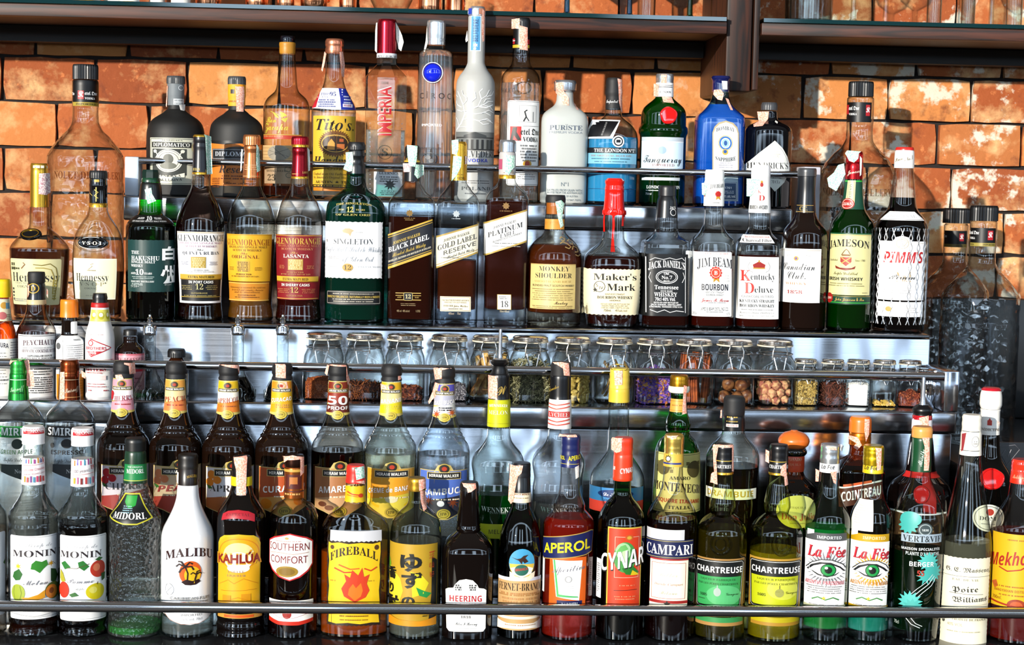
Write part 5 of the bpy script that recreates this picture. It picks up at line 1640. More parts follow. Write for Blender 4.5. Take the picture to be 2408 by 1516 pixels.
 t S JAMESON 1995,577,17,96,6 #16181a
 p #b02a20 1980,605 2003,605 2003,616 1992,626 1980,616
 l #e0b858 2 1982,606 2001,620
 l #e0b858 2 2001,606 1982,620
 l #7a4a1a 1.6 1982,600 1988,590 1992,586 1996,590 2001,600
 p #8a5a24 1982,602 2001,602 1998,598 1985,598
 p #8a2a1a 1968,625 1980,630 2004,630 2012,625 2010,632 1992,636 1970,632
 t i Established 1963,612,4.5,22 #6a6440
 t i Since_1780 2021,612,4.5,22 #6a6440
 t c Triple_Distilled 1991,643,6.5,52 #6a6440
 t b IRISH_WHISKEY 1990,656,7.5,76 #1c1c1c
 d 1991,667,84,2,2,5 #a8a070
 d 2034,688,14,2 #b8b080
L lower_band 1944,696,2050,716 #14442e o=.6
 l #3ac040 1.6 1946,712 2050,712
 l #c8b060 1 1946,697 2050,697
 t c John_Jameson_&_Son 1998,704,7,64 #d8b860
 e 1950,702,11,12 #b82820
 t S JJ&S 1950,702,5,14 #f0e0d0
S mint 1990,354 2020,356 2018,372 2008,382 1998,378
S stamp:#e9e4da 2022,366 2028,372 2026,410 2022,414
S mint 1976,388 1990,384 1992,410 1986,424 1972,450 1954,440 1950,420 1966,406
N torn mint paper strip hanging from the neck
@ T3 2117 620 aperitif_bottle | dark aperitif bottle wrapped in silver wire netting with white label, rightmost on the middle shelf | bottle
G glass:#efe8e6,#4a3c3c 394:21.5c 400:22 430:25 463:29 480:31 494:36 508:48 524:57 540:60.5 560:60.5 B:59.5c
Q liq:#1a0206,240 464 w=1
C cap satin:#f0f0ee 352:20c 356:22 390:23 395:23c
C cap_top plastic:#d02820 347:20c 349:21.5 353:21.5c
L cap_print 2104,360,2148,392 - o=.5
 t c Pimm 2115,374,9,18,0,.3 #8a7a50
 t c No.1 2137,372,9,18,0,.3 #8a7a50
L collar_label 2082,496,2172,519 - o=.8 hc
 p #ececec 2094,497 2157,497 2172,518 2082,518
 l #777 1 2096,499 2155,499 2167,516 2086,516 2096,499
 t S ORIGINAL 2126,508,7,56 #b8b8bc
L front_label 2077,556,2178,746 - o=1
 p #f2f2f4 2077,567 2107,567 2112,558 2124,554 2136,558 2142,567 2178,567 2178,706 2077,706
 p #f2f2f4 2077,710 2178,710 2178,745 2077,745
 g 2125,572,12,13,1.4 #a8a088
 l #a8a088 1.4 2117,566 2125,562 2134,568 2128,578 2118,580
 fr 2080,571,2175,703,.8 #c8c4b0
 t Z PIMM'S 2129,605,26,80 #c8282c
 t r No.1 2130,651,22,28 #b89a58
 t c Pimm 2127,651,12,50 #3a3a3c
 d 2126,622,26,2 #ddd
 d 2126,683,46,2,2,6 #aaa
 e 2103,727,6,6 #c8b060
 d 2140,724,44,1.8,3,5 #bbb
'''
JAR_SHELF_AND_SECOND_ROW = '''
@ T2 4 800 bitters_bottle | amber bitters bottle with yellow cap and paper wrapper, cut by the left edge | bottle
G glass:#d07a28,#4a2006 696:17c 700:18 752:24 770:30 790:35 800:36.5 B:36c
Q liq:#8a3206,40 760 w=1
C cap plastic:#f0c814 657:20c 659:22 690:22.5 694:22 698:22c
C collar plastic:#1a1410 690:20c 697:20.5c
L neck_label -20,703,30,755 #d8cfae o=.8
 e 12,718,8,8 #d8a038
 r 16,712,26,726 #6aa0b8
 e 8,742,9,9 #c86a68
 d 22,740,12,2,4,4 #8a7a58
L wrapper -30,797,40,933 #e6e2da o=.9
 t b URA 8,812,11,16,0,-.2 #20203a
 d 28,806,18,2,18,6 #777
 d -2,830,30,2,10,8 #888
 t c Aromate 6,891,9,30 #555
@ T2 86 800 bitters_bottle | clear bitters bottle with black cap, gold gear emblem and old-fashioned printed label | bottle
G glass:#f0ece6,#4a4440 708:22c 712:22.5 725:23.5 742:28 757:35 768:42 780:45.5 790:46 B:45.5c
Q liq:#7a1c06,60 783 w=1
C capsule satin:#0e0f14 664:19c 668:20.5 690:21 704:22.3c
C cap matte:#141416 640:19.5c 642:20.5 663:20.5 665:19c
C neck_ring #d8c89a 704:22.5c 714:23c
L capsule_print 66,664,104,694 - o=.5
 g 77,678,12,12,2 #d8b040
 t S D 77,678,11,10 #d8b040
S pink 64,672 68,668 68,692 64,700
S pink 104,676 108,684 108,702 104,694
L front_label 40,787,131,930 #eceae8 o=.6
 l #555 1.6 41,790 130,790
 t S PEYCHAUD'S 94,807,12,78,2 #5a3a44
 d 86,818,70,1.6 #888
 r 42,820,130,830 #d8d4d4
 t S AROMATIC_COCKTAIL_BITTERS 92,825,7,80 #4a3a40
 t S DIPLOMA_OF_HONOR 92,837,5,52 #444
 t S AWARDED_TO_L._E._JUNG_&_WOLFF 88,843,4,78 #333
 d 88,868,60,2.4,3,6 #444
 d 92,888,56,2.6,8,5 #444
 l #666 1 42,923 130,923
@ T2 163 800 bitters_bottle | dark bitters bottle with bright orange cap and white paper label | bottle
G dark:#120a06 743:17c 748:18 786:19 792:26 797:32 805:34 B:34c
C cap plastic:#f07c14 705:20c 708:21 730:21 745:22c | k=.012 seg=60
L neck_label 166,756,183,785 #f2f2f2 shape=round rr=3 o=.7
L front_label 130,789,198,934 #f0f0f0 o=.7
 r 132,880,198,933 #f0921c
 r 132,789,198,880 #f0f0f0
 t b ORANGE 180,799,4,18 #777
 d 176,812,40,1.6,12,5 #888
 e 138,814,6,8 #555
 l #888 1 148,800 150,870
 d 176,896,38,1.6,6,6 #a85a10
@ T2 235 800 bitters_bottle | small white-wrapped bitters bottle with black screw top and red diamond emblem | bottle
G dark:#1a120c 713:18.5c 716:20 735:21 755:24 770:28.5 782:31.5 800:33.5 B:33c
C cap plastic:#0c0c0e 690:16c 692:17.5 696:16.6 700:17.8 704:16.8 708:18 714:17.5c
C neck_ring #c41a1a 712:20c 716:21 722:21c
C wrapper #efeeec 721:20.6c 735:21.8 755:24.8 770:29.2 782:32.2 800:34.2 929:33.8c 932:33c | sharp
L neck_print 212,728,257,756 #f0e86a o=.5 hc
 e 222,742,6,9 #c8c030
 e 222,740,4,5 #f4f0c8
 e 236,742,6,9 #c8c030
 e 236,740,4,5 #f4f0c8
 e 250,742,5,9 #c8c030
 e 250,740,3,5 #f4f0c8
L front_print 200,790,270,934 - o=.5
 d 222,787,40,1.6 #c8a8a8
 p #c82030 200,818 216,796 260,818 216,840 200,822
 p #f2f0ee 200,818 216,799 256,818 216,837 200,821
 e 215,807,6,7 #c82030
 e 215,807,4,5 #f0e0dc
 t b FEE 204,819,0.5,1 #c82030
 t b BROTHERS 225,819,7,44 #c82030
 p #c82030 205,826 240,826 217,836
 t S 1864 217,829,7,20 #f2f0ee
 l #c82030 1 202,846 266,846
 t S BITTERS 224,868,9,44 #c82030
 t S Natural_Flavoring_• 222,876,4,38 #c82030
 r 208,883,246,893 #f2d8d4
 d 226,903,44,2,2,6 #c86a70
 d 214,918,12,3 #c86a70
 d 246,918,12,3 #c86a70
@ T2 306 810 bitters_bottle dy=.024 | squat dark brown bitters bottle with black screw cap and pink label, beside the glass dashers | bottle
G dark:#160804 790:16c 794:17.5c 797:17 806:18 813:27 822:33 836:35.5 B:35.5c
C cap ribbed:#121214 776:16c 778:17 788:17c | k=.02 seg=60
L front_label 268,832,343,932 #f0a8b4 o=.7
 r 268,832,343,836 #d86a78
 t i ID._MASSEY 306,845,7,60 #5a3038
 r 268,852,343,874 #e83a48
 t S MASSEY 306,863,9,50 #f8d8d8
 d 306,890,50,3,4,9 #a05060
@ T2 415 870 bitters_bottle dy=.005 | small brown glass bottle with black ribbed screw cap, behind the peach liqueur | bottle
G dark:#2a1206 840:14c 843:16 850:20 858:26 866:28 B:28c
C cap ribbed:#0e0e10 821:19c 823:21 839:21c | k=.03 seg=60
L front_label 388,880,442,930 #e8e2d4 o=.6
 d 415,890,40,3,5,7 #666
// ---- second row
@ R2 44 1080 vodka_bottle | clear vodka bottle with shiny green capsule, at the left end of the second row | bottle
G glass:#f0f4f2,#3e4644 936:23c 940:24 946:27 958:40 972:52 986:58 1000:60 1060:60 B:58c
Q water 1000 w=2
C capsule foil:#2a9a3c 875:19c 880:21 890:21.5 938:24.5c
C cap foil:#3cb04a 845:17c 848:19 852:18 855:19.4 859:18.4 863:19.8 868:19.4 876:19.8c | k=.01 seg=60
L capsule_print 22,880,68,936 - o=.5
 l #cfe8d0 1.4 22,893 68,893
 t c Smirnoff 40,914,10,30,0,.25 #a8d8a8
 t b GREEN_APPLE 42,924,5,24 #0a3a14
L name_band -14,1002,104,1029 #1a8a3a o=.6
 t b SMIRNOFF 44,1015,18,104 #f0f4f0
L flavour_print -10,1034,100,1140 - o=.5
 e 36,1044,11,12 #28382c
 t b GREEN_APPLE 34,1063,10,66 #1a4a24
 t c Triple_Distilled 34,1081,8,52 #2a3430
 p #3a4440 -6,1092 94,1092 86,1110 44,1128 2,1110
 t S No.21 44,1108,9,26 #c8d0cc
S pink 55,846 64,846 66,872 74,876 76,910 68,916 60,908 60,874
S pink 18,856 24,846 52,845 30,850 22,858
@ R2 164 1080 vodka_bottle | clear vodka bottle with brown metal capsule, between the green-capped bottle and the cherry liqueur | bottle
G glass:#f0f2f2,#3e4446 936:23c 940:24 946:27 958:40 972:52 986:58 1000:60 1060:60 B:58c
Q water 1006 w=2
C capsule foil:#6a2c10 876:21c 880:22.5 890:22 938:24.8c
C cap foil:#7c3614 846:20c 848:22.5 852:21 856:22.8 861:21.5 866:23 872:22 877:23c | k=.01 seg=60
L capsule_print 140,880,188,936 - o=.5
 l #c8b090 1.4 140,893 188,893
 t c Smirnoff 170,916,10,30,0,.25 #c8b8a0
 l #d8a060 1.4 140,934 188,934
L name_band 106,1002,222,1028 #0c0c0e o=.6
 t b SMIRNOFF 164,1015,18,104 #eef0f0
L flavour_print 110,1034,218,1140 - o=.5
 e 152,1043,11,11 #202024
 e 122,1048,5,6 #333
 t b ESPRESSO 152,1064,10,66 #1c1c20
 t c Triple_Distilled 152,1083,8,52 #26282c
 p #34383c 114,1092 214,1092 206,1110 164,1128 122,1110
 t S No.21 164,1108,9,26 #c8cccc
S pink 139,876 152,874 152,938 138,940
S pink 186,872 198,880 196,892 188,888
S pink 134,850 146,846 144,850 138,854
@ R2 1171 1080 liqueur_bottle | clear liqueur bottle with steel pourer and lime yellow neck label | bottle
G glass:#f0f4f2,#3c4644 998:25c 1003:27 1020:27.5 1034:31 1050:42 1064:54 1078:60 1090:62 1110:59 1125:57 1150:60 B:60c | e=2.6
Q liq:#0c7a24,50,.14 1155 w=1.5
C neck_label #d8dc14 937:25.5c 940:26.2 998:27.4c 1001:27.4c | sharp
C capsule satin:#0d0d10 878:23c 881:24 935:24.8 938:25.6c
C pourer_stopper plastic:#0a0a0c 846:18c 850:22 855:20.5 856:14 864:17 872:19 878:21c
C pourer_spout steel 775:3.6c 780:3.8 840:5.5 846:9c
L neck_print 1146,937,1198,1001 - o=.5
 l #a8a010 1 1147,941 1198,941
 l #a8a010 1 1147,996 1198,996
 t b WENNEKER 1173,955,6.5,38,2 #f4f4c8
 t r MELON 1173,970,9,38 #f4f4d0
L capsule_print 1150,880,1194,936 - o=.5
 t c W 1182,918,20,18,0,.3 #c8a850
L front_print 1112,1170,1230,1215 - o=.6
 t r WENNEKER 1174,1196,11,84,-3 #c0ccc4
 t r ANNO_1693 1170,1206,4,40 #7a8a80
L front_label 1112,1232,1230,1266 #d4dc1c o=.6
 t b MELON 1172,1250,10,46 #6a7010
S pink 1149,884 1168,884 1170,902 1169,938 1149,938
@ R2 1314 1080 liqueur_bottle | clear liqueur bottle with black capsule and red striped neck label | bottle
G glass:#f0f2f2,#3c4446 998:25c 1003:27 1020:27.5 1034:31 1050:42 1064:54 1078:60 1090:62 1110:59 1125:57 1150:60 B:60c | e=2.6
Q liq:#e8ece8,6 1175 w=1.5
C neck_label #ece8e4 937:25.5c 940:26.2 1000:27.6c 1005:27.8c | sharp
C capsule satin:#0d0d10 881:23.6c 884:24.2 935:24.8 938:25.6c
C cap matte:#111113 852:22c 856:23.6 881:23.6c
L neck_print 1287,940,1341,1004 - o=.5
 r 1288,968,1340,982 #e03a34
 l #e86a58 3 1288,950 1310,953 1340,948
 l #e86a58 3 1288,958 1310,962 1340,956
 l #e05848 3 1288,988 1312,992 1340,986
 l #e05848 3 1288,997 1312,1000 1340,995
 t r LYCHEE 1314,975,9,42 #f8f0ec
L capsule_print 1294,890,1338,930 - o=.5
 t c Wenneker 1304,914,9,26,0,.5 #b8983a
L front_print 1252,1175,1376,1215 - o=.6
 t r WENNEKER 1314,1198,11,84,-3 #b8c0c0
S pink 1298,850 1318,848 1338,852 1341,884 1326,882 1324,866
@ R2 1452 1080 liqueur_bottle | clear long-necked liqueur bottle with ribbed yellow cap, behind the red-capped bottle | bottle
G glass:#f0f4f2,#3c4644 943:23c 950:24 1000:24.5 1045:25 1062:28 1076:38 1090:48 1104:57 1120:63 1140:64.5 B:63c
Q liq:#1a2014,60 1150 w=1
C capsule plastic:#d8b83c 911:23c 914:24 944:24.5c
C cap plastic:#e0c24a 866:22c 868:23.6 874:22.4 880:23.8 886:22.6 892:23.8 900:23 911:23.8c
L front_label 1390,1148,1516,1205 #3a8ac8 o=.7
 p #e04a3a 1390,1180 1516,1180 1516,1205 1390,1205
 e 1452,1162,34,10 #103a78
 t c De_Kuyper 1452,1163,8,44 #e8e8f0
 t b ORIGINAL 1452,1177,5,40 #1c2c58
L wire_loop 1428,852,1478,880 - o=1.2
 g 1453,862,22,9,1.6 gold
S pink 1444,871 1464,871 1463,904 1446,906
@ R2 1592 1080 liqueur_bottle | green bulging liqueur bottle with gold cap and pale yellow engraved label | bottle
G glass:#3cc850,#045014 922:18c 926:19.5 934:18.5 940:19 968:21 985:27 998:30 1010:28 1020:29 1032:40 1042:46 1052:50 1062:52 B:58c | n=20
Q liq:#10982a,40,.25 1064 w=1
C cap foil:#b88420 882:20c 885:22 890:21 896:22 908:22c
C neck_ring #e8e4d0 908:24.5c 910:25 921:25 922:22c
L neck_label 1566,938,1612,969 #e8b04a o=.6
 l #a86a1a 1 1567,943 1611,943
 d 1590,953,34,3 #b87a28
 l #a86a1a 1 1567,965 1611,965
S pink 1608,905 1616,908 1614,940 1616,972 1604,974 1606,940
L front_label 1530,1066,1653,1206 #ece48a o=.8
 fr 1533,1069,1650,1202,1 #5a5020
 d 1560,1090,38,8,3,9 #8a8040
 d 1622,1090,38,8,3,9 #7a7038
 e 1558,1100,14,18 #6a6238
 e 1622,1104,17,20 #5a522c
 t S AMARO 1592,1124,8,40 #2a2410
 t S MONTENEGRO 1592,1150,20,114,4,-.1 #3a2a1a
 t b LIQUORE_ITALIANO 1592,1178,9,92,0,-.05 #c83a1a
 t S ITALIA 1592,1193,8,40 #3a3414
@ R2 1722 1100 liqueur_bottle | clear sloping-shouldered liqueur bottle with tall black cap and black neck band, dark liqueur inside | bottle
G glass:#f0f0e8,#44443c 1010:25.5c 1016:26 1026:32 1036:42 1046:50 1058:57 1072:61.5 1090:62.5 B:60c
Q liq:#3a1c04,80 1093 w=1
C capsule satin:#0f0f12 975:24.5c 977:25.6 1010:26.4c
C cap matte:#111114 932:22c 935:25 968:25 975:24c
L capsule_print 1699,976,1750,1008 - o=.5
 d 1723,981,30,3 #c8a84a
 d 1723,991,26,2.4 #c8a84a
 r 1711,997,1736,1004 #e8e0d8
 t b DRAMBUIE 1723.5,1000.5,4,22 #b8282a
L name_band 1664,1150,1782,1175 #e9eadf o=.6
 t b DRAMBUIE 1722,1162,14,100 #d8b832
S pink 1699,968 1702,966 1702,986 1698,986
@ R2 1863 1150 tequila_bottle | amber tequila bottle with big round orange wooden stopper and pale round label | bottle
G glass:#b06a28,#2a1004 1104:24c 1110:25 1120:30 1130:42 1142:54 1155:60 B:60c | n=24
Q liq:#3a1404,110 1122 w=1
C neck_sleeve plastic:#cc4420 1068:24.5c 1072:26 1100:26 1106:25c
C stopper_ring gloss:#0c0a0a 1053:28c 1056:31 1064:31 1069:27c
C ball_stopper satin:#d86a24 1012:8c 1014:18 1019:26 1026:33 1035:36.5 1044:34 1051:27 1055:19c
L sleeve_print 1842,1072,1886,1102 - o=.5
 t r REPOSADO 1866,1080,7,38 #f0c8a0
 t r TEQUILA 1868,1092,5,32 #e8a880
L front_label 1830,1164,1922,1242 #dbe08a shape=ell o=.8
 t S TEQUILA 1876,1193,4.5,34 #8a8a50
 t S Don_Julio 1880,1215,15,76 #c05a3a
 d 1876,1230,40,2 #9a9a60
@ R2 2018 1140 liqueur_bottle | amber square liqueur bottle with bright orange cap wrapped in a torn pink strip | bottle
G glass:#a85a20,#241004 1042:25c 1050:23 1068:25 1078:36 1090:48 1102:55 B:55c | e=4.5 d=.95 n=24
Q liq:#4a1c06,80 1088 w=1
C capsule foil:#d8741c 1014:24c 1017:26 1022:25 1028:26 1040:25.6 1044:26c
C cap plastic:#e8701c 980:22c 983:25 1014:26c
L front_label 1974,1128,2078,1200 - o=.8
 p #5a2a14 1976,1150 2076,1130 2074,1172 1976,1194
 p #e0e0dc 1976,1147 2076,1127 2076,1131 1976,1151
 p #d8602c 1984,1140 2050,1128 2050,1134 1984,1146
 t b COINTREAU 2026,1160,22,92,0,.2 #ece8e0
S pink 2033,984 2046,986 2044,1022 2036,1038 2032,1010
S pink 2002,1026 2018,1028 2026,1046 2016,1058 2008,1052 2014,1042 2000,1034
S stamp:#e9e4da 1983,1048 1990,1052 1986,1066 1982,1062
@ R2 2163 1120 liqueur_bottle | black round liqueur bottle with steel pourer, red ribbon and red wax seal | bottle
G dark:#0c0606 1008:23c 1014:22 1022:24 1036:27 1060:30 1085:33 1108:36 1118:46 1132:62 1146:70 1165:74 B:72c
C neck_label #e8e4ea 985:22.8c 988:23.2 1008:23.6c | sharp
C neck_ring gloss:#a81420 976:22.4c 985:23c
C pourer_stopper plastic:#0a0a0c 952:14c 958:22 964:24 972:21 977:22c
C pourer_spout steel 888:4c 892:4.4 940:6 952:8c
L ribbon 2118,1086,2212,1126 - o=1
 p #d02420 2120,1110 2206,1110 2206,1124 2120,1124
 p #d02420 2158,1112 2172,1112 2174,1210 2160,1210
D wax_seal gloss:#c81a1a 2167,1163,18,21,4 wax
L front_label 2108,1205,2228,1285 #f0ece6 o=.7
 r 2108,1209,2228,1285 #6a4630
 d 2168,1240,80,4,4,9 #b8906a
S pink 2162,982 2184,976 2184,1008 2166,1010
@ R2 2324 1080 liqueur_bottle | dark brown liqueur bottle with white red-topped cap, red wax seal and oval label | bottle
G glass:#7a5a28,#1a1004 1018:22c 1022:22.5 1050:25 1072:29 1090:38 1104:48 1118:55 1134:59 B:59c
Q liq:#140a04,200 1076 w=1
C capsule satin:#efece4 962:23c 965:22 975:22 1020:23c
C cap satin:#efece4 915:20c 918:22.5 935:25.5 950:25.8 960:22c | k=.03 seg=24
C cap_top plastic:#b8182a 912:19c 914:22.5 917:22c
L capsule_print 2304,976,2348,1018 - o=.5
 r 2322,988,2332,1000 #c83a2a
 p #c83a2a 2324,988 2327,982 2330,988
 t S BÉNÉDICTINE 2326,1010,6,54 #6a5a3a
D wax_seal gloss:#d41c1c 2333,1126,27,25,6 wax
L front_label 2294,1186,2362,1250 #eceae2 shape=ell o=.8
 g 2328,1218,30,28,1.4 #4a4a44
 e 2330,1204,8,8 #c83a2a
 t S DOM 2326,1219,9,34 #3a3a38
 d 2328,1232,36,2 #777
S stamp:#e9c0a8 2346,988 2355,994 2352,1002 2347,998
'''
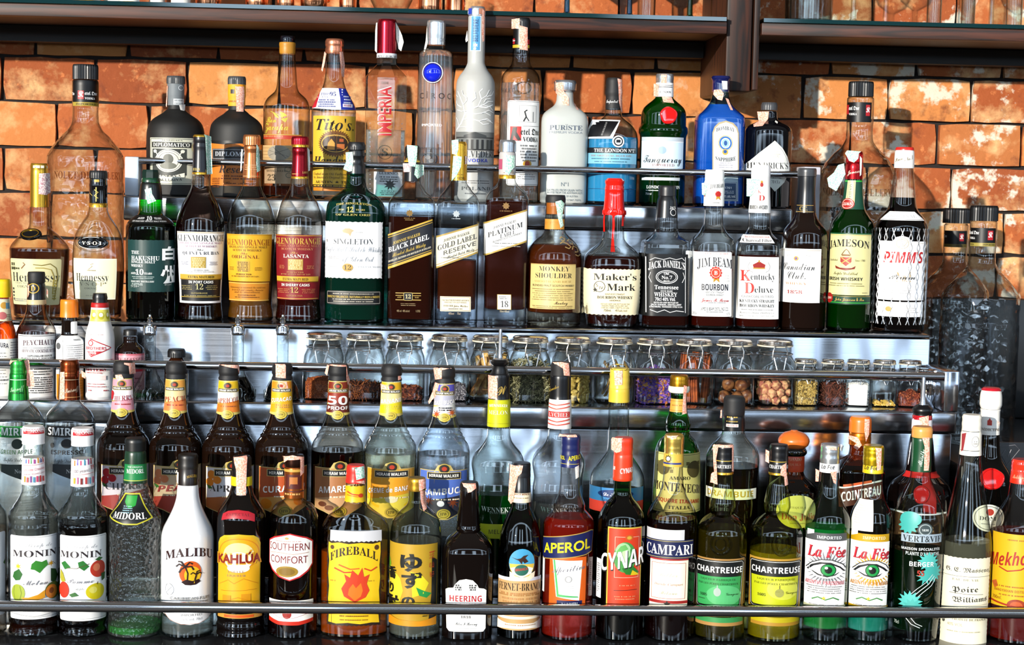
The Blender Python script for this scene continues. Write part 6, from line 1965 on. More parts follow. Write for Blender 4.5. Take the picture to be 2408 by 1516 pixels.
LOWEST_ROW = '''
@ R1 -44 1300 syrup_bottle | syrup bottle with white label, only its edge showing at the lower left corner | bottle
G glass:#f0f0ee,#444644 1135:26c 1150:27 1166:33 1188:47 1206:58 1222:59 B:58c
Q liq:#c0a060,20 1240 w=1
C cap satin:#f2f2f2 1004:25c 1006:26.5 1046:26.5c
C neck_label #f0eeee 1075:26.5c 1136:27.5c
L front_label -100,1256,13,1452 #f2f2f2 shape=round rr=6 o=.6
 p #4a7a30 4,1330 12,1322 12,1336
@ R1 79 1280 syrup_bottle | clear syrup bottle with white and red cap and a melon label | bottle
G rough:#eef0ee,#3e423e 1040:23c 1046:23.5 1075:24.5 1136:26.5 1150:27.5 1166:33 1188:47 1206:58 1214:58.5 1222:56 1232:58.5 1246:58.5 1450:58.5 1466:55 1476:58.5 B:57c
Q liq:#4a1a04,90 1455 w=1
C cap satin:#f4f4f4 1002:24c 1004:26.5 1021:26.5c 1022:25.6 1028:26.6 1034:25.8 1042:26.4c
L cap_print 53,1005,106,1021 #d83038 o=.4
 t S MONIN 88,1013,8,34 #f8f0f0
 t S N 57,1013,8,8 #f8f0f0
C neck_label #f2eef0 1075:26c 1136:27.8c
L neck_print 53,1076,106,1136 - o=.4
 r 60,1078,63,1090 #6a8ad0
 r 66,1080,69,1090 #e0507a
 r 72,1077,74,1090 #48b060
 r 78,1079,82,1090 #b04a9a
 r 86,1076,89,1089 #e8a030
 r 93,1078,96,1088 #4a4a8a
 r 99,1077,102,1088 #d04a4a
 l #e08a8a 1 54,1096 105,1090
 t n Ultimate_Creativity 80,1103,6,48,0,.1 #c84a5a
 t n www.monin.com 80,1113,5,48,0,.1 #d09aa0
 r 58,1120,61,1134 #e8b040
 r 64,1122,68,1134 #d04a4a
 r 71,1119,74,1134 #8a4a9a
 r 77,1121,80,1134 #50a8d0
 r 83,1119,87,1133 #e0507a
 r 90,1118,93,1133 #c83028
 r 96,1120,101,1132 #d04a4a
L front_label 21,1260,136,1456 #f4f4f4 shape=round rr=5 o=.7
 fr 24,1263,133,1452,.9 #999
 t C Le_Sirop_de 78,1282,9,76 #b0b0b4
 t S MONIN 79,1302,15,98 #2a2226
 p #3a9030 72,1326 80,1318 92,1322 102,1318 106,1330 96,1338 88,1348 78,1340 70,1338
 l #8a6a30 1.2 106,1330 118,1326 126,1332
 star 44,1332,8,3,6 #e8d020
 star 113,1328,8,3,6 #e8a820
 p #2a6a28 34,1346 46,1338 54,1350 48,1364 38,1366 30,1358
 p #244a20 112,1340 126,1344 134,1360 124,1376 112,1370
 t c Melon 80,1370,11,50 #7a7a80
 e 43,1394,16,20 #a8b838
 l #7a8a20 1.2 36,1378 33,1394 37,1410
 l #7a8a20 1.2 48,1378 52,1394 48,1411
 e 118,1392,20,20 #5a6a28
 e 114,1394,15,16 #e88a28
 e 113,1392,6,7 #8a4a18
 p #f0a828 52,1404 66,1404 84,1398 98,1388 98,1406 80,1412 58,1412
 d 77,1436,48,3 #999
 l #999 .8 26,1442 77,1449 130,1442
@ R1 194 1280 syrup_bottle | dark syrup bottle with white and red cap and an apple label | bottle
G rough:#eef0ee,#3e423e 1044:23c 1050:23.5 1080:24.5 1140:26.5 1154:27.5 1168:33 1190:47 1206:57 1214:57.5 1222:55.5 1232:57.5 1246:57.5 1450:57.5 1466:54 1476:57.5 B:56c
Q liq:#1c0404,220 1224 w=1
C cap satin:#f4f4f4 1006:24c 1008:26.5 1025:26.5c 1026:25.6 1032:26.6 1038:25.8 1046:26.4c
L cap_print 170,1009,222,1025 #d83038 o=.4
 t S -MONIN 198,1017,8,44 #f8f0f0
C neck_label #f2eef0 1078:26c 1140:27.8c
L neck_print 170,1079,222,1140 - o=.4
 r 174,1083,177,1096 #e08a30
 r 181,1080,184,1094 #6a5ad0
 r 188,1083,191,1094 #e0507a
 r 196,1080,199,1094 #48a0c0
 r 204,1079,207,1093 #b04a9a
 r 211,1078,214,1092 #d04a4a
 t n 100_years! 190,1107,7,34,0,.12 #7a6a70
 t S 19 216,1099,9,12 #c84a4a
 l #e08a8a 1 171,1118 221,1112
 r 174,1124,178,1138 #e8c040
 r 182,1122,185,1138 #d05a9a
 r 189,1124,193,1139 #8a2a28
 r 198,1122,202,1138 #d04a4a
 r 207,1123,210,1138 #50a8d0
 r 215,1122,219,1137 #e0507a
L front_label 138,1260,251,1460 #f4f4f4 shape=round rr=5 o=.7
 fr 141,1263,248,1456,.9 #999
 t C Le_Sirop_de 186,1285,9,72 #b0b0b4
 t S MONIN 187,1304,15,92 #2a2226
 e 225,1340,19,20 #d8402a
 e 220,1336,8,9 #e8805a
 p #2a6a28 216,1318 226,1312 236,1316 226,1322
 p #2a7a30 182,1322 192,1318 204,1332 194,1342 184,1334
 p #2a7a30 144,1326 154,1320 168,1334 154,1340
 l #5a4a28 1.4 160,1336 180,1336 204,1326
 t c Pomme 186,1366,11,52 #8a8a90
 t c Apple 184,1384,6,20 #aaa
 e 151,1388,13,19 #d83a24
 p #b8b030 142,1340 150,1350 156,1368 146,1370 141,1362
 p #2a6a28 164,1398 176,1392 184,1400 170,1404
 e 218,1392,21,19 #e8d81c
 e 212,1388,8,8 #f4ec70
 p #2a5a28 230,1352 242,1350 240,1366 232,1370
 l #5a4a20 2 220,1376 222,1370
 d 184,1436,48,3 #999
 t n 0,7L 236,1436,6,14 #888
@ R1 318 1300 liqueur_bottle | hammered clear bottle with dark green neck and green tinted base, white lettered shoulder label | bottle
G hammer:#e4e8e4,#3c4a3c 1128:24c 1133:27 1148:32 1165:38 1180:43 1200:54 1215:61 1222:62 1240:62 1300:61 1400:61 B:64c
Q liq:#1cb02a,30,.3 1462 w=1
C capsule satin:#12301c 1058:23c 1062:24.5 1095:26.5 1133:28.6c
C cap ribbed:#0c0e0e 1030:23c 1032:25 1058:24.6c | k=.015 seg=60
L neck_label 291,1092,348,1132 #1a8a48 o=.5
 t n THE_ORIGINAL 318,1098,4,34 #c8e0d0
 t S MIDORI. 318,1108,10,38 #f0f4f0
 l #d8c850 1.6 291,1130 348,1130
L front_label 256,1156,384,1236 - o=.8 hc
 p #d8d030 294,1159 342,1159 362,1220 330,1234 306,1234 262,1220
 p #0c1010 297,1162 339,1162 358,1218 330,1231 306,1231 266,1218
 p #12a030 302,1164 334,1164 328,1188 312,1196 300,1180
 d 310,1190,26,2,4,5 #a8d8e8
 t S MIDORI. 314,1213,15,68 #f2f4f2
@ R1 441 1300 rum_bottle | glossy white coconut rum bottle with sunset palm emblem and dark brown cap | bottle
G glass:#eaf0ee,#444c48 1136:22c 1142:24 1165:26 1185:31 1200:37 1220:47 1240:57 1255:61 1268:62 1290:62 B:62c
C white_coat kwhite 1136:22.3c 1142:24.4 1165:26.4 1185:31.4 1200:37.4 1220:47.4 1240:57.4 1255:61.4 1268:62.4 1290:62.4 1432:62.3c | sharp
Q water 1440 w=2
C capsule satin:#1c120e 1100:23.4c 1138:24.5c
C cap ribbed:#120e0c 1068:22c 1071:24 1076:23 1080:24 1085:23.2 1090:24.2 1100:24.2c | k=.01 seg=60
L capsule_print 420,1115,466,1130 - o=.4
 t S MALIBU 450,1122,6,24,3 #c8a040
L coat_foot 381,1418,500,1470 - o=.9
 p #eceef2 381,1418 500,1418 500,1438 482,1456 460,1466 441,1469 420,1466 398,1456 381,1438
 l #c88a70 1 384,1444 402,1459 424,1467 458,1467 480,1458 498,1442
 t n IMPORTED 444,1446,5,40 #777
 t n 21%_vol._70cl 444,1456,5,40 #999
L front_print 384,1280,502,1420 - o=.6
 t S MALIBU 441,1310,20,106,12 #3a1c1c
 e 442,1347,22,28 #e8641c
 e 446,1352,16,20 #f4c41c
 p #2a0e0a 424,1368 434,1362 446,1366 458,1362 462,1368 452,1375 442,1376 432,1375
 l #2a0e0a 3 436,1364 437,1348 432,1332
 l #2a0e0a 3.6 432,1332 420,1326 414,1332
 l #2a0e0a 3.6 432,1332 424,1320 418,1320
 l #2a0e0a 3.6 432,1332 440,1322 446,1326
 l #2a0e0a 3.6 432,1332 444,1332 448,1340
 l #2a0e0a 3.6 432,1332 424,1338 420,1346
 l #2a0e0a 3 450,1364 453,1352
 l #2a0e0a 2.6 453,1351 446,1346 442,1350
 l #2a0e0a 2.6 453,1351 460,1346 464,1350
 l #2a0e0a 2.6 453,1351 454,1344 460,1342
 g 398,1387,11,14,1.4 #bbb
 l #bbb 1 390,1396 406,1378
 t n CARIBBEAN_RUM 442,1407,7,80 #555
 t n WITH_COCONUT 442,1418,7,74 #555
S stamp:#e9e4da 415,1112 419,1112 418,1140 412,1134
@ R1 567 1300 liqueur_bottle | black coffee liqueur bottle with bright yellow arched label and red shoulder band | bottle
G dark:#0a0605 1138:23c 1145:25 1162:30 1175:38 1188:47 1200:54 1216:57.5 1440:58 1452:55 1462:58 1474:56 1482:58.5 B:57c
C capsule satin:#0d0c0c 1100:23c 1103:24 1118:24c 1119:24.4 1138:24.6c
C yellow_ring #f0d81c 1119:24.8c 1139:25.2c
C cap ribbed:#0f0e10 1072:20c 1075:22.5 1100:23c | k=.015 seg=60
L shoulder_band 520,1196,600,1228 - o=.8 hc
 p #c02030 524,1210 536,1202 560,1198 584,1202 597,1210 595,1228 580,1222 560,1219 540,1221 523,1226
 t S ESPECIAL 560,1212,7,54,3 #8a1420
L front_label 510,1256,612,1432 - o=.8
 p #e8c020 512,1432 512,1280 518,1268 530,1260 560,1256 590,1260 602,1268 607,1280 607,1432
 p #f4b414 514,1432 514,1284 522,1272 534,1264 560,1260 586,1264 597,1272 604,1284 604,1432
 g 560,1302,44,36,2 #e88a10
 e 560,1308,32,32 #fbe9a0
 e 560,1320,26,22 #f4f0e0
 p #f4b414 514,1338 604,1338 604,1432 514,1432
 e 560,1336,22,10 #f4f0e8
 t h KAHLÚA 560,1314,27,100,0,.03 #f0a81c
 t h KAHLÚA 560,1314,21,92,0,.03 #8a1a10
 t S COFFEE 556,1344,6,32 #b08a60
 t S LIQUEUR 556,1353,5,36 #b08a60
 l #d88a0c 1.2 518,1376 540,1364 552,1372 570,1360 600,1374
 r 528,1400,546,1416 #e0980c
 r 566,1396,584,1420 #e0980c
 l #c87a08 1 518,1420 560,1404 602,1420
 l #c87a08 1 524,1390 596,1386
L label_foot 510,1444,612,1454 #d8a040 o=.9
 r 530,1446,590,1452 #e8601c
S pink 548,1072 582,1066 580,1098 578,1164 556,1164 555,1104 550,1088
@ R1 690 1300 liqueur_bottle | clear fluted-shoulder bottle with copper patterned capsule and white shield label outlined in red | bottle
G glass:#f2f0ea,#4a4238 1168:20c 1174:24 1182:40 1192:49 1204:54 1218:57.5 1236:58.5 1280:58.5 B:59c | flute=.01
Q liq:#3a0c04,110 1300 w=1
C capsule foil:#b0602a 1096:22c 1100:23.5 1120:23.5c 1121:22.8 1168:23.8c
C cap foil:#3a2018 1069:21c 1072:23 1092:23.6 1096:22.5c
L capsule_print 667,1100,715,1166 - o=.4
 r 668,1104,714,1110 #d8a848
 r 676,1116,706,1150 #5a2018
 r 684,1122,698,1144 #c87a3a
 r 668,1154,714,1157 #5a2018
 d 690,1162,40,4 #e0a860
L front_label 631,1252,735,1368 - o=.8
 p #c8242a 632,1274 650,1264 684,1254 718,1264 733,1274 733,1328 722,1344 704,1358 684,1366 662,1358 644,1344 632,1328
 p #f6f4f0 635,1276 652,1267 684,1257 716,1267 730,1276 730,1327 720,1341 702,1355 684,1363 664,1355 646,1341 635,1327
 e 678,1266,4,3 #c8a860
 d 680,1273,54,2.4 #d8a8a0
 t n SOUTHERN 680,1286,17,86 #8a2a2a
 l #c89a80 1.4 640,1302 664,1300 690,1303 722,1300
 t n COMFORT 680,1316,17,78 #8a2a2a
 e 678,1344,22,13 #a8862a
 e 678,1344,16,9 #8a6a1c
L foot_label 631,1410,735,1470 - o=.8
 p #f4f2ee 632,1412 733,1412 733,1458 700,1462 660,1462 632,1456
 p #d8301c 632,1454 660,1461 700,1461 733,1456 733,1464 700,1470 660,1470 632,1464
 e 677,1444,9,11 #a82018
 l #b8868a 1 636,1440 660,1452 690,1453 730,1440
S pink 664,1072 690,1066 714,1072 714,1112 706,1120 706,1080 676,1082 666,1090
@ R1 834 1310 whisky_bottle | broad amber flask with red cap, yellow collar and yellow burnt-edge label with a red flame | bottle
G glass:#f4ecd8,#5a4420 1128:22c 1136:23 1160:23.5 1176:25 1186:30 1198:44 1212:64 1224:73 1236:79 1250:80.5 B:79c | d=.58 n=24
Q liq:#e0680c,18,.2 1292 w=1.4
C cap plastic:#d8281c 1093:20c 1096:22 1101:21 1106:22.6 1112:21.4 1118:23 1124:22 1129:24 1133:23.6c
L neck_label 810,1142,864,1182 #f4c81c shape=deckle dk=1.5 o=.7 hc
 l #d8401c 3 820,1156 832,1162 846,1164
 l #e86a1c 2 820,1164 832,1166 844,1168
 e 848,1165,5,5 #d8401c
L back_label 776,1248,897,1276 #c4c4c8 o=.5
L front_label 768,1272,896,1472 #2a1a0a shape=deckle dk=2.5 o=.7
 p #f6cc1c 774,1276 782,1279 800,1276 820,1279 845,1276 870,1279 890,1276 891,1300 888,1330 891,1360 888,1390 891,1420 888,1446 891,1466 870,1464 845,1467 820,1464 795,1467 774,1464 776,1440 773,1410 776,1380 773,1350 776,1320 773,1296
 e 784,1288,5,5 #5a3a10
 e 880,1288,6,6 #5a3a10
 t S FIREBALL 831,1312,19,104,18 #2a1a10
 d 786,1366,16,3 #c89a1c
 d 868,1366,16,3 #c89a1c
 p #d8401c 834,1416 812,1402 806,1384 816,1366 812,1350 824,1358 828,1340 840,1352 848,1334 852,1356 864,1350 858,1372 864,1388 856,1404
 p #e87a1c 834,1412 820,1398 822,1384 830,1372 836,1382 846,1370 850,1388 846,1402
 l #d8401c 3 790,1336 812,1346 832,1344
 l #e86a1c 3 800,1328 824,1338 842,1336
 l #d8401c 3 852,1336 866,1342 880,1334
 d 832,1448,76,3 #a87a10
 d 832,1457,60,2.4 #a87a10
S mint 834,1096 856,1092 858,1124 838,1128
S pink 836,1132 856,1130 862,1156 858,1140
@ R1 977 1320 liqueur_bottle | clear round citrus liqueur bottle with gold cap and gold label of brushed black Japanese characters | bottle
G glass:#eef2ee,#3c463e 1150:18c 1156:18.5 1176:19 1184:22 1194:32 1206:44 1220:54 1236:58.5 1252:60 B:60c
Q liq:#e8ecdc,5 1268 w=1
C cap gold 1123:20c 1126:22 1131:21 1136:22 1141:21 1146:22.4 1152:21.4c
L front_label 915,1280,1027,1472 #c8a02a o=.7
 p #e8d838 917,1330 934,1342 952,1362 958,1390 950,1420 934,1440 917,1444
 p #f0e028 972,1344 992,1352 1006,1372 996,1396 976,1404
 p #2a9a48 982,1380 998,1390 1012,1396 1002,1406 988,1400
 p #1a1a14 1012,1310 1025,1320 1025,1464 1006,1464 1012,1400
 p #78b828 917,1316 926,1330 922,1344 917,1340
 l #c8342a 2 1006,1300 1018,1298
 t n 土佐 1011,1308,11,11 #c8482a
 t n の山 1011,1330,11,11 #c8482a
 t n 柚子 1012,1352,10,10 #c8482a
 t h ゆ 972,1324,34,40 #12120e
 t h ず 974,1366,30,38 #12120e
 t h の 968,1414,20,24 #12120e
 t h 香 932,1352,22,24 #12120e
 t h り 930,1388,20,14 #12120e
 t h 酎 934,1420,24,32 #12120e
 p #e89818 920,1450 950,1458 990,1460 1024,1452 1024,1472 920,1472
 d 1000,1448,14,3 #5a4a10
S pink 984,1124 1001,1122 1002,1148 986,1154
S pink 988,1152 1000,1154 1004,1196 996,1202 990,1180
@ R1 1100 1330 liqueur_bottle | black squat-shouldered cherry liqueur bottle with white stepped label, right of the gold-labelled bottle | bottle
G dark:#0a0504 1150:21c 1160:22 1185:24 1210:26 1236:28c 1240:30 1247:28c 1252:34 1262:46 1276:56 1290:60 1310:61 B:59c | n=22 e=3
C cap satin:#0e0d0d 1133:20c 1136:22 1152:22c
L front_label 1047,1360,1146,1486 - o=.9
 p #f3f2f0 1048,1388 1054,1384 1066,1382 1070,1374 1080,1364 1096,1361 1112,1364 1122,1374 1126,1382 1138,1384 1144,1388 1142,1478 1136,1485 1056,1485 1050,1478
 d 1078,1376,18,4,3,5 #444
 d 1112,1376,18,4,3,5 #444
 d 1078,1388,20,1.6 #999
 t b HEERING 1095,1407,14,76 #c0242c
 t i The_Original 1094,1427,8,60 #b8b0ac
 t S 1818 1095,1450,6,24 #555
 t c Peter_F._Heering 1096,1466,7,52 #555
 d 1096,1477,56,1.6 #bbb
S pink 1086,1132 1118,1132 1120,1148 1108,1156 1100,1158 1098,1148 1090,1144
@ R1 1222 1320 bitters_bottle | tall dark green bitter bottle with black cap, round eagle emblem and tan banknote label | bottle
G glass:#1a7a2c,#04240c 1176:22c 1190:24 1206:31 1225:39 1250:46 1280:50 1300:51 B:50c
Q liq:#080604,300 1214 w=1
C paper_collar #e8d8b8 1156:23c 1178:23.4c
C capsule satin:#0e0e10 1120:21c 1156:22.6c
C cap ribbed:#101014 1088:20c 1091:21.4 1096:20.6 1102:21.6 1108:20.8 1114:21.6 1120:21.4c | k=.01 seg=60
L collar_print 1202,1158,1246,1177 - o=.5
 t b BRANCA_MENTA 1226,1162,4,36 #8a4a2a
 d 1226,1171,38,2 #a88a5a
L round_emblem 1196,1288,1260,1366 - o=.8
 p #e8dcc0 1200,1344 1216,1352 1240,1352 1258,1344 1256,1358 1240,1366 1216,1366 1200,1358
 e 1227,1324,29,34 #4aa8d8
 p #f0c84a 1199,1326 1255,1326 1252,1342 1242,1354 1227,1358 1212,1354 1202,1342
 p #f4ecd8 1202,1336 1216,1332 1240,1332 1252,1336 1248,1348 1227,1358 1208,1350
 p #3a1e12 1203,1310 1216,1314 1224,1312 1230,1306 1240,1304 1228,1318 1226,1326 1220,1318
 p #3a1e12 1226,1316 1234,1312 1240,1320 1232,1324
 e 1226,1340,15,13 #2a6a5a
 t b BRANCA 1226,1338,6,26,0,.15 #d83a2a
L front_label 1174,1358,1271,1482 #dcae74 o=.7
 r 1174,1358,1271,1366 #c8ccd8
 r 1174,1450,1271,1456 #f0e6d0
 d 1222,1400,88,3,2,70 #b88448
 t r FERNET-BRANCA 1224,1380,17,90 #241a12
 d 1222,1396,88,4 #c08850
 d 1222,1408,86,5,5,8 #c8945c
 t S FERNET_BRANCA 1232,1424,6,70 #a87a40
 p #ece4d8 1174,1460 1200,1466 1250,1466 1271,1460 1271,1482 1250,1478 1200,1478 1174,1482
 d 1226,1470,60,2.4 #b8926a
S pink 1200,1096 1230,1094 1226,1112 1218,1120 1214,1138 1206,1182 1202,1188 1196,1180 1198,1140 1200,1116
@ R1 1336 1310 aperitif_bottle | orange-red aperitif bottle with navy cap and slanted navy band lettered in yellow | bottle
G glass:#f4eeea,#4a3c38 1094:22.5c 1110:22.5 1150:25 1166:29 1180:35 1188:37c 1194:36 1204:44 1216:55 1228:60 1300:60 B:60c
Q liq:#e02804,24,.14 1212 w=1
C capsule plastic:#16205a 1074:22.6c 1096:23.6c
C cap plastic:#141c50 1022:21c 1024:23 1038:23 1044:22 1050:23 1058:22.2 1064:23 1074:23c | k=.012 seg=60
L capsule_print 1314,1064,1362,1094 - o=.6
 t B APEROL 1353,1076,11,34,0,.15 #e8d82c
 t B APEROL 1318,1077,9,22 #e8d82c
 l #d8c840 1 1315,1091 1361,1091
S pink 1315,1030 1316,1020 1352,1018 1358,1024 1340,1024
S stamp:#e9e4da 1352,1098 1362,1094 1362,1122 1354,1126
L front_label 1294,1310,1378,1428 #f06a1c o=.6
 p #e8f4e0 1302,1318 1368,1318 1362,1412 1312,1404
 p #58c070 1304,1318 1308,1318 1318,1398 1358,1402 1361,1405 1314,1404
 p #f6f6f6 1310,1318 1364,1318 1357,1398 1320,1394
 t c Aperitivo 1338,1337,14,72,0,.16 #6a6a72
 e 1338,1362,8,8 #9a9a9a
 e 1338,1362,5,6 #f0f0f0
 d 1338,1378,26,2,3,5 #bbb
L slanted_band 1282,1250,1394,1320 - o=1.2
 p #c8a850 1284,1270 1388,1248 1397,1250 1392,1300 1376,1306 1290,1321 1284,1318
 p #16205a 1284,1272 1388,1250 1396,1252 1391,1298 1376,1304 1290,1319 1284,1316
 t B APEROL 1338,1287,24,96,0,.17 #f0e020
L foot_band 1310,1412,1368,1430 #16205a o=1
 t B BARBIERI 1339,1420,6,36,0,.04 #e8eaf0
L barcode_label 1277,1310,1284,1400 #e4e6ea o=.6
@ R1 1459 1320 aperitif_bottle | dark green aperitif bottle with red cap and bright red label showing an artichoke | bottle
G glass:#1c9a3c,#04300e 1126:20c 1132:20 1156:20.5 1166:24 1180:36 1192:44 1206:51 1222:55 1240:56.5 B:56c
Q liq:#060605,300 1162 w=1
C capsule plastic:#e03c1c 1066:21.6c 1072:22.6 1126:23.2c 1128:22c
C cap plastic:#e2381c 1029:21c 1032:22.4 1040:22.4 1046:21.8 1054:22.4 1066:22c | k=.012 seg=60
L capsule_print 1436,1094,1486,1122 - o=.6
 t b CYNAR 1474,1106,12,32,0,.12 #f4f0ec
 t b AR 1441,1102,8,10,0,.1 #f4f0ec
S pink 1440,1028 1462,1026 1462,1060 1450,1066 1440,1060
L front_label 1429,1240,1509,1428 #e8c84a o=.7
 r 1432,1243,1506,1425 #e2401c
 fr 1446,1262,1500,1358,1 #f0c8b0
 e 1476,1264,9,7 #c85a20
 e 1476,1264,5,4 #d8a83a
 e 1468,1310,24,36 #4a9a4a
 e 1464,1296,16,20 #a8d8a0
 p #6ab860 1448,1300 1458,1284 1468,1280 1474,1290 1462,1304
 p #c8e8b0 1456,1316 1462,1296 1472,1292 1474,1310 1466,1322
 p #3a8a3a 1478,1290 1492,1300 1490,1320 1480,1324
 p #2a7a2a 1462,1336 1480,1326 1500,1346 1488,1352 1470,1350
 p #e8c81c 1484,1340 1502,1352 1480,1352
 l #3a1a10 1.2 1446,1388 1496,1386
 d 1474,1376,34,2.4 #f08a60
 d 1470,1402,50,2.4,2,6 #f08a60
 t b CYNAR 1466,1317,42,104,0,.2 #1c1c1c
 t b CYNAR 1465,1315,40,100,0,.2 #f6f4f2
L barcode_label 1401,1320,1417,1412 #e8e8ec o=.7
 d 1409,1332,10,3,14,5 #888
@ R1 1577 1320 aperitif_bottle | red-black aperitif bottle with pale yellow cap and navy band over a cream square label | bottle
G glass:#f2f0ea,#46403a 1090:21.5c 1100:22 1130:24 1150:28 1166:34 1182:45 1196:53 1212:58 1226:59.5 B:59c
Q liq:#3a0404,160 1214 w=1
C capsule #e8c048 1064:22.6c 1094:24c
C cap foil:#e0c060 1021:21c 1024:23.4 1040:23.4 1046:22.6 1052:23.4 1058:22.8 1064:23.4c | k=.012 seg=60
L capsule_print 1554,1068,1602,1092 - o=.5
 star 1570,1079,10,6,10 #4a3a1a
 e 1570,1079,5,5 #d8d0c0
 r 1554,1088,1602,1092 #2a3a8a
S pink 1568,1022 1592,1020 1590,1030 1570,1030
L back_label 1524,1246,1610,1276 #c8c8cc o=.5
L lower_label 1533,1310,1618,1434 #e8e4cc o=.8
 r 1533,1310,1618,1318 #b03028
 fr 1538,1324,1612,1408,1 #c84a3a
 t C Bitter 1574,1352,9,40 #c0c0a8
 t i Davide_Campari 1576,1374,5,60 #b85a48
 t C Milano 1576,1394,8,36 #aaa890
 r 1533,1412,1618,1419 #a82a28
 star 1574,1420,8,4,5 #2a2018
L name_band 1520,1270,1632,1314 #1a2250 o=1
 l #c8b870 1.2 1521,1273 1631,1273
 l #c8b870 1.2 1521,1311 1631,1311
 t S CAMPARI 1578,1293,23,104 #f4f2ea
@ R1 1695 1320 liqueur_bottle | amber-green liqueur bottle with green label under a black name plate | bottle
G glass:#e8ecc8,#3c4420 1108:22c 1114:22 1130:22.5 1150:25 1166:28 1180:30.5 1190:31 1199:28 1206:27c 1212:36 1222:47 1236:56 1252:59.5 B:59c
Q liq:#8a7408,22,.06 1240 w=1
C capsule satin:#101012 1078:21.4c 1082:22 1112:22.6c
C neck_ring gold 1108:22.9c 1113:23c
C cap satin:#0e0e11 1044:20c 1047:22 1056:22 1060:21 1066:22 1072:21.4 1078:21.8c | k=.012 seg=60
L capsule_print 1681,1084,1726,1110 - o=.5
 t S CHARTREUSE 1704,1097,8,50 #e8e8e8
 l #d8b848 1.6 1681,1084 1726,1084
D embossed_seal glass:#d8d8a0,#33331a 1694,1280,24,26,3 ring
D embossed_crest glass:#d8d8a0,#33331a 1694,1280,13,15,2 ring
L front_label 1636,1314,1752,1432 - o=.8
 r 1636,1314,1752,1432 #b88a4a
 p #0e1010 1637,1320 1643,1318 1745,1318 1751,1322 1748,1352 1744,1428 1738,1431 1648,1431 1642,1428 1638,1352
 l #d8d8d0 1.2 1640,1326 1644,1321 1743,1321 1748,1326 1745,1352 1741,1424 1736,1428 1650,1428 1645,1424 1641,1352 1640,1326
 p #3aa85a 1645,1356 1741,1356 1738,1421 1734,1424 1652,1424 1648,1421
 e 1706,1400,36,24 #5ac078
 t b CHARTREUSE 1694,1340,14,100 #f2f2f0
 t S LIQUEUR_FABRIQUÉE 1692,1363,4.5,72 #2a5a30
 t S PAR_LES_PÈRES_CHARTREUX 1692,1373,4.5,84 #2a5a30
 e 1692,1392,7,10 #9aa8a0
 r 1691,1376,1693,1384 #9aa8a0
 t I 1605 1664,1400,6,16 #1a3a1c
 t C Gaugene 1722,1396,6,26 #2a5a30
 d 1660,1410,18,1.6 #2a5a30
L foot_label 1638,1452,1750,1472 #3a9a54 o=.8
 r 1638,1464,1750,1472 #b88a4a
S pink 1682,1112 1680,1050 1688,1042 1722,1042 1727,1050 1728,1110 1722,1108 1722,1052 1690,1052 1686,1080 1688,1140 1674,1138 1676,1118
@ R1 1823 1320 liqueur_bottle | yellow liqueur bottle with yellow-green label under a black name plate | bottle
G glass:#eef0b8,#44440c 1108:22c 1114:22 1130:22.5 1150:25 1166:28 1180:30.5 1190:31 1199:28 1206:27c 1212:36 1222:48 1236:58 1252:62 B:61c
Q liq:#d8c404,16,.14 1290 w=1
C capsule satin:#101012 1082:21.4c 1086:22 1112:22.6c
C neck_ring gold 1109:22.9c 1114:23c
C cap satin:#0e0e11 1045:20c 1048:22 1057:22 1061:21 1067:22 1074:21.4 1082:21.8c | k=.012 seg=60
L capsule_print 1804,1086,1850,1112 - o=.5
 t S CHARTREUSE 1832,1098,8,52 #e8e8e8
 l #d8b848 1.6 1804,1086 1850,1086
D embossed_seal glass:#d8d8a0,#33331a 1838,1280,24,28,3 ring
D embossed_crest glass:#d8d8a0,#33331a 1838,1280,13,16,2 ring
L front_label 1772,1314,1888,1432 - o=.8
 r 1772,1314,1888,1432 #c89a3a
 p #0e1010 1774,1321 1780,1319 1880,1319 1886,1323 1884,1352 1880,1428 1874,1431 1784,1431 1778,1428 1774,1352
 l #d8d8d0 1.2 1777,1326 1781,1322 1879,1322 1883,1326 1881,1352 1877,1424 1872,1428 1786,1428 1781,1424 1777,1352 1777,1326
 p #c8d018 1781,1356 1877,1356 1874,1421 1870,1424 1788,1424 1784,1421
 e 1846,1386,30,24 #dce050
 t b CHARTREUSE 1832,1341,14,100 #f2f2f0
 t S LIQUEUR_FABRIQUÉE 1832,1363,4.5,72 #6a6a10
 t S PAR_LES_PÈRES_CHARTREUX 1832,1373,4.5,84 #6a6a10
 e 1838,1394,8,10 #a8a85a
 l #8a8a40 1 1831,1391 1845,1391
 r 1837,1376,1839,1384 #8a8a40
 t I 1605 1806,1400,6,16 #3a3a08
 t C Gaugene 1862,1393,6,26 #6a6a10
L foot_label 1774,1452,1886,1472 #c8b818 o=.8
 r 1774,1464,1886,1472 #b88a2a
S pink 1838,1094 1850,1088 1850,1108 1856,1140 1846,1142 1844,1120 1834,1116
S pink 1805,1060 1813,1064 1812,1092 1804,1088
@ R1 1943 1310 absinthe_bottle | absinthe bottle with white cap and a label with green eye on silver rays | bottle
G glass:#eef4ee,#384838 1108:21.5c 1116:22 1145:24 1160:27 1178:34 1196:44 1212:50 1226:52 B:51c
Q liq:#0ca040,24,.3 1236 w=1.2 b=20
C capsule satin:#eeeef0 1088:22.8c 1108:23.2c
C cap foil:#d4d8dc 1044:21c 1047:23 1054:22 1060:23 1067:22 1074:23 1088:22.4c | k=.012 seg=60
L capsule_print 1922,1088,1970,1106 - o=.5
 t Z La_Fée 1945,1098,10,34 #1c1c1c
L front_label 1897,1246,1993,1432 - o=.8
 p #4a4c4e 1898,1254 1990,1254 1990,1272 1898,1272
 p #f3f3f3 1897,1272 1992,1272 1990,1432 1898,1432
 p #f3f3f3 1904,1248 1922,1248 1922,1256 1904,1262
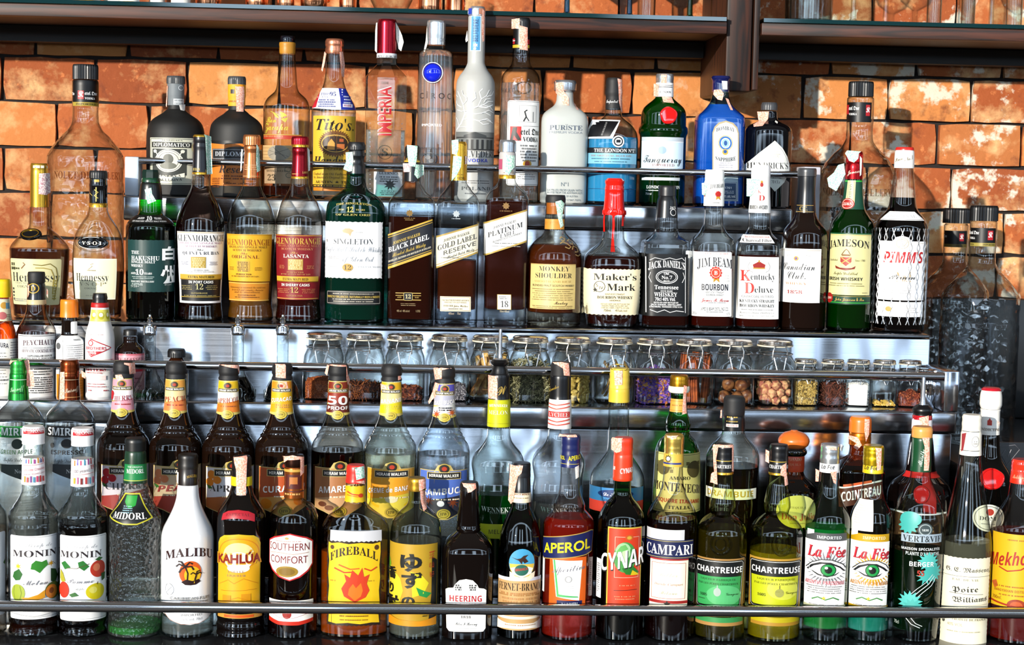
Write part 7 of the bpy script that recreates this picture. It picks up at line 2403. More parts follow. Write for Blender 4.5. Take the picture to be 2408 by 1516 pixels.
 t b IMPORTED 1952,1264,7,48 #c8ccd0
 star 1949,1338,46,22,30 #6a6c70
 e 1949,1338,37,22 #f3f3f3
 p #16181a 1906,1342 1918,1330 1936,1322 1956,1322 1976,1332 1990,1344 1978,1342 1966,1352 1950,1357 1932,1353 1918,1344
 p #f8f8f8 1912,1342 1924,1332 1940,1326 1956,1326 1974,1335 1984,1344 1972,1345 1962,1351 1950,1354 1934,1350 1922,1344
 e 1952,1340,15,15 #0a3a1c
 e 1952,1340,13,13 #1c9a48
 e 1952,1340,7,8 #06100a
 e 1948,1335,3,3 #f4f8f4
 l #16181a 2 1904,1338 1920,1324 1938,1316 1958,1316 1980,1326 1992,1338
 t I La_Fée 1948,1298,25,78 #8a1018
 t I La_Fée 1947,1297,25,78 #d83040
 t b ABSINTHE_PARISIENNE 1945,1370,9,82 #e0808a
 d 1944,1379,82,2,4,5 #777
 l #4a8a4a 3 1922,1410 1934,1404 1948,1410 1962,1404 1974,1410
 star 1945,1406,5,2,5 #e8c830
 d 1944,1422,68,2 #888
L label_foot 1898,1424,1990,1433 #b8bc98 o=1
S pink 1944,1045 1966,1046 1968,1058 1948,1056
S pink 1923,1106 1932,1110 1930,1136 1923,1136
S pink 1952,1108 1968,1108 1966,1138 1960,1134
@ R1 2045 1310 absinthe_bottle | absinthe bottle with yellow cap and a label with green eye on golden rays | bottle
G glass:#eef4f0,#384844 1110:21.5c 1118:22 1147:24 1162:27 1180:34 1198:44 1214:48 1228:49.5 B:49c
Q liq:#0cae94,24,.3 1440 w=1.2 b=16
C capsule plastic:#d8b814 1092:23.2c 1110:24c
C cap foil:#d8b420 1047:22c 1050:24.4 1057:23.4 1063:24.4 1070:23.4 1077:24.4 1092:23.4c | k=.012 seg=60
L capsule_print 2024,1092,2074,1108 - o=.5
 t Z La_Fée 2046,1100,10,34 #1c1c1c
L back_label 2010,1175,2054,1250 #e8e4d8 o=.4
 d 2032,1190,30,1.6,8,6 #b8b4a8
L front_label 1999,1250,2092,1432 - o=.8
 p #d8a818 2000,1256 2090,1256 2090,1274 2000,1274
 p #f3f3f0 1999,1274 2092,1274 2090,1432 2000,1432
 p #f3f3f0 2004,1250 2022,1250 2022,1258 2004,1264
 t b IMPORTED 2056,1265,7,46 #f4e8b8
 star 2056,1340,44,22,30 #d8a818
 e 2056,1340,37,22 #f3f3f0
 p #16181a 2014,1344 2026,1332 2044,1325 2062,1325 2078,1334 2090,1344 2078,1344 2068,1354 2054,1358 2038,1354 2026,1346
 p #f8f8f8 2020,1344 2031,1335 2046,1329 2060,1329 2074,1337 2084,1345 2074,1347 2064,1352 2054,1354 2040,1351 2030,1346
 e 2054,1341,14,15 #0a3a1c
 e 2054,1341,12,13 #1c9a48
 e 2054,1341,7,8 #06100a
 e 2050,1336,3,3 #f4f8f4
 l #16181a 2 2012,1340 2028,1326 2046,1318 2064,1318 2082,1328 2090,1338
 t I La_Fée 2052,1302,25,76 #8a1018
 t I La_Fée 2051,1301,25,76 #d83040
 t b ABSINTH_BOHEMIAN 2048,1371,9,80 #d8903a
 d 2046,1380,82,2,4,5 #777
 l #4a8a4a 3 2024,1411 2036,1405 2050,1411 2064,1405 2076,1411
 star 2048,1407,5,2,5 #e8c830
 d 2046,1423,66,2 #888
L label_foot 2000,1425,2090,1433 #d8a818 o=1
S pink 2058,1048 2074,1050 2072,1104 2062,1106 2060,1070
@ R1 2157 1300 absinthe_bottle | rounded absinthe bottle with tan stopper and green capsule, turquoise plant printed on it | bottle
G glass:#eaf0ec,#304038 1104:22.5c 1116:23 1130:26 1145:33 1160:41 1176:49 1194:54 1220:57.5 1260:58 1440:55 B:51c
Q liq:#063a14,90 1288 w=1.2 b=18
C capsule satin:#0e4226 1028:22.4c 1032:23 1060:22.6 1106:24c
C stopper satin:#d8964a 1003:21.5c 1006:23.5 1014:24 1016:23 1018:24 1027:23.4c
L capsule_print 2140,1050,2186,1104 - o=.5
 t c Absinthe 2166,1076,10,40,0,0,80 #c8d8cc
S pink 2168,1028 2186,1028 2187,1080 2184,1106 2172,1106 2174,1050
L front_print 2099,1208,2216,1440 - o=.8
 r 2101,1208,2214,1211 #b8c0bc
 e 2140,1222,24,18 #48b8b0
 star 2136,1236,24,16,11 #48b8b0
 e 2172,1245,16,16 #3a4648
 g 2172,1245,13,13,2 #98a4a4
 t b 1830 2172,1246,5,14 #c8d0d0
 r 2122,1256,2214,1276 #98a8b4
 t S VERT&VIF 2168,1267,14,84 #20282c
 t b MAISON_SPÉCIALITÉS 2166,1291,6,84 #d0d6d6
 t b PLANTE_D'ABSINTHE 2170,1302,8,72 #b8c0c0
 star 2182,1320,24,15,13 #58c8c0
 star 2192,1345,25,16,13 #48b8b0
 star 2176,1356,20,9,9 #48b8b0
 l #c8d0d0 1.6 2196,1354 2184,1372 2166,1388 2148,1408
 l #c8d0d0 1.4 2200,1358 2190,1376 2172,1392 2154,1412
 l #c8d0d0 1.2 2192,1350 2178,1368 2160,1384 2144,1402
 star 2146,1416,27,17,13 #58c8c0
 star 2152,1428,22,14,11 #48b8b0
 t b BERGER 2168,1326,11,50 #d4dcdc
 t b 55 2166,1347,13,14 #c83a2a
L foot_print 2110,1450,2210,1480 - o=.6
 l #c8d0d0 1.6 2140,1452 2152,1468 2168,1476
 l #c8d0d0 1.4 2150,1452 2160,1466 2172,1472
 t n 70cl 2122,1468,8,12 #b8c4bc
@ R1 2272 1300 brandy_bottle | slender tapering clear pear brandy bottle with white cap and cream script label | bottle
G glass:#f0f2ec,#40443c 1066:25c 1072:25 1100:27.5 1130:32 1165:39 1200:45 1235:51 1262:55.5 1290:57.5 B:57c
Q liq:#dfe0c8,6 1268 w=1.4
C capsule satin:#eeeadc 1013:22c 1016:23.5 1040:24 1068:25.4c
C cap satin:#ece8da 975:20c 978:22.5 988:21.6 996:22.6 1004:21.8 1013:22.4c | k=.012 seg=60
L capsule_print 2252,1014,2304,1066 - o=.5
 l #222 1.4 2252,1015 2304,1015
 l #222 1.4 2252,1060 2304,1060
 g 2292,1038,10,13,1.4 #999
 d 2292,1038,10,3,2,5 #999
 p #a83a40 2254,1022 2268,1018 2262,1060 2256,1064
L front_label 2216,1312,2330,1502 #e6e0c6 shape=deckle dk=1.4 o=.8
 t f G._E._Massenez 2278,1342,13,98,0,.0 #2a2a28
 l #555 .9 2218,1356 2328,1356
 t S EAU_DE_VIE 2272,1364,5,54 #8a8670
 t f Poire 2272,1388,17,52,0,.05 #2a2a28
 l #444 1 2240,1396 2310,1398
 t f Williams 2284,1411,16,74,0,.05 #2a2a28
 l #8a8870 .8 2250,1424 2322,1422
 t S PRODUIT_DE_FRANCE 2284,1457,5,72 #8a8468
 t n 40%_VOL 2254,1470,7,32 #aaa488
 d 2272,1486,86,2.4 #aaa488
 e 2228,1464,4,5 #4a4a40
@ R1 2394 1310 whisky_bottle | amber spirit bottle with shiny red cap and yellow label, cut by the right edge | bottle
G glass:#f0ece4,#4a4438 1132:25c 1140:26 1156:28 1170:32 1190:42 1206:52 1222:60 1240:65 B:64c
Q liq:#a81804,34,.16 1248 w=1.2
C capsule plastic:#d82c14 1106:24.6c 1134:26.4c
C cap gloss:#d8301c 1080:22c 1083:25 1089:23.8 1094:25.4 1100:24 1106:25.4c
L capsule_print 2372,1112,2412,1132 - o=.5
 t c Mekhong 2394,1122,9,34 #f0b890
L front_label 2328,1258,2460,1430 #e8b81c o=.8
 d 2394,1272,60,3 #a86a1c
 t Z Mekhong 2386,1316,30,120,0,.12 #b02418
 l #b02418 3 2352,1338 2372,1346 2400,1340 2430,1320
 p #c8602a 2332,1376 2346,1370 2352,1384 2342,1390
 t b BANGYIKHAN_DISTILLERY 2384,1392,6,84 #a86018
 d 2380,1382,80,3 #a86018
 d 2384,1402,70,3 #a86018
 t i 700ml. 2350,1410,8,24 #8a4a14
 e 2394,1424,20,14 #a03a18
 e 2394,1424,13,9 #c85a28
 l #a82a14 4 2328,1418 2394,1428 2460,1418
'''
# seven flared liqueur bottles of one make: black cap, shield-shaped neck label, ringed shoulder, bannered front label
HW = [  # centre x, cap top y, glass, liquid, neck colours, front colours, neck word, front word, word style, extra, label
 (290, 850, 'dark:#160b06', None, ('#f0a8b8', '#f4e8ec', '#f0a8b8'), ('#d8ccd4', '#b8403a'), 'CHERRY', 'CHERRY', 'r', 'cherry', 'dark brown bottle with pink cherry neck label in the second row'),
 (413, 852, 'dark:#160b06', None, ('#f0a848', '#f4d8a0', '#f08a48'), ('#e8c8a0', '#b84030'), 'PEACH', 'PEACH', 'Z', 'peach', 'dark brown bottle with peach neck label, right of the cherry liqueur'),
 (537, 855, 'dark:#160b06', None, ('#f4c81c', '#f8f0e0', '#f08828'), ('#d8d4d8', '#c06a30'), 'APRICOT', 'APRICOT', 'r', 'apricot', 'dark brown bottle with yellow and white apricot neck label'),
 (662, 855, 'dark:#160b06', None, ('#f49820', '#f8c01c', '#f4b41c'), ('#c85a28', '#e0a050'), 'CURACAO', 'CURACAO', 'b', 'orange', 'dark brown bottle with orange neck label partly under a pink strip'),
 (794, 856, 'glass:#f0ece4,#48403c', ('liq:#2a0c04,160', 1056), ('#8a2c14', '#9a3018', '#6a2010'), ('#b87a4a', '#d8a878'), '50', 'AMARETTO', 'b', 'almond', 'clear bottle with brown neck label bearing a large white number, dark liqueur below the shoulder'),
 (918, 858, 'glass:#f2f4ee,#44463e', ('liq:#e8e4b0,5', 1062), ('#f8c01c', '#f8e8a0', '#f4dc1c'), ('#f0a828', '#e8d44a'), 'BANANE', 'CREME_de_BANANE', 'b', 'banana', 'clear bottle with yellow neck label and orange and yellow front label'),
 (1043, 862, 'glass:#eef2f4,#3e4448', ('liq:#dfe4e8,5', 1066), ('#5a58c0', '#a8a8b8', '#c8c8c8'), ('#5a7ad0', '#2a2c3a'), 'SAMBUCA', 'SAMBUCA', 'b', 'anise', 'clear bottle with blue and grey neck label and blue front label showing star anise'),
]
T = []
for cx, y0, gl, lq, nc, fc, nw, fw, st, ex, lb in HW:
    T.append(f'@ R2 {cx} {y0+200} liqueur_bottle ref=0,200,1 | {lb} | bottle | flared liqueur bottles with shield-shaped neck labels')
    T.append(f'G {gl} 36:23c 42:24 90:25.5 116:28.5 132:33 146:39c 149:38.6 156:44c 159:43.6 166:50c 169:49.6 178:56 190:60.5 204:62 B:61c')
    if lq: T.append(f'Q {lq[0]} {lq[1]-y0} w=1')
    T.append('C cap matte:#0d0d10 0:21c 2:23.5 22:24.5c 23:22.5 28:22.5c 29:24.6 36:24.4c')
    T.append('L neck_label -30,38,30,130 - o=.8 hc')
    T.append(f' p #e8d070 -24.5,40 24.5,40 27.5,118 10,121 6,128 0,130 -6,128 -10,121 -27.5,118')
    T.append(f' p {nc[0]} -23,42 23,42 24.4,66 -24.4,66')
    T.append(f' p {nc[1]} -24.4,66 24.4,66 25.5,92 -25.5,92')
    T.append(f' p {nc[2]} -25.5,96 25.5,86 26.5,114 0,114 -26.5,114')
    T.append(' e 0,52,9,9 #3a3018\n g 0,52,9,9,1.6 #d8b040\n e 0,52,3.5,3.5 #b83a20\n r -21,58,21,67 #d8c070\n r -20,59,20,66 #1c1a18\n t b HIRAM_WALKER 0,62.5,4.4,36 #f0ece0')
    if nw == '50': T.append(' t b 50 0,85,20,40 #f8f4f0\n t b PROOF 0,103,8,40 #f8f4f0')
    elif st == 'b': T.append(f' t b {nw} 0,84,9,42,0,.12 #f8f4ec\n d 2,97,30,3,2,5 {fc[1]}')
    else: T.append(f' t r {nw} 0,86,12,44,0,.08 {"#a02838" if ex == "cherry" else "#b8482a"}\n d 2,100,36,3 {fc[1]}')
    if ex == 'anise': T.append(' star -14,112,11,3,8 #c8581c\n star 14,108,11,3,8 #c8581c')
    if ex == 'cherry': T.append(' e -22,76,6,7 #c81828\n e -24,84,6,7 #c81828')
    T.append(' e 0,119,10,10 #d8c040\n g 0,119,7,7,1 #8a7a20\n t S HW 0,119,5,9 #6a5a18')
    T.append('L front_label -55,228,55,362 - o=.8')
    T.append(f' p #d8c078 -54,244 -18,244 -12,232 0,228 12,232 18,244 54,244 54,340 30,348 8,360 -8,360 -30,348 -54,340')
    T.append(f' p {fc[0]} -53,246 53,246 53,339 30,346 8,358 -8,358 -30,346 -53,339')
    T.append(f' p {fc[1]} -53,318 53,300 53,339 30,346 8,358 -8,358 -30,346 -53,339')
    if ex in ('cherry', 'peach', 'apricot'):
        c1 = {'cherry': '#c81828', 'peach': '#e88a58', 'apricot': '#f08a1c'}[ex]
        T.append(f' e -40,262,9,10 {c1}\n e -44,280,9,10 {c1}\n e -28,274,8,9 {c1}\n p #3a7a28 -52,286 -46,296 -36,294 -44,288\n e 14,282,10,10 {c1}')
    if ex == 'anise': T.append(' star -30,316,14,4,8 #6a3018\n star 18,320,14,4,8 #7a3818\n e -6,322,7,7 #e0e0e4')
    if ex == 'banana': T.append(' l #f0c81c 6 -50,306 -44,320 -34,330 -24,334\n l #f0c81c 6 50,300 46,314 38,324 26,332\n e 0,316,12,8 #e8dcb0')
    if ex == 'almond': T.append(' e -34,330,9,6 #6a3418\n e -20,338,9,6 #7a4018\n e 36,312,10,6 #8a4a20')
    if ex == 'orange': T.append(' e -36,330,12,12 #e8881c\n e 30,322,14,14 #e8801c')
    T.append(' e 0,240,12,12 #2a2418\n g 0,240,12,12,2 #c8b050\n e 0,240,5,5 #b83a20\n r -34,248,34,265 #d8c078\n r -32.5,249.5,32.5,263.5 #1c1a1a\n t b HIRAM_WALKER 0,256.5,7,58 #f0ece0')
    tc = {'cherry': '#3a3438', 'peach': '#a82a28', 'apricot': '#2a2422'}.get(ex, '#f0ece4')
    sl = .1 if st == 'b' else .12 if st == 'Z' else 0
    T.append(f' t {st} {fw} 0,293,{15 if len(fw) < 10 else 11},{84 if len(fw) < 10 else 96},0,{sl} {tc}')
    T.append(f' d 6,312,60,3 #e8d8b8')
    T.append(' e 0,346,13,12 #c8b440\n g 0,346,10,9,1.2 #6a5a18\n t S HW 0,346,7,13 #4a4010')
    if ex in ('cherry',): T.append('S pink 2,0 23,2 25,30 14,30 12,10 2,6\nS pink -20,32 -4,30 2,42 -18,42')
    if ex == 'apricot': T.append('S pink -26,2 -10,-1 20,1 24,8 24,28 21,12 -18,4')
    if ex == 'orange': T.append('S pink -14,-2 10,-2 10,34 -14,32\nS pink -8,40 12,42 18,66 -2,68')
    if ex == 'almond': T.append('S pink -32,24 -26,4 -14,-2 20,-1 24,26 28,40 24,50 20,36 20,6 -20,4 -26,30')
    if ex == 'banana': T.append('S pink -24,46 -4,48 -2,60 -22,62\nS pink 18,26 25,26 25,34 18,36')
    if ex == 'anise': T.append('S pink -24,6 -6,0 20,2 -4,8 -4,28 -20,32\nS pink -20,38 -10,40 -18,70 -34,92 -36,86 -26,62')
FLARED = '\n'.join(T)

ROWTEXT = (TOP_TIER, MIDDLE_SHELF, JAR_SHELF_AND_SECOND_ROW, FLARED, LOWEST_ROW)
typeset(*ROWTEXT)
for _t in ROWTEXT: build(_t)
# ------------------------------------------------------------------ clip-top spice jars
WIRE = principled('wire', (.75, .75, .76, 1), .2, 1); SEALR = principled('rubber_seal', '#d8cdb4', .6); LIDM = principled('jar_lid', (.66, .62, .58, 1), .16, 1)
JARG = thin_glass('jar_glass', '#f6f8f6', '#555c58'); JGRP = 'clip-top spice jars on the shelf'
def rsq(k, e, r, d=1):
    a = 2*math.pi*k/40; q = 2/e; sx, cx = math.sin(a), math.cos(a)
    return r*math.copysign(abs(sx)**q, sx), -r*d*math.copysign(abs(cx)**q, cx)
def make_jar(h, w, loc, tilt):
    "body height h, half width w (m)"
    r = link('spice_jar', None, None, loc)
    prof = [(w*.86, 0, 5), (w*.95, h*.012, 5), (w, h*.05, 5), (w, h*.56, 5), (w*.96, h*.66, 4), (w*.85, h*.75, 2.4), (w*.84, h*.77, 2), (w*.90, h*.775, 2), (w*.90, h*.80, 2), (w*.83, h*.805, 2), (w*.83, h*.90, 2)]
    vs, fs = [], []
    for (q, z, e) in prof: vs += [(*rsq(k, e, q), z) for k in range(40)]
    for i in range(len(prof)-1):
        for k in range(40): a, b = i*40+k, i*40+(k+1) % 40; fs.append((a, b, b+40, a+40))
    fs.append(tuple(reversed(range(40)))); link('jar_body', mesh_of(vs, fs, [JARG], smooth=True, name='jar_body', sharp=50), r)
    lathe_obj('rubber_seal', [(w*.83, h*.90), (w*.91, h*.902), (w*.91, h*.922), (w*.83, h*.924)], SEALR, r, bottom=False)
    lathe_obj('lid', [(w*.86, h*.925), (w*.90, h*.93), (w*.90, h*.945), (w*.86, h*.95), (w*.89, h*.962), (w*.885, h*.975), (w*.80, h*.995), (w*.4, h*1.005), (.001, h*1.006)], LIDM, r, seg=40)
    bm = bmesh.new(); y = -w*.93; s = w/.034
    add_tube(bm, [(-.0125*s, y-.002, h*.72), (-.0125*s, y-.004, h*.84), (-.009*s, y-.002, h*.93), (.009*s, y-.002, h*.93), (.0125*s, y-.004, h*.84), (.0125*s, y-.002, h*.72)], .0011*s, 8)
    add_tube(bm, [(-.0115*s, y-.003, h*.76), (-.004*s, y-.005, h*.77), (.004*s, y-.005, h*.75), (.0115*s, y-.003, h*.76)], .001*s, 8)
    add_tube(bm, [(-.0105*s, y-.004, h*.75), (-.006*s, y-.008, h*.58), (-.002*s, y-.010, h*.50), (.002*s, y-.010, h*.50), (.006*s, y-.008, h*.58), (.0105*s, y-.004, h*.75)], .0011*s, 8)
    from_bm('clasp_wire', bm, WIRE, r, smooth=True)
    bm = bmesh.new(); add_tube(bm, [(w*.90*math.sin(2*math.pi*k/36), -w*.90*math.cos(2*math.pi*k/36), h*.787) for k in range(36)], .0011, 8, closed=True); from_bm('neck_wire', bm, WIRE, r, smooth=True)
    r.rotation_euler.z = tilt
    return r
Yj = ROWS['T2'][0]+.006
def jx(px, py=860, Y=None): return at(px, py, Y or Yj).x
BIG = [(762, 778), (857, 781), (952, 775), (1056, 783), (1152, 785), (1246, 785), (1345, 786), (1444, 790), (1539, 787), (1631, 790), (1726, 792), (1821, 790)]
JL = ['filled with fine reddish brown granules, leftmost of the row', 'with a low heap of brown shredded leaves', 'with dark dried petals at the bottom', 'half filled with grey lavender buds', 'full of pale splintered bark', 'full of curled grey-green leaves',
      'holding pale yellow-green pods', 'holding dark brown dried strips', 'full of dried purple petals', 'with cinnamon sticks standing inside', 'with round brown nutmegs inside', 'holding pinkish dried buds']
jars = []
j0 = None
for (px, yt), lab in zip(BIG, JL):
    loc = Vector((jx(px), Yj, zT2))
    if j0 is None: j0 = r = make_jar(at(px, 781, Yj).z-zT2, .0335, loc, 0)
    else:
        r = j0.copy(); COL.objects.link(r); r.location = loc
        for ch in list(j0.children): d = ch.copy(); COL.objects.link(d); d.parent = r
    tag(r, 'large clip-top glass jar '+lab, 'jar', JGRP); r.rotation_euler.z = rnd.uniform(-.12, .12); jars.append(r)
SM = [(1894, 842, 'of round pale green-brown peppercorns, left of the cloves'), (1958, 843, 'of dark cloves'), (2019, 846, 'full of white salt'), (2080, 847, 'almost empty with a few yellow flakes'), (2140, 850, 'of dark red-brown flakes beside the steel canister')]
s0 = None; smalls = []
for px, yt, lab in SM:
    loc = Vector((jx(px), Yj, zT2))
    if s0 is None: s0 = r = make_jar(at(px, yt, Yj).z-zT2, .0212, loc, 0)
    else:
        r = s0.copy(); COL.objects.link(r); r.location = loc
        for ch in list(s0.children): d = ch.copy(); COL.objects.link(d); d.parent = r
    tag(r, 'small clip-top glass jar '+lab, 'jar', JGRP); r.rotation_euler.z = rnd.uniform(-.3, .3); smalls.append(r)
# ---- loose contents: nobody could count these
def heap(jar, w, top, name, cols, size, label, kind='flake', n=900, bump=.004):
    R = random.Random(hash(name) % 999+len(name)); bm = bmesh.new(); g = w*.9
    mats = [principled('bulk'+c, c, .8) for c in cols]
    # solid core with an uneven top, then a skin of bits
    hgt = top
    N = 14; top_z = lambda x, y: max(.004, hgt*(1-.12*((x/g)**2+(y/g)**2))+bump*math.sin(x*210+1)*math.cos(y*180))
    def se(x, y, k=.9): return True
    core = []
    for i in range(N+1):
        for j in range(N+1):
            u, v = -1+2*i/N, -1+2*j/N; q = .93; x, y = u*g*q*math.sqrt(1-.18*v*v), v*g*q*math.sqrt(1-.18*u*u); core.append(bm.verts.new((x, y, top_z(x, y)-size*.3)))
    I = lambda i, j: core[i*(N+1)+j]
    for i in range(N):
        for j in range(N): f = bm.faces.new((I(i, j), I(i+1, j), I(i+1, j+1), I(i, j+1))); f.material_index = 0
    ring = [I(i, 0) for i in range(N+1)]+[I(N, j) for j in range(1, N+1)]+[I(i, N) for i in range(N-1, -1, -1)]+[I(0, j) for j in range(N-1, 0, -1)]
    low = [bm.verts.new((v.co.x*.95, v.co.y*.95, .0025)) for v in ring]
    for i in range(len(ring)): f = bm.faces.new((ring[i-1], low[i-1], low[i], ring[i]))
    bm.faces.new(low[::-1])
    for _ in range(n):
        if R.random() < .3:
            x, y = R.uniform(-.9, .9)*g, R.uniform(-.9, .4)*g; z = top_z(x, y)
        else:
            x = R.uniform(-.92, .92)*g; y = -g*.935*math.sqrt(1-.16*(x/g)**2); z = R.uniform(.003, max(.005, top_z(x, y)))
            if R.random() < .3: x, y = math.copysign(g*.93, x), R.uniform(-.8, .5)*g; z = R.uniform(.003, top_z(x, y))
        mi = R.randrange(len(mats)); a = R.uniform(0, 6.28); b = R.uniform(-1, 1); s = size*R.uniform(.6, 1.3)
        d = Vector((math.cos(a)*math.cos(b), math.sin(a)*.35, math.sin(b))).normalized(); c = Vector((x, y, z))
        q = d.cross(Vector((0, 1, .2))).normalized()
        if kind == 'flake':
            vv = [bm.verts.new(c+d*s), bm.verts.new(c+q*s*.5+Vector((0, -s*.3, 0))), bm.verts.new(c-d*s), bm.verts.new(c-q*s*.5)]
            f = bm.faces.new(vv); f.material_index = mi
        elif kind == 'thread':
            L_ = s*2.5; pts = [c-d*L_, c+q*s*.8*R.uniform(-1, 1), c+d*L_]
            fc = len(bm.faces); add_tube(bm, pts, s*.22, 4, caps=False); bm.faces.ensure_lookup_table()
            for f in bm.faces[fc:]: f.material_index = mi
        else:
            fc = len(bm.faces); m_ = Matrix.Translation(c); bmesh.ops.create_icosphere(bm, subdivisions=1, radius=s*.6, matrix=m_); bm.faces.ensure_lookup_table()
            for f in bm.faces[fc:]: f.material_index = mi
    me = bpy.data.meshes.new(name); bm.to_mesh(me); bm.free()
    for m in mats: me.materials.append(m)
    o = link(name, me, None, jar.location); o.rotation_euler = jar.rotation_euler; tag(o, label, 'spice', kind='stuff'); return o
W_, w_ = .0325, .0205
zh = lambda px, y: at(px, y, Yj-.03).z-zT2
heap(jars[0], W_, zh(762, 890), 'rooibos_granules', ['#8a3c14', '#a8501c', '#6a2a0c', '#c06a2c'], .0012, 'fine reddish brown granules in the leftmost large jar', n=2600, bump=.001)
heap(jars[1], W_, zh(857, 905), 'shredded_tea', ['#4a2010', '#6a3014', '#3a180c', '#8a4a1c'], .0026, 'brown shredded leaves heaped in the second large jar', 'thread', 500)
heap(jars[2], W_, zh(952, 912), 'dried_petals', ['#4a1c10', '#6a2814', '#2c120c', '#8a4a2a'], .004, 'dark dried petals in the third large jar', 'flake', 260)
heap(jars[3], W_, zh(1056, 905), 'lavender_buds', ['#6a6670', '#8a8694', '#4a4650', '#b0aab4'], .0016, 'grey lavender buds in the fourth large jar', 'ball', 900)
heap(jars[5], W_, zh(1246, 850), 'curled_tea', ['#6a6648', '#8a8660', '#4a4830', '#b0aa84', '#2c2a1c'], .003, 'curled grey-green leaves filling a large jar', 'thread', 650)
heap(jars[8], W_, zh(1539, 870), 'purple_petals', ['#5a3aa0', '#7a50c0', '#3a2468', '#c08a4a', '#8a6a9a', '#a85a2a'], .004, 'dried purple petals filling a large jar', 'flake', 700)
heap(smalls[0], w_, zh(1894, 890), 'peppercorns', ['#b0924c', '#8a7034', '#c8b070', '#6a5426'], .0026, 'round pale green-brown peppercorns in a small jar', 'ball', 420)
heap(smalls[1], w_, zh(1958, 900), 'cloves', ['#4a2014', '#5a2c1a', '#30140c', '#7a4030'], .003, 'dark cloves in a small jar', 'thread', 260)
heap(smalls[2], w_, zh(2019, 898), 'salt', ['#f4f4f4', '#ececec'], .0008, 'white salt filling a small jar', 'flake', 500, .0003)
heap(smalls[3], w_, .008, 'yellow_flakes', ['#d8b04a', '#b88a2c', '#e8cc7a'], .0025, 'few yellow flakes on the bottom of a small jar', 'flake', 90)
heap(smalls[4], w_, zh(2140, 925), 'red_flakes', ['#6a2410', '#8a3418', '#4a180c', '#a85a34'], .002, 'dark red-brown flakes in the small jar by the canister', 'flake', 420)
# ---- countable contents: each piece a thing of its own
def piece(name, me, jar, p, rot, lab, cat, grp, sc_=1):
    o = bpy.data.objects.new(name, me); COL.objects.link(o); o.location = jar.location+Vector(p); o.rotation_euler = rot; o.scale = (sc_,)*3; tag(o, lab, cat, grp); return o
def blob_mesh(name, m, rx, ry, rz, wr=.1, seed=1):
    bm = bmesh.new(); bmesh.ops.create_icosphere(bm, subdivisions=3, radius=1); R = random.Random(seed)
    for v in bm.verts:
        c = v.co; k = 1+wr*(math.sin(5*c.x+seed)*math.sin(6*c.y+2)+.6*math.sin(9*c.z+c.x*4)); v.co = Vector((c.x*rx*k, c.y*ry*k, c.z*rz*k))
    me = bpy.data.meshes.new(name); bm.to_mesh(me); bm.free(); me.materials.append(m); me.polygons.foreach_set('use_smooth', [True]*len(me.polygons)); return me
R = random.Random(5)
CINN = principled('cinnamon', '#b0541c', .7, noise='#7a3410', bscale=90); NUT = principled('nutmeg', '#5a3018', .45, noise='#8a5a34', bscale=120)
BARK = principled('bark', '#d0aa64', .8, noise='#8a5a28', bscale=60); POD = principled('cardamom', '#c8b060', .6, noise='#9a8238', bscale=150)
BUD = principled('bud', '#d8a878', .7, noise='#a05a4a', bscale=100); STRIP = principled('dried_strip', '#5a4422', .6, noise='#8a7038', bscale=60)
bm = bmesh.new()
for s in (-1, 1):
    pts = [(s*(.0028+.0026*math.cos(t*.62)), .0028*math.sin(t*.62), 0) for t in range(9)]
    for i in range(8):
        a, b = Vector(pts[i]), Vector(pts[i+1]); vs = [bm.verts.new(a), bm.verts.new(b), bm.verts.new(b+Vector((0, 0, .085))), bm.verts.new(a+Vector((0, 0, .085)))]; bm.faces.new(vs)
bmesh.ops.remove_doubles(bm, verts=bm.verts, dist=1e-5); bmesh.ops.solidify(bm, geom=bm.faces[:], thickness=.001)
cin = bpy.data.meshes.new('cinnamon_stick'); bm.to_mesh(cin); bm.free(); cin.materials.append(CINN)
for i in range(8): piece('cinnamon_stick', cin, jars[9], (-.022+.0063*i, -.008+.012*(i % 2)-.006*(i % 3 == 0), .003), (R.uniform(-.06, .06), R.uniform(-.1, .1), R.uniform(-.4, .4)), 'rolled cinnamon stick standing in the jar of cinnamon', 'spice', 'cinnamon sticks in the jar', 1-.06*(i % 3))
nut = blob_mesh('nutmeg', NUT, .0105, .0105, .0125, .04, 2)
for i, (x, y, z) in enumerate([(-.018, -.014, .014), (.004, -.017, .012), (.020, -.010, .015), (-.006, .008, .014), (.014, .012, .013), (-.011, -.012, .035), (.010, -.014, .033), (.000, .006, .036), (.019, .004, .037), (-.003, -.01, .053)]):
    piece('nutmeg', nut, jars[10], (x, y, z), (R.random()*3, R.random()*3, R.random()*3), 'round brown nutmeg lying in the jar of nutmegs', 'spice', 'nutmegs in the jar')
bud = blob_mesh('dried_bud', BUD, .0085, .0078, .0095, .16, 4)
k = 0
for lv in range(4):
    for i in range(8 if lv < 3 else 4):
        a = i*.785+lv*.4; rr = .0205 if i % 2 else .018
        piece('dried_bud', bud, jars[11], (rr*math.cos(a), rr*math.sin(a), .010+lv*.0125+R.uniform(-.001, .001)), (R.random()*3, R.random()*3, R.random()*3), 'pinkish dried bud lying in the last large jar', 'spice', 'dried buds in the jar', R.uniform(.85, 1.05))
    if lv < 3: piece('dried_bud', bud, jars[11], (0, 0, .012+lv*.0125), (R.random()*3, 1, 1), 'pinkish dried bud lying in the last large jar', 'spice', 'dried buds in the jar', .9)
pod = blob_mesh('cardamom_pod', POD, .0042, .0042, .0085, .05, 6)
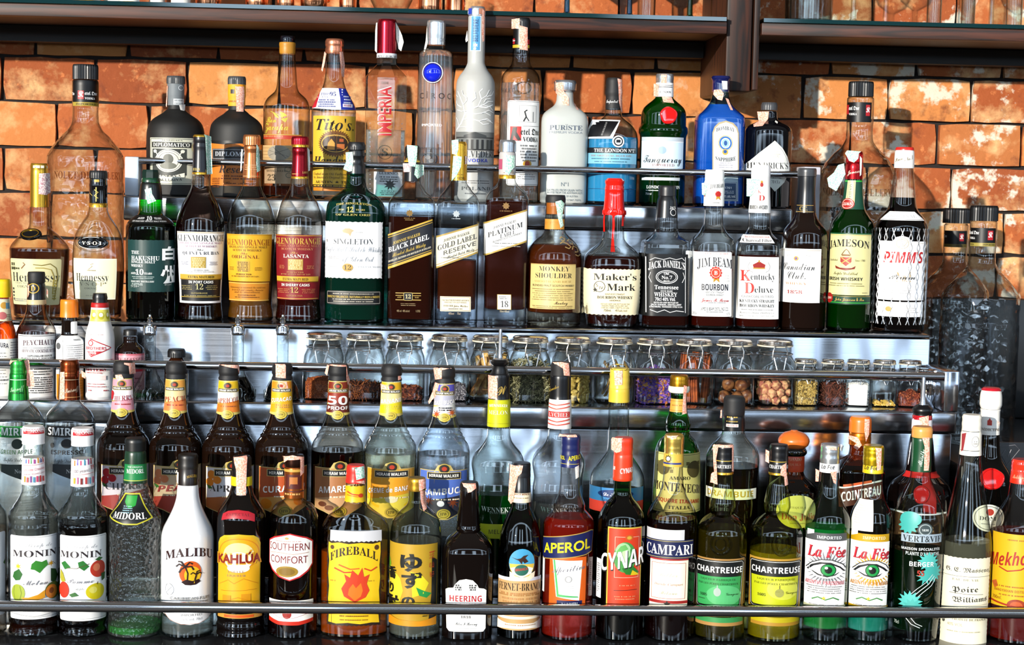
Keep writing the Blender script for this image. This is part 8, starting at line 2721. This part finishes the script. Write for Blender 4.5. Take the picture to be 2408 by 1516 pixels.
for lv in range(8):
    for i in range(7):
        a = math.pi*(1.05+.9*i/6)+R.uniform(-.1, .1); rr = .0245
        piece('cardamom_pod', pod, jars[6], (rr*math.cos(a)*1.02, rr*math.sin(a), .006+lv*.0068), (R.uniform(-.5, .5), R.uniform(-1.4, 1.4), R.random()*3), 'pale yellow-green pod lying in the jar of pods', 'spice', 'cardamom pods in the jar', R.uniform(.85, 1.15))
    for i in range(3): piece('cardamom_pod', pod, jars[6], (R.uniform(-.012, .012), R.uniform(-.01, .015), .006+lv*.0068), (1.4, R.uniform(-1, 1), R.random()*3), 'pale yellow-green pod lying in the jar of pods', 'spice', 'cardamom pods in the jar', 1.1)
bm = bmesh.new(); add_box(bm, -.0045, .0045, -.0018, .0018, -.034, .034, bev=.0012)
for v in bm.verts: v.co.x += .006*math.sin(v.co.z*60); v.co.y += .004*math.cos(v.co.z*40)
bk = bpy.data.meshes.new('bark_splinter'); bm.to_mesh(bk); bm.free(); bk.materials.append(BARK)
for i in range(18): piece('bark_splinter', bk, jars[4], (R.uniform(-.017, .017), -.0235+.0023*i, .036+R.uniform(-.001, .018)), (R.uniform(-.08, .08), R.uniform(-.5, .5), R.uniform(-.3, .3)), 'pale bark splinter in the jar of bark', 'spice', 'bark splinters in the jar', R.uniform(.8, 1))
bm = bmesh.new(); add_tube(bm, [(.012*math.sin(t*.3), .0, -.028+.0056*t) for t in range(11)], .0018, 7); st = bpy.data.meshes.new('dried_strip'); bm.to_mesh(st); bm.free(); st.materials.append(STRIP)
for i in range(12): piece('dried_strip', st, jars[7], (-.02+.0035*i, -.012+.008*(i % 3), .034+R.uniform(-.002, .012)), (R.uniform(-.1, .1), R.uniform(-.15, .15), R.uniform(-.5, .5)), 'dark brown dried strip in the jar of strips', 'spice', 'dried strips in the jar')
# ---- steel canister
p = at(2181, 960, Yj); r = link('steel_canister', None, None, (p.x, Yj, zT2)); tag(r, 'polished steel canister with flat lid at the right end of the jar shelf', 'canister'); hc = at(2181, 868, Yj).z-zT2
lathe_obj('canister_body', [(.019, 0), (.0205, .0015), (.0205, hc-.008), (.0195, hc-.006)], POLISH, r, top=True); lathe_obj('canister_lid', [(.0195, hc-.006), (.0222, hc-.005), (.0222, hc), (.0205, hc+.001), (.004, hc+.0015)], POLISH, r, top=True)
# ---- glass dashers
DG = thin_glass('dasher_glass', '#f2f5f4', '#5a605e', bump=.25, bscale=90)
def dasher(px, lab, liq, filled):
    p = at(px, 860, Yj); r = link('dasher_bottle', None, None, (p.x, Yj-.026, zT2)); tag(r, lab, 'dasher', 'glass dasher bottles with steel caps')
    z = lambda y: at(px, y, Yj).z-zT2; k = (Yj-.026)/F*.96
    P_ = [(40*k, 0), (44*k, .004), (44*k, z(932)), (38*k, z(905)), (26*k, z(885)), (17*k, z(868)), (14.5*k, z(845)), (15*k, z(783))]
    f = pchip([(q[1], q[0]) for q in P_[2:]]); zs = [P_[2][1]+(P_[-1][1]-P_[2][1])*i/24 for i in range(25)]; pr = P_[:2]+[(f(zz), zz) for zz in zs]
    lathe_obj('bottle_body', pr, DG, r, seg=36)
    zl = z(filled); lathe_obj('liquid', [(q-.0014, max(.004, zz)) for q, zz in pr if zz < zl]+[((f(zl) if zl > zs[0] else P_[2][0])-.0014, zl)], mt(liq), r, seg=36, top=True)
    bm = bmesh.new()
    for i in range(18):
        a = 2*math.pi*i/18; R1_ = 44.3*k
        add_tube(bm, [(R1_*math.sin(a), -R1_*math.cos(a), .003), (R1_*math.sin(a+.35), -R1_*math.cos(a+.35), .016)], .0008, 5); add_tube(bm, [(R1_*math.sin(a), -R1_*math.cos(a), .016), (R1_*math.sin(a+.35), -R1_*math.cos(a+.35), .003)], .0008, 5)
    from_bm('cut_facets', bm, DG, r, smooth=True)
    lathe_obj('dasher_cap', [(15*k, z(784)), (17*k, z(783)), (17*k, z(768)), (15*k, z(762)), (6*k, z(760)), (5*k, z(757)), (7*k, z(753)), (5*k, z(749)), (6.5*k, z(746)), (3.5*k, z(742)), (3*k, z(737))], POLISH, r, seg=30, top=True)
dasher(358, 'glass dasher bottle with steel cap and dark green liquid in its cut base', 'liq:#0a5a1c,60', 916)
dasher(563, 'glass dasher bottle with steel cap and black liquid, behind the apricot liqueur', 'liq:#080404,400', 880)
dasher(667, 'glass dasher bottle with steel cap and black liquid, behind the orange liqueur', 'liq:#080404,400', 880)
# ---- wire netting round the aperitif bottle
b = [q for q in BOTTLES['aperitif_bottle'] if q.root['label'].startswith('dark aperitif')][0]
bm = bmesh.new(); n = 20; ys = [536+i*22.5 for i in range(11)]
for k in range(n):
    for ph in (0, 1):
        pts = []
        for i, y in enumerate(ys):
            zz = b.z(y, .02); rr, e, d = b.shape(zz)
            rr += .0013 if i not in (0, 10) else .0009; off = .5*((i+ph) % 2)*.84+.5*.08; a = 2*math.pi*(k+ph*0+(off if ph == 0 else off))/n
            pts.append((rr*math.sin(a), -rr*math.cos(a), zz))
            if i < 10:
                zz2 = b.z(y+11, .02); rr2 = b.shape(zz2)[0]+.0013; a2 = 2*math.pi*(k+.25)/n; pts.append((rr2*math.sin(a2), -rr2*math.cos(a2), zz2))
        add_tube(bm, pts, .0007, 5)
from_bm('wire_netting', bm, principled('net_silver', (.9, .9, .92, 1), .3, .9), b.root, smooth=True)

end_lettering()
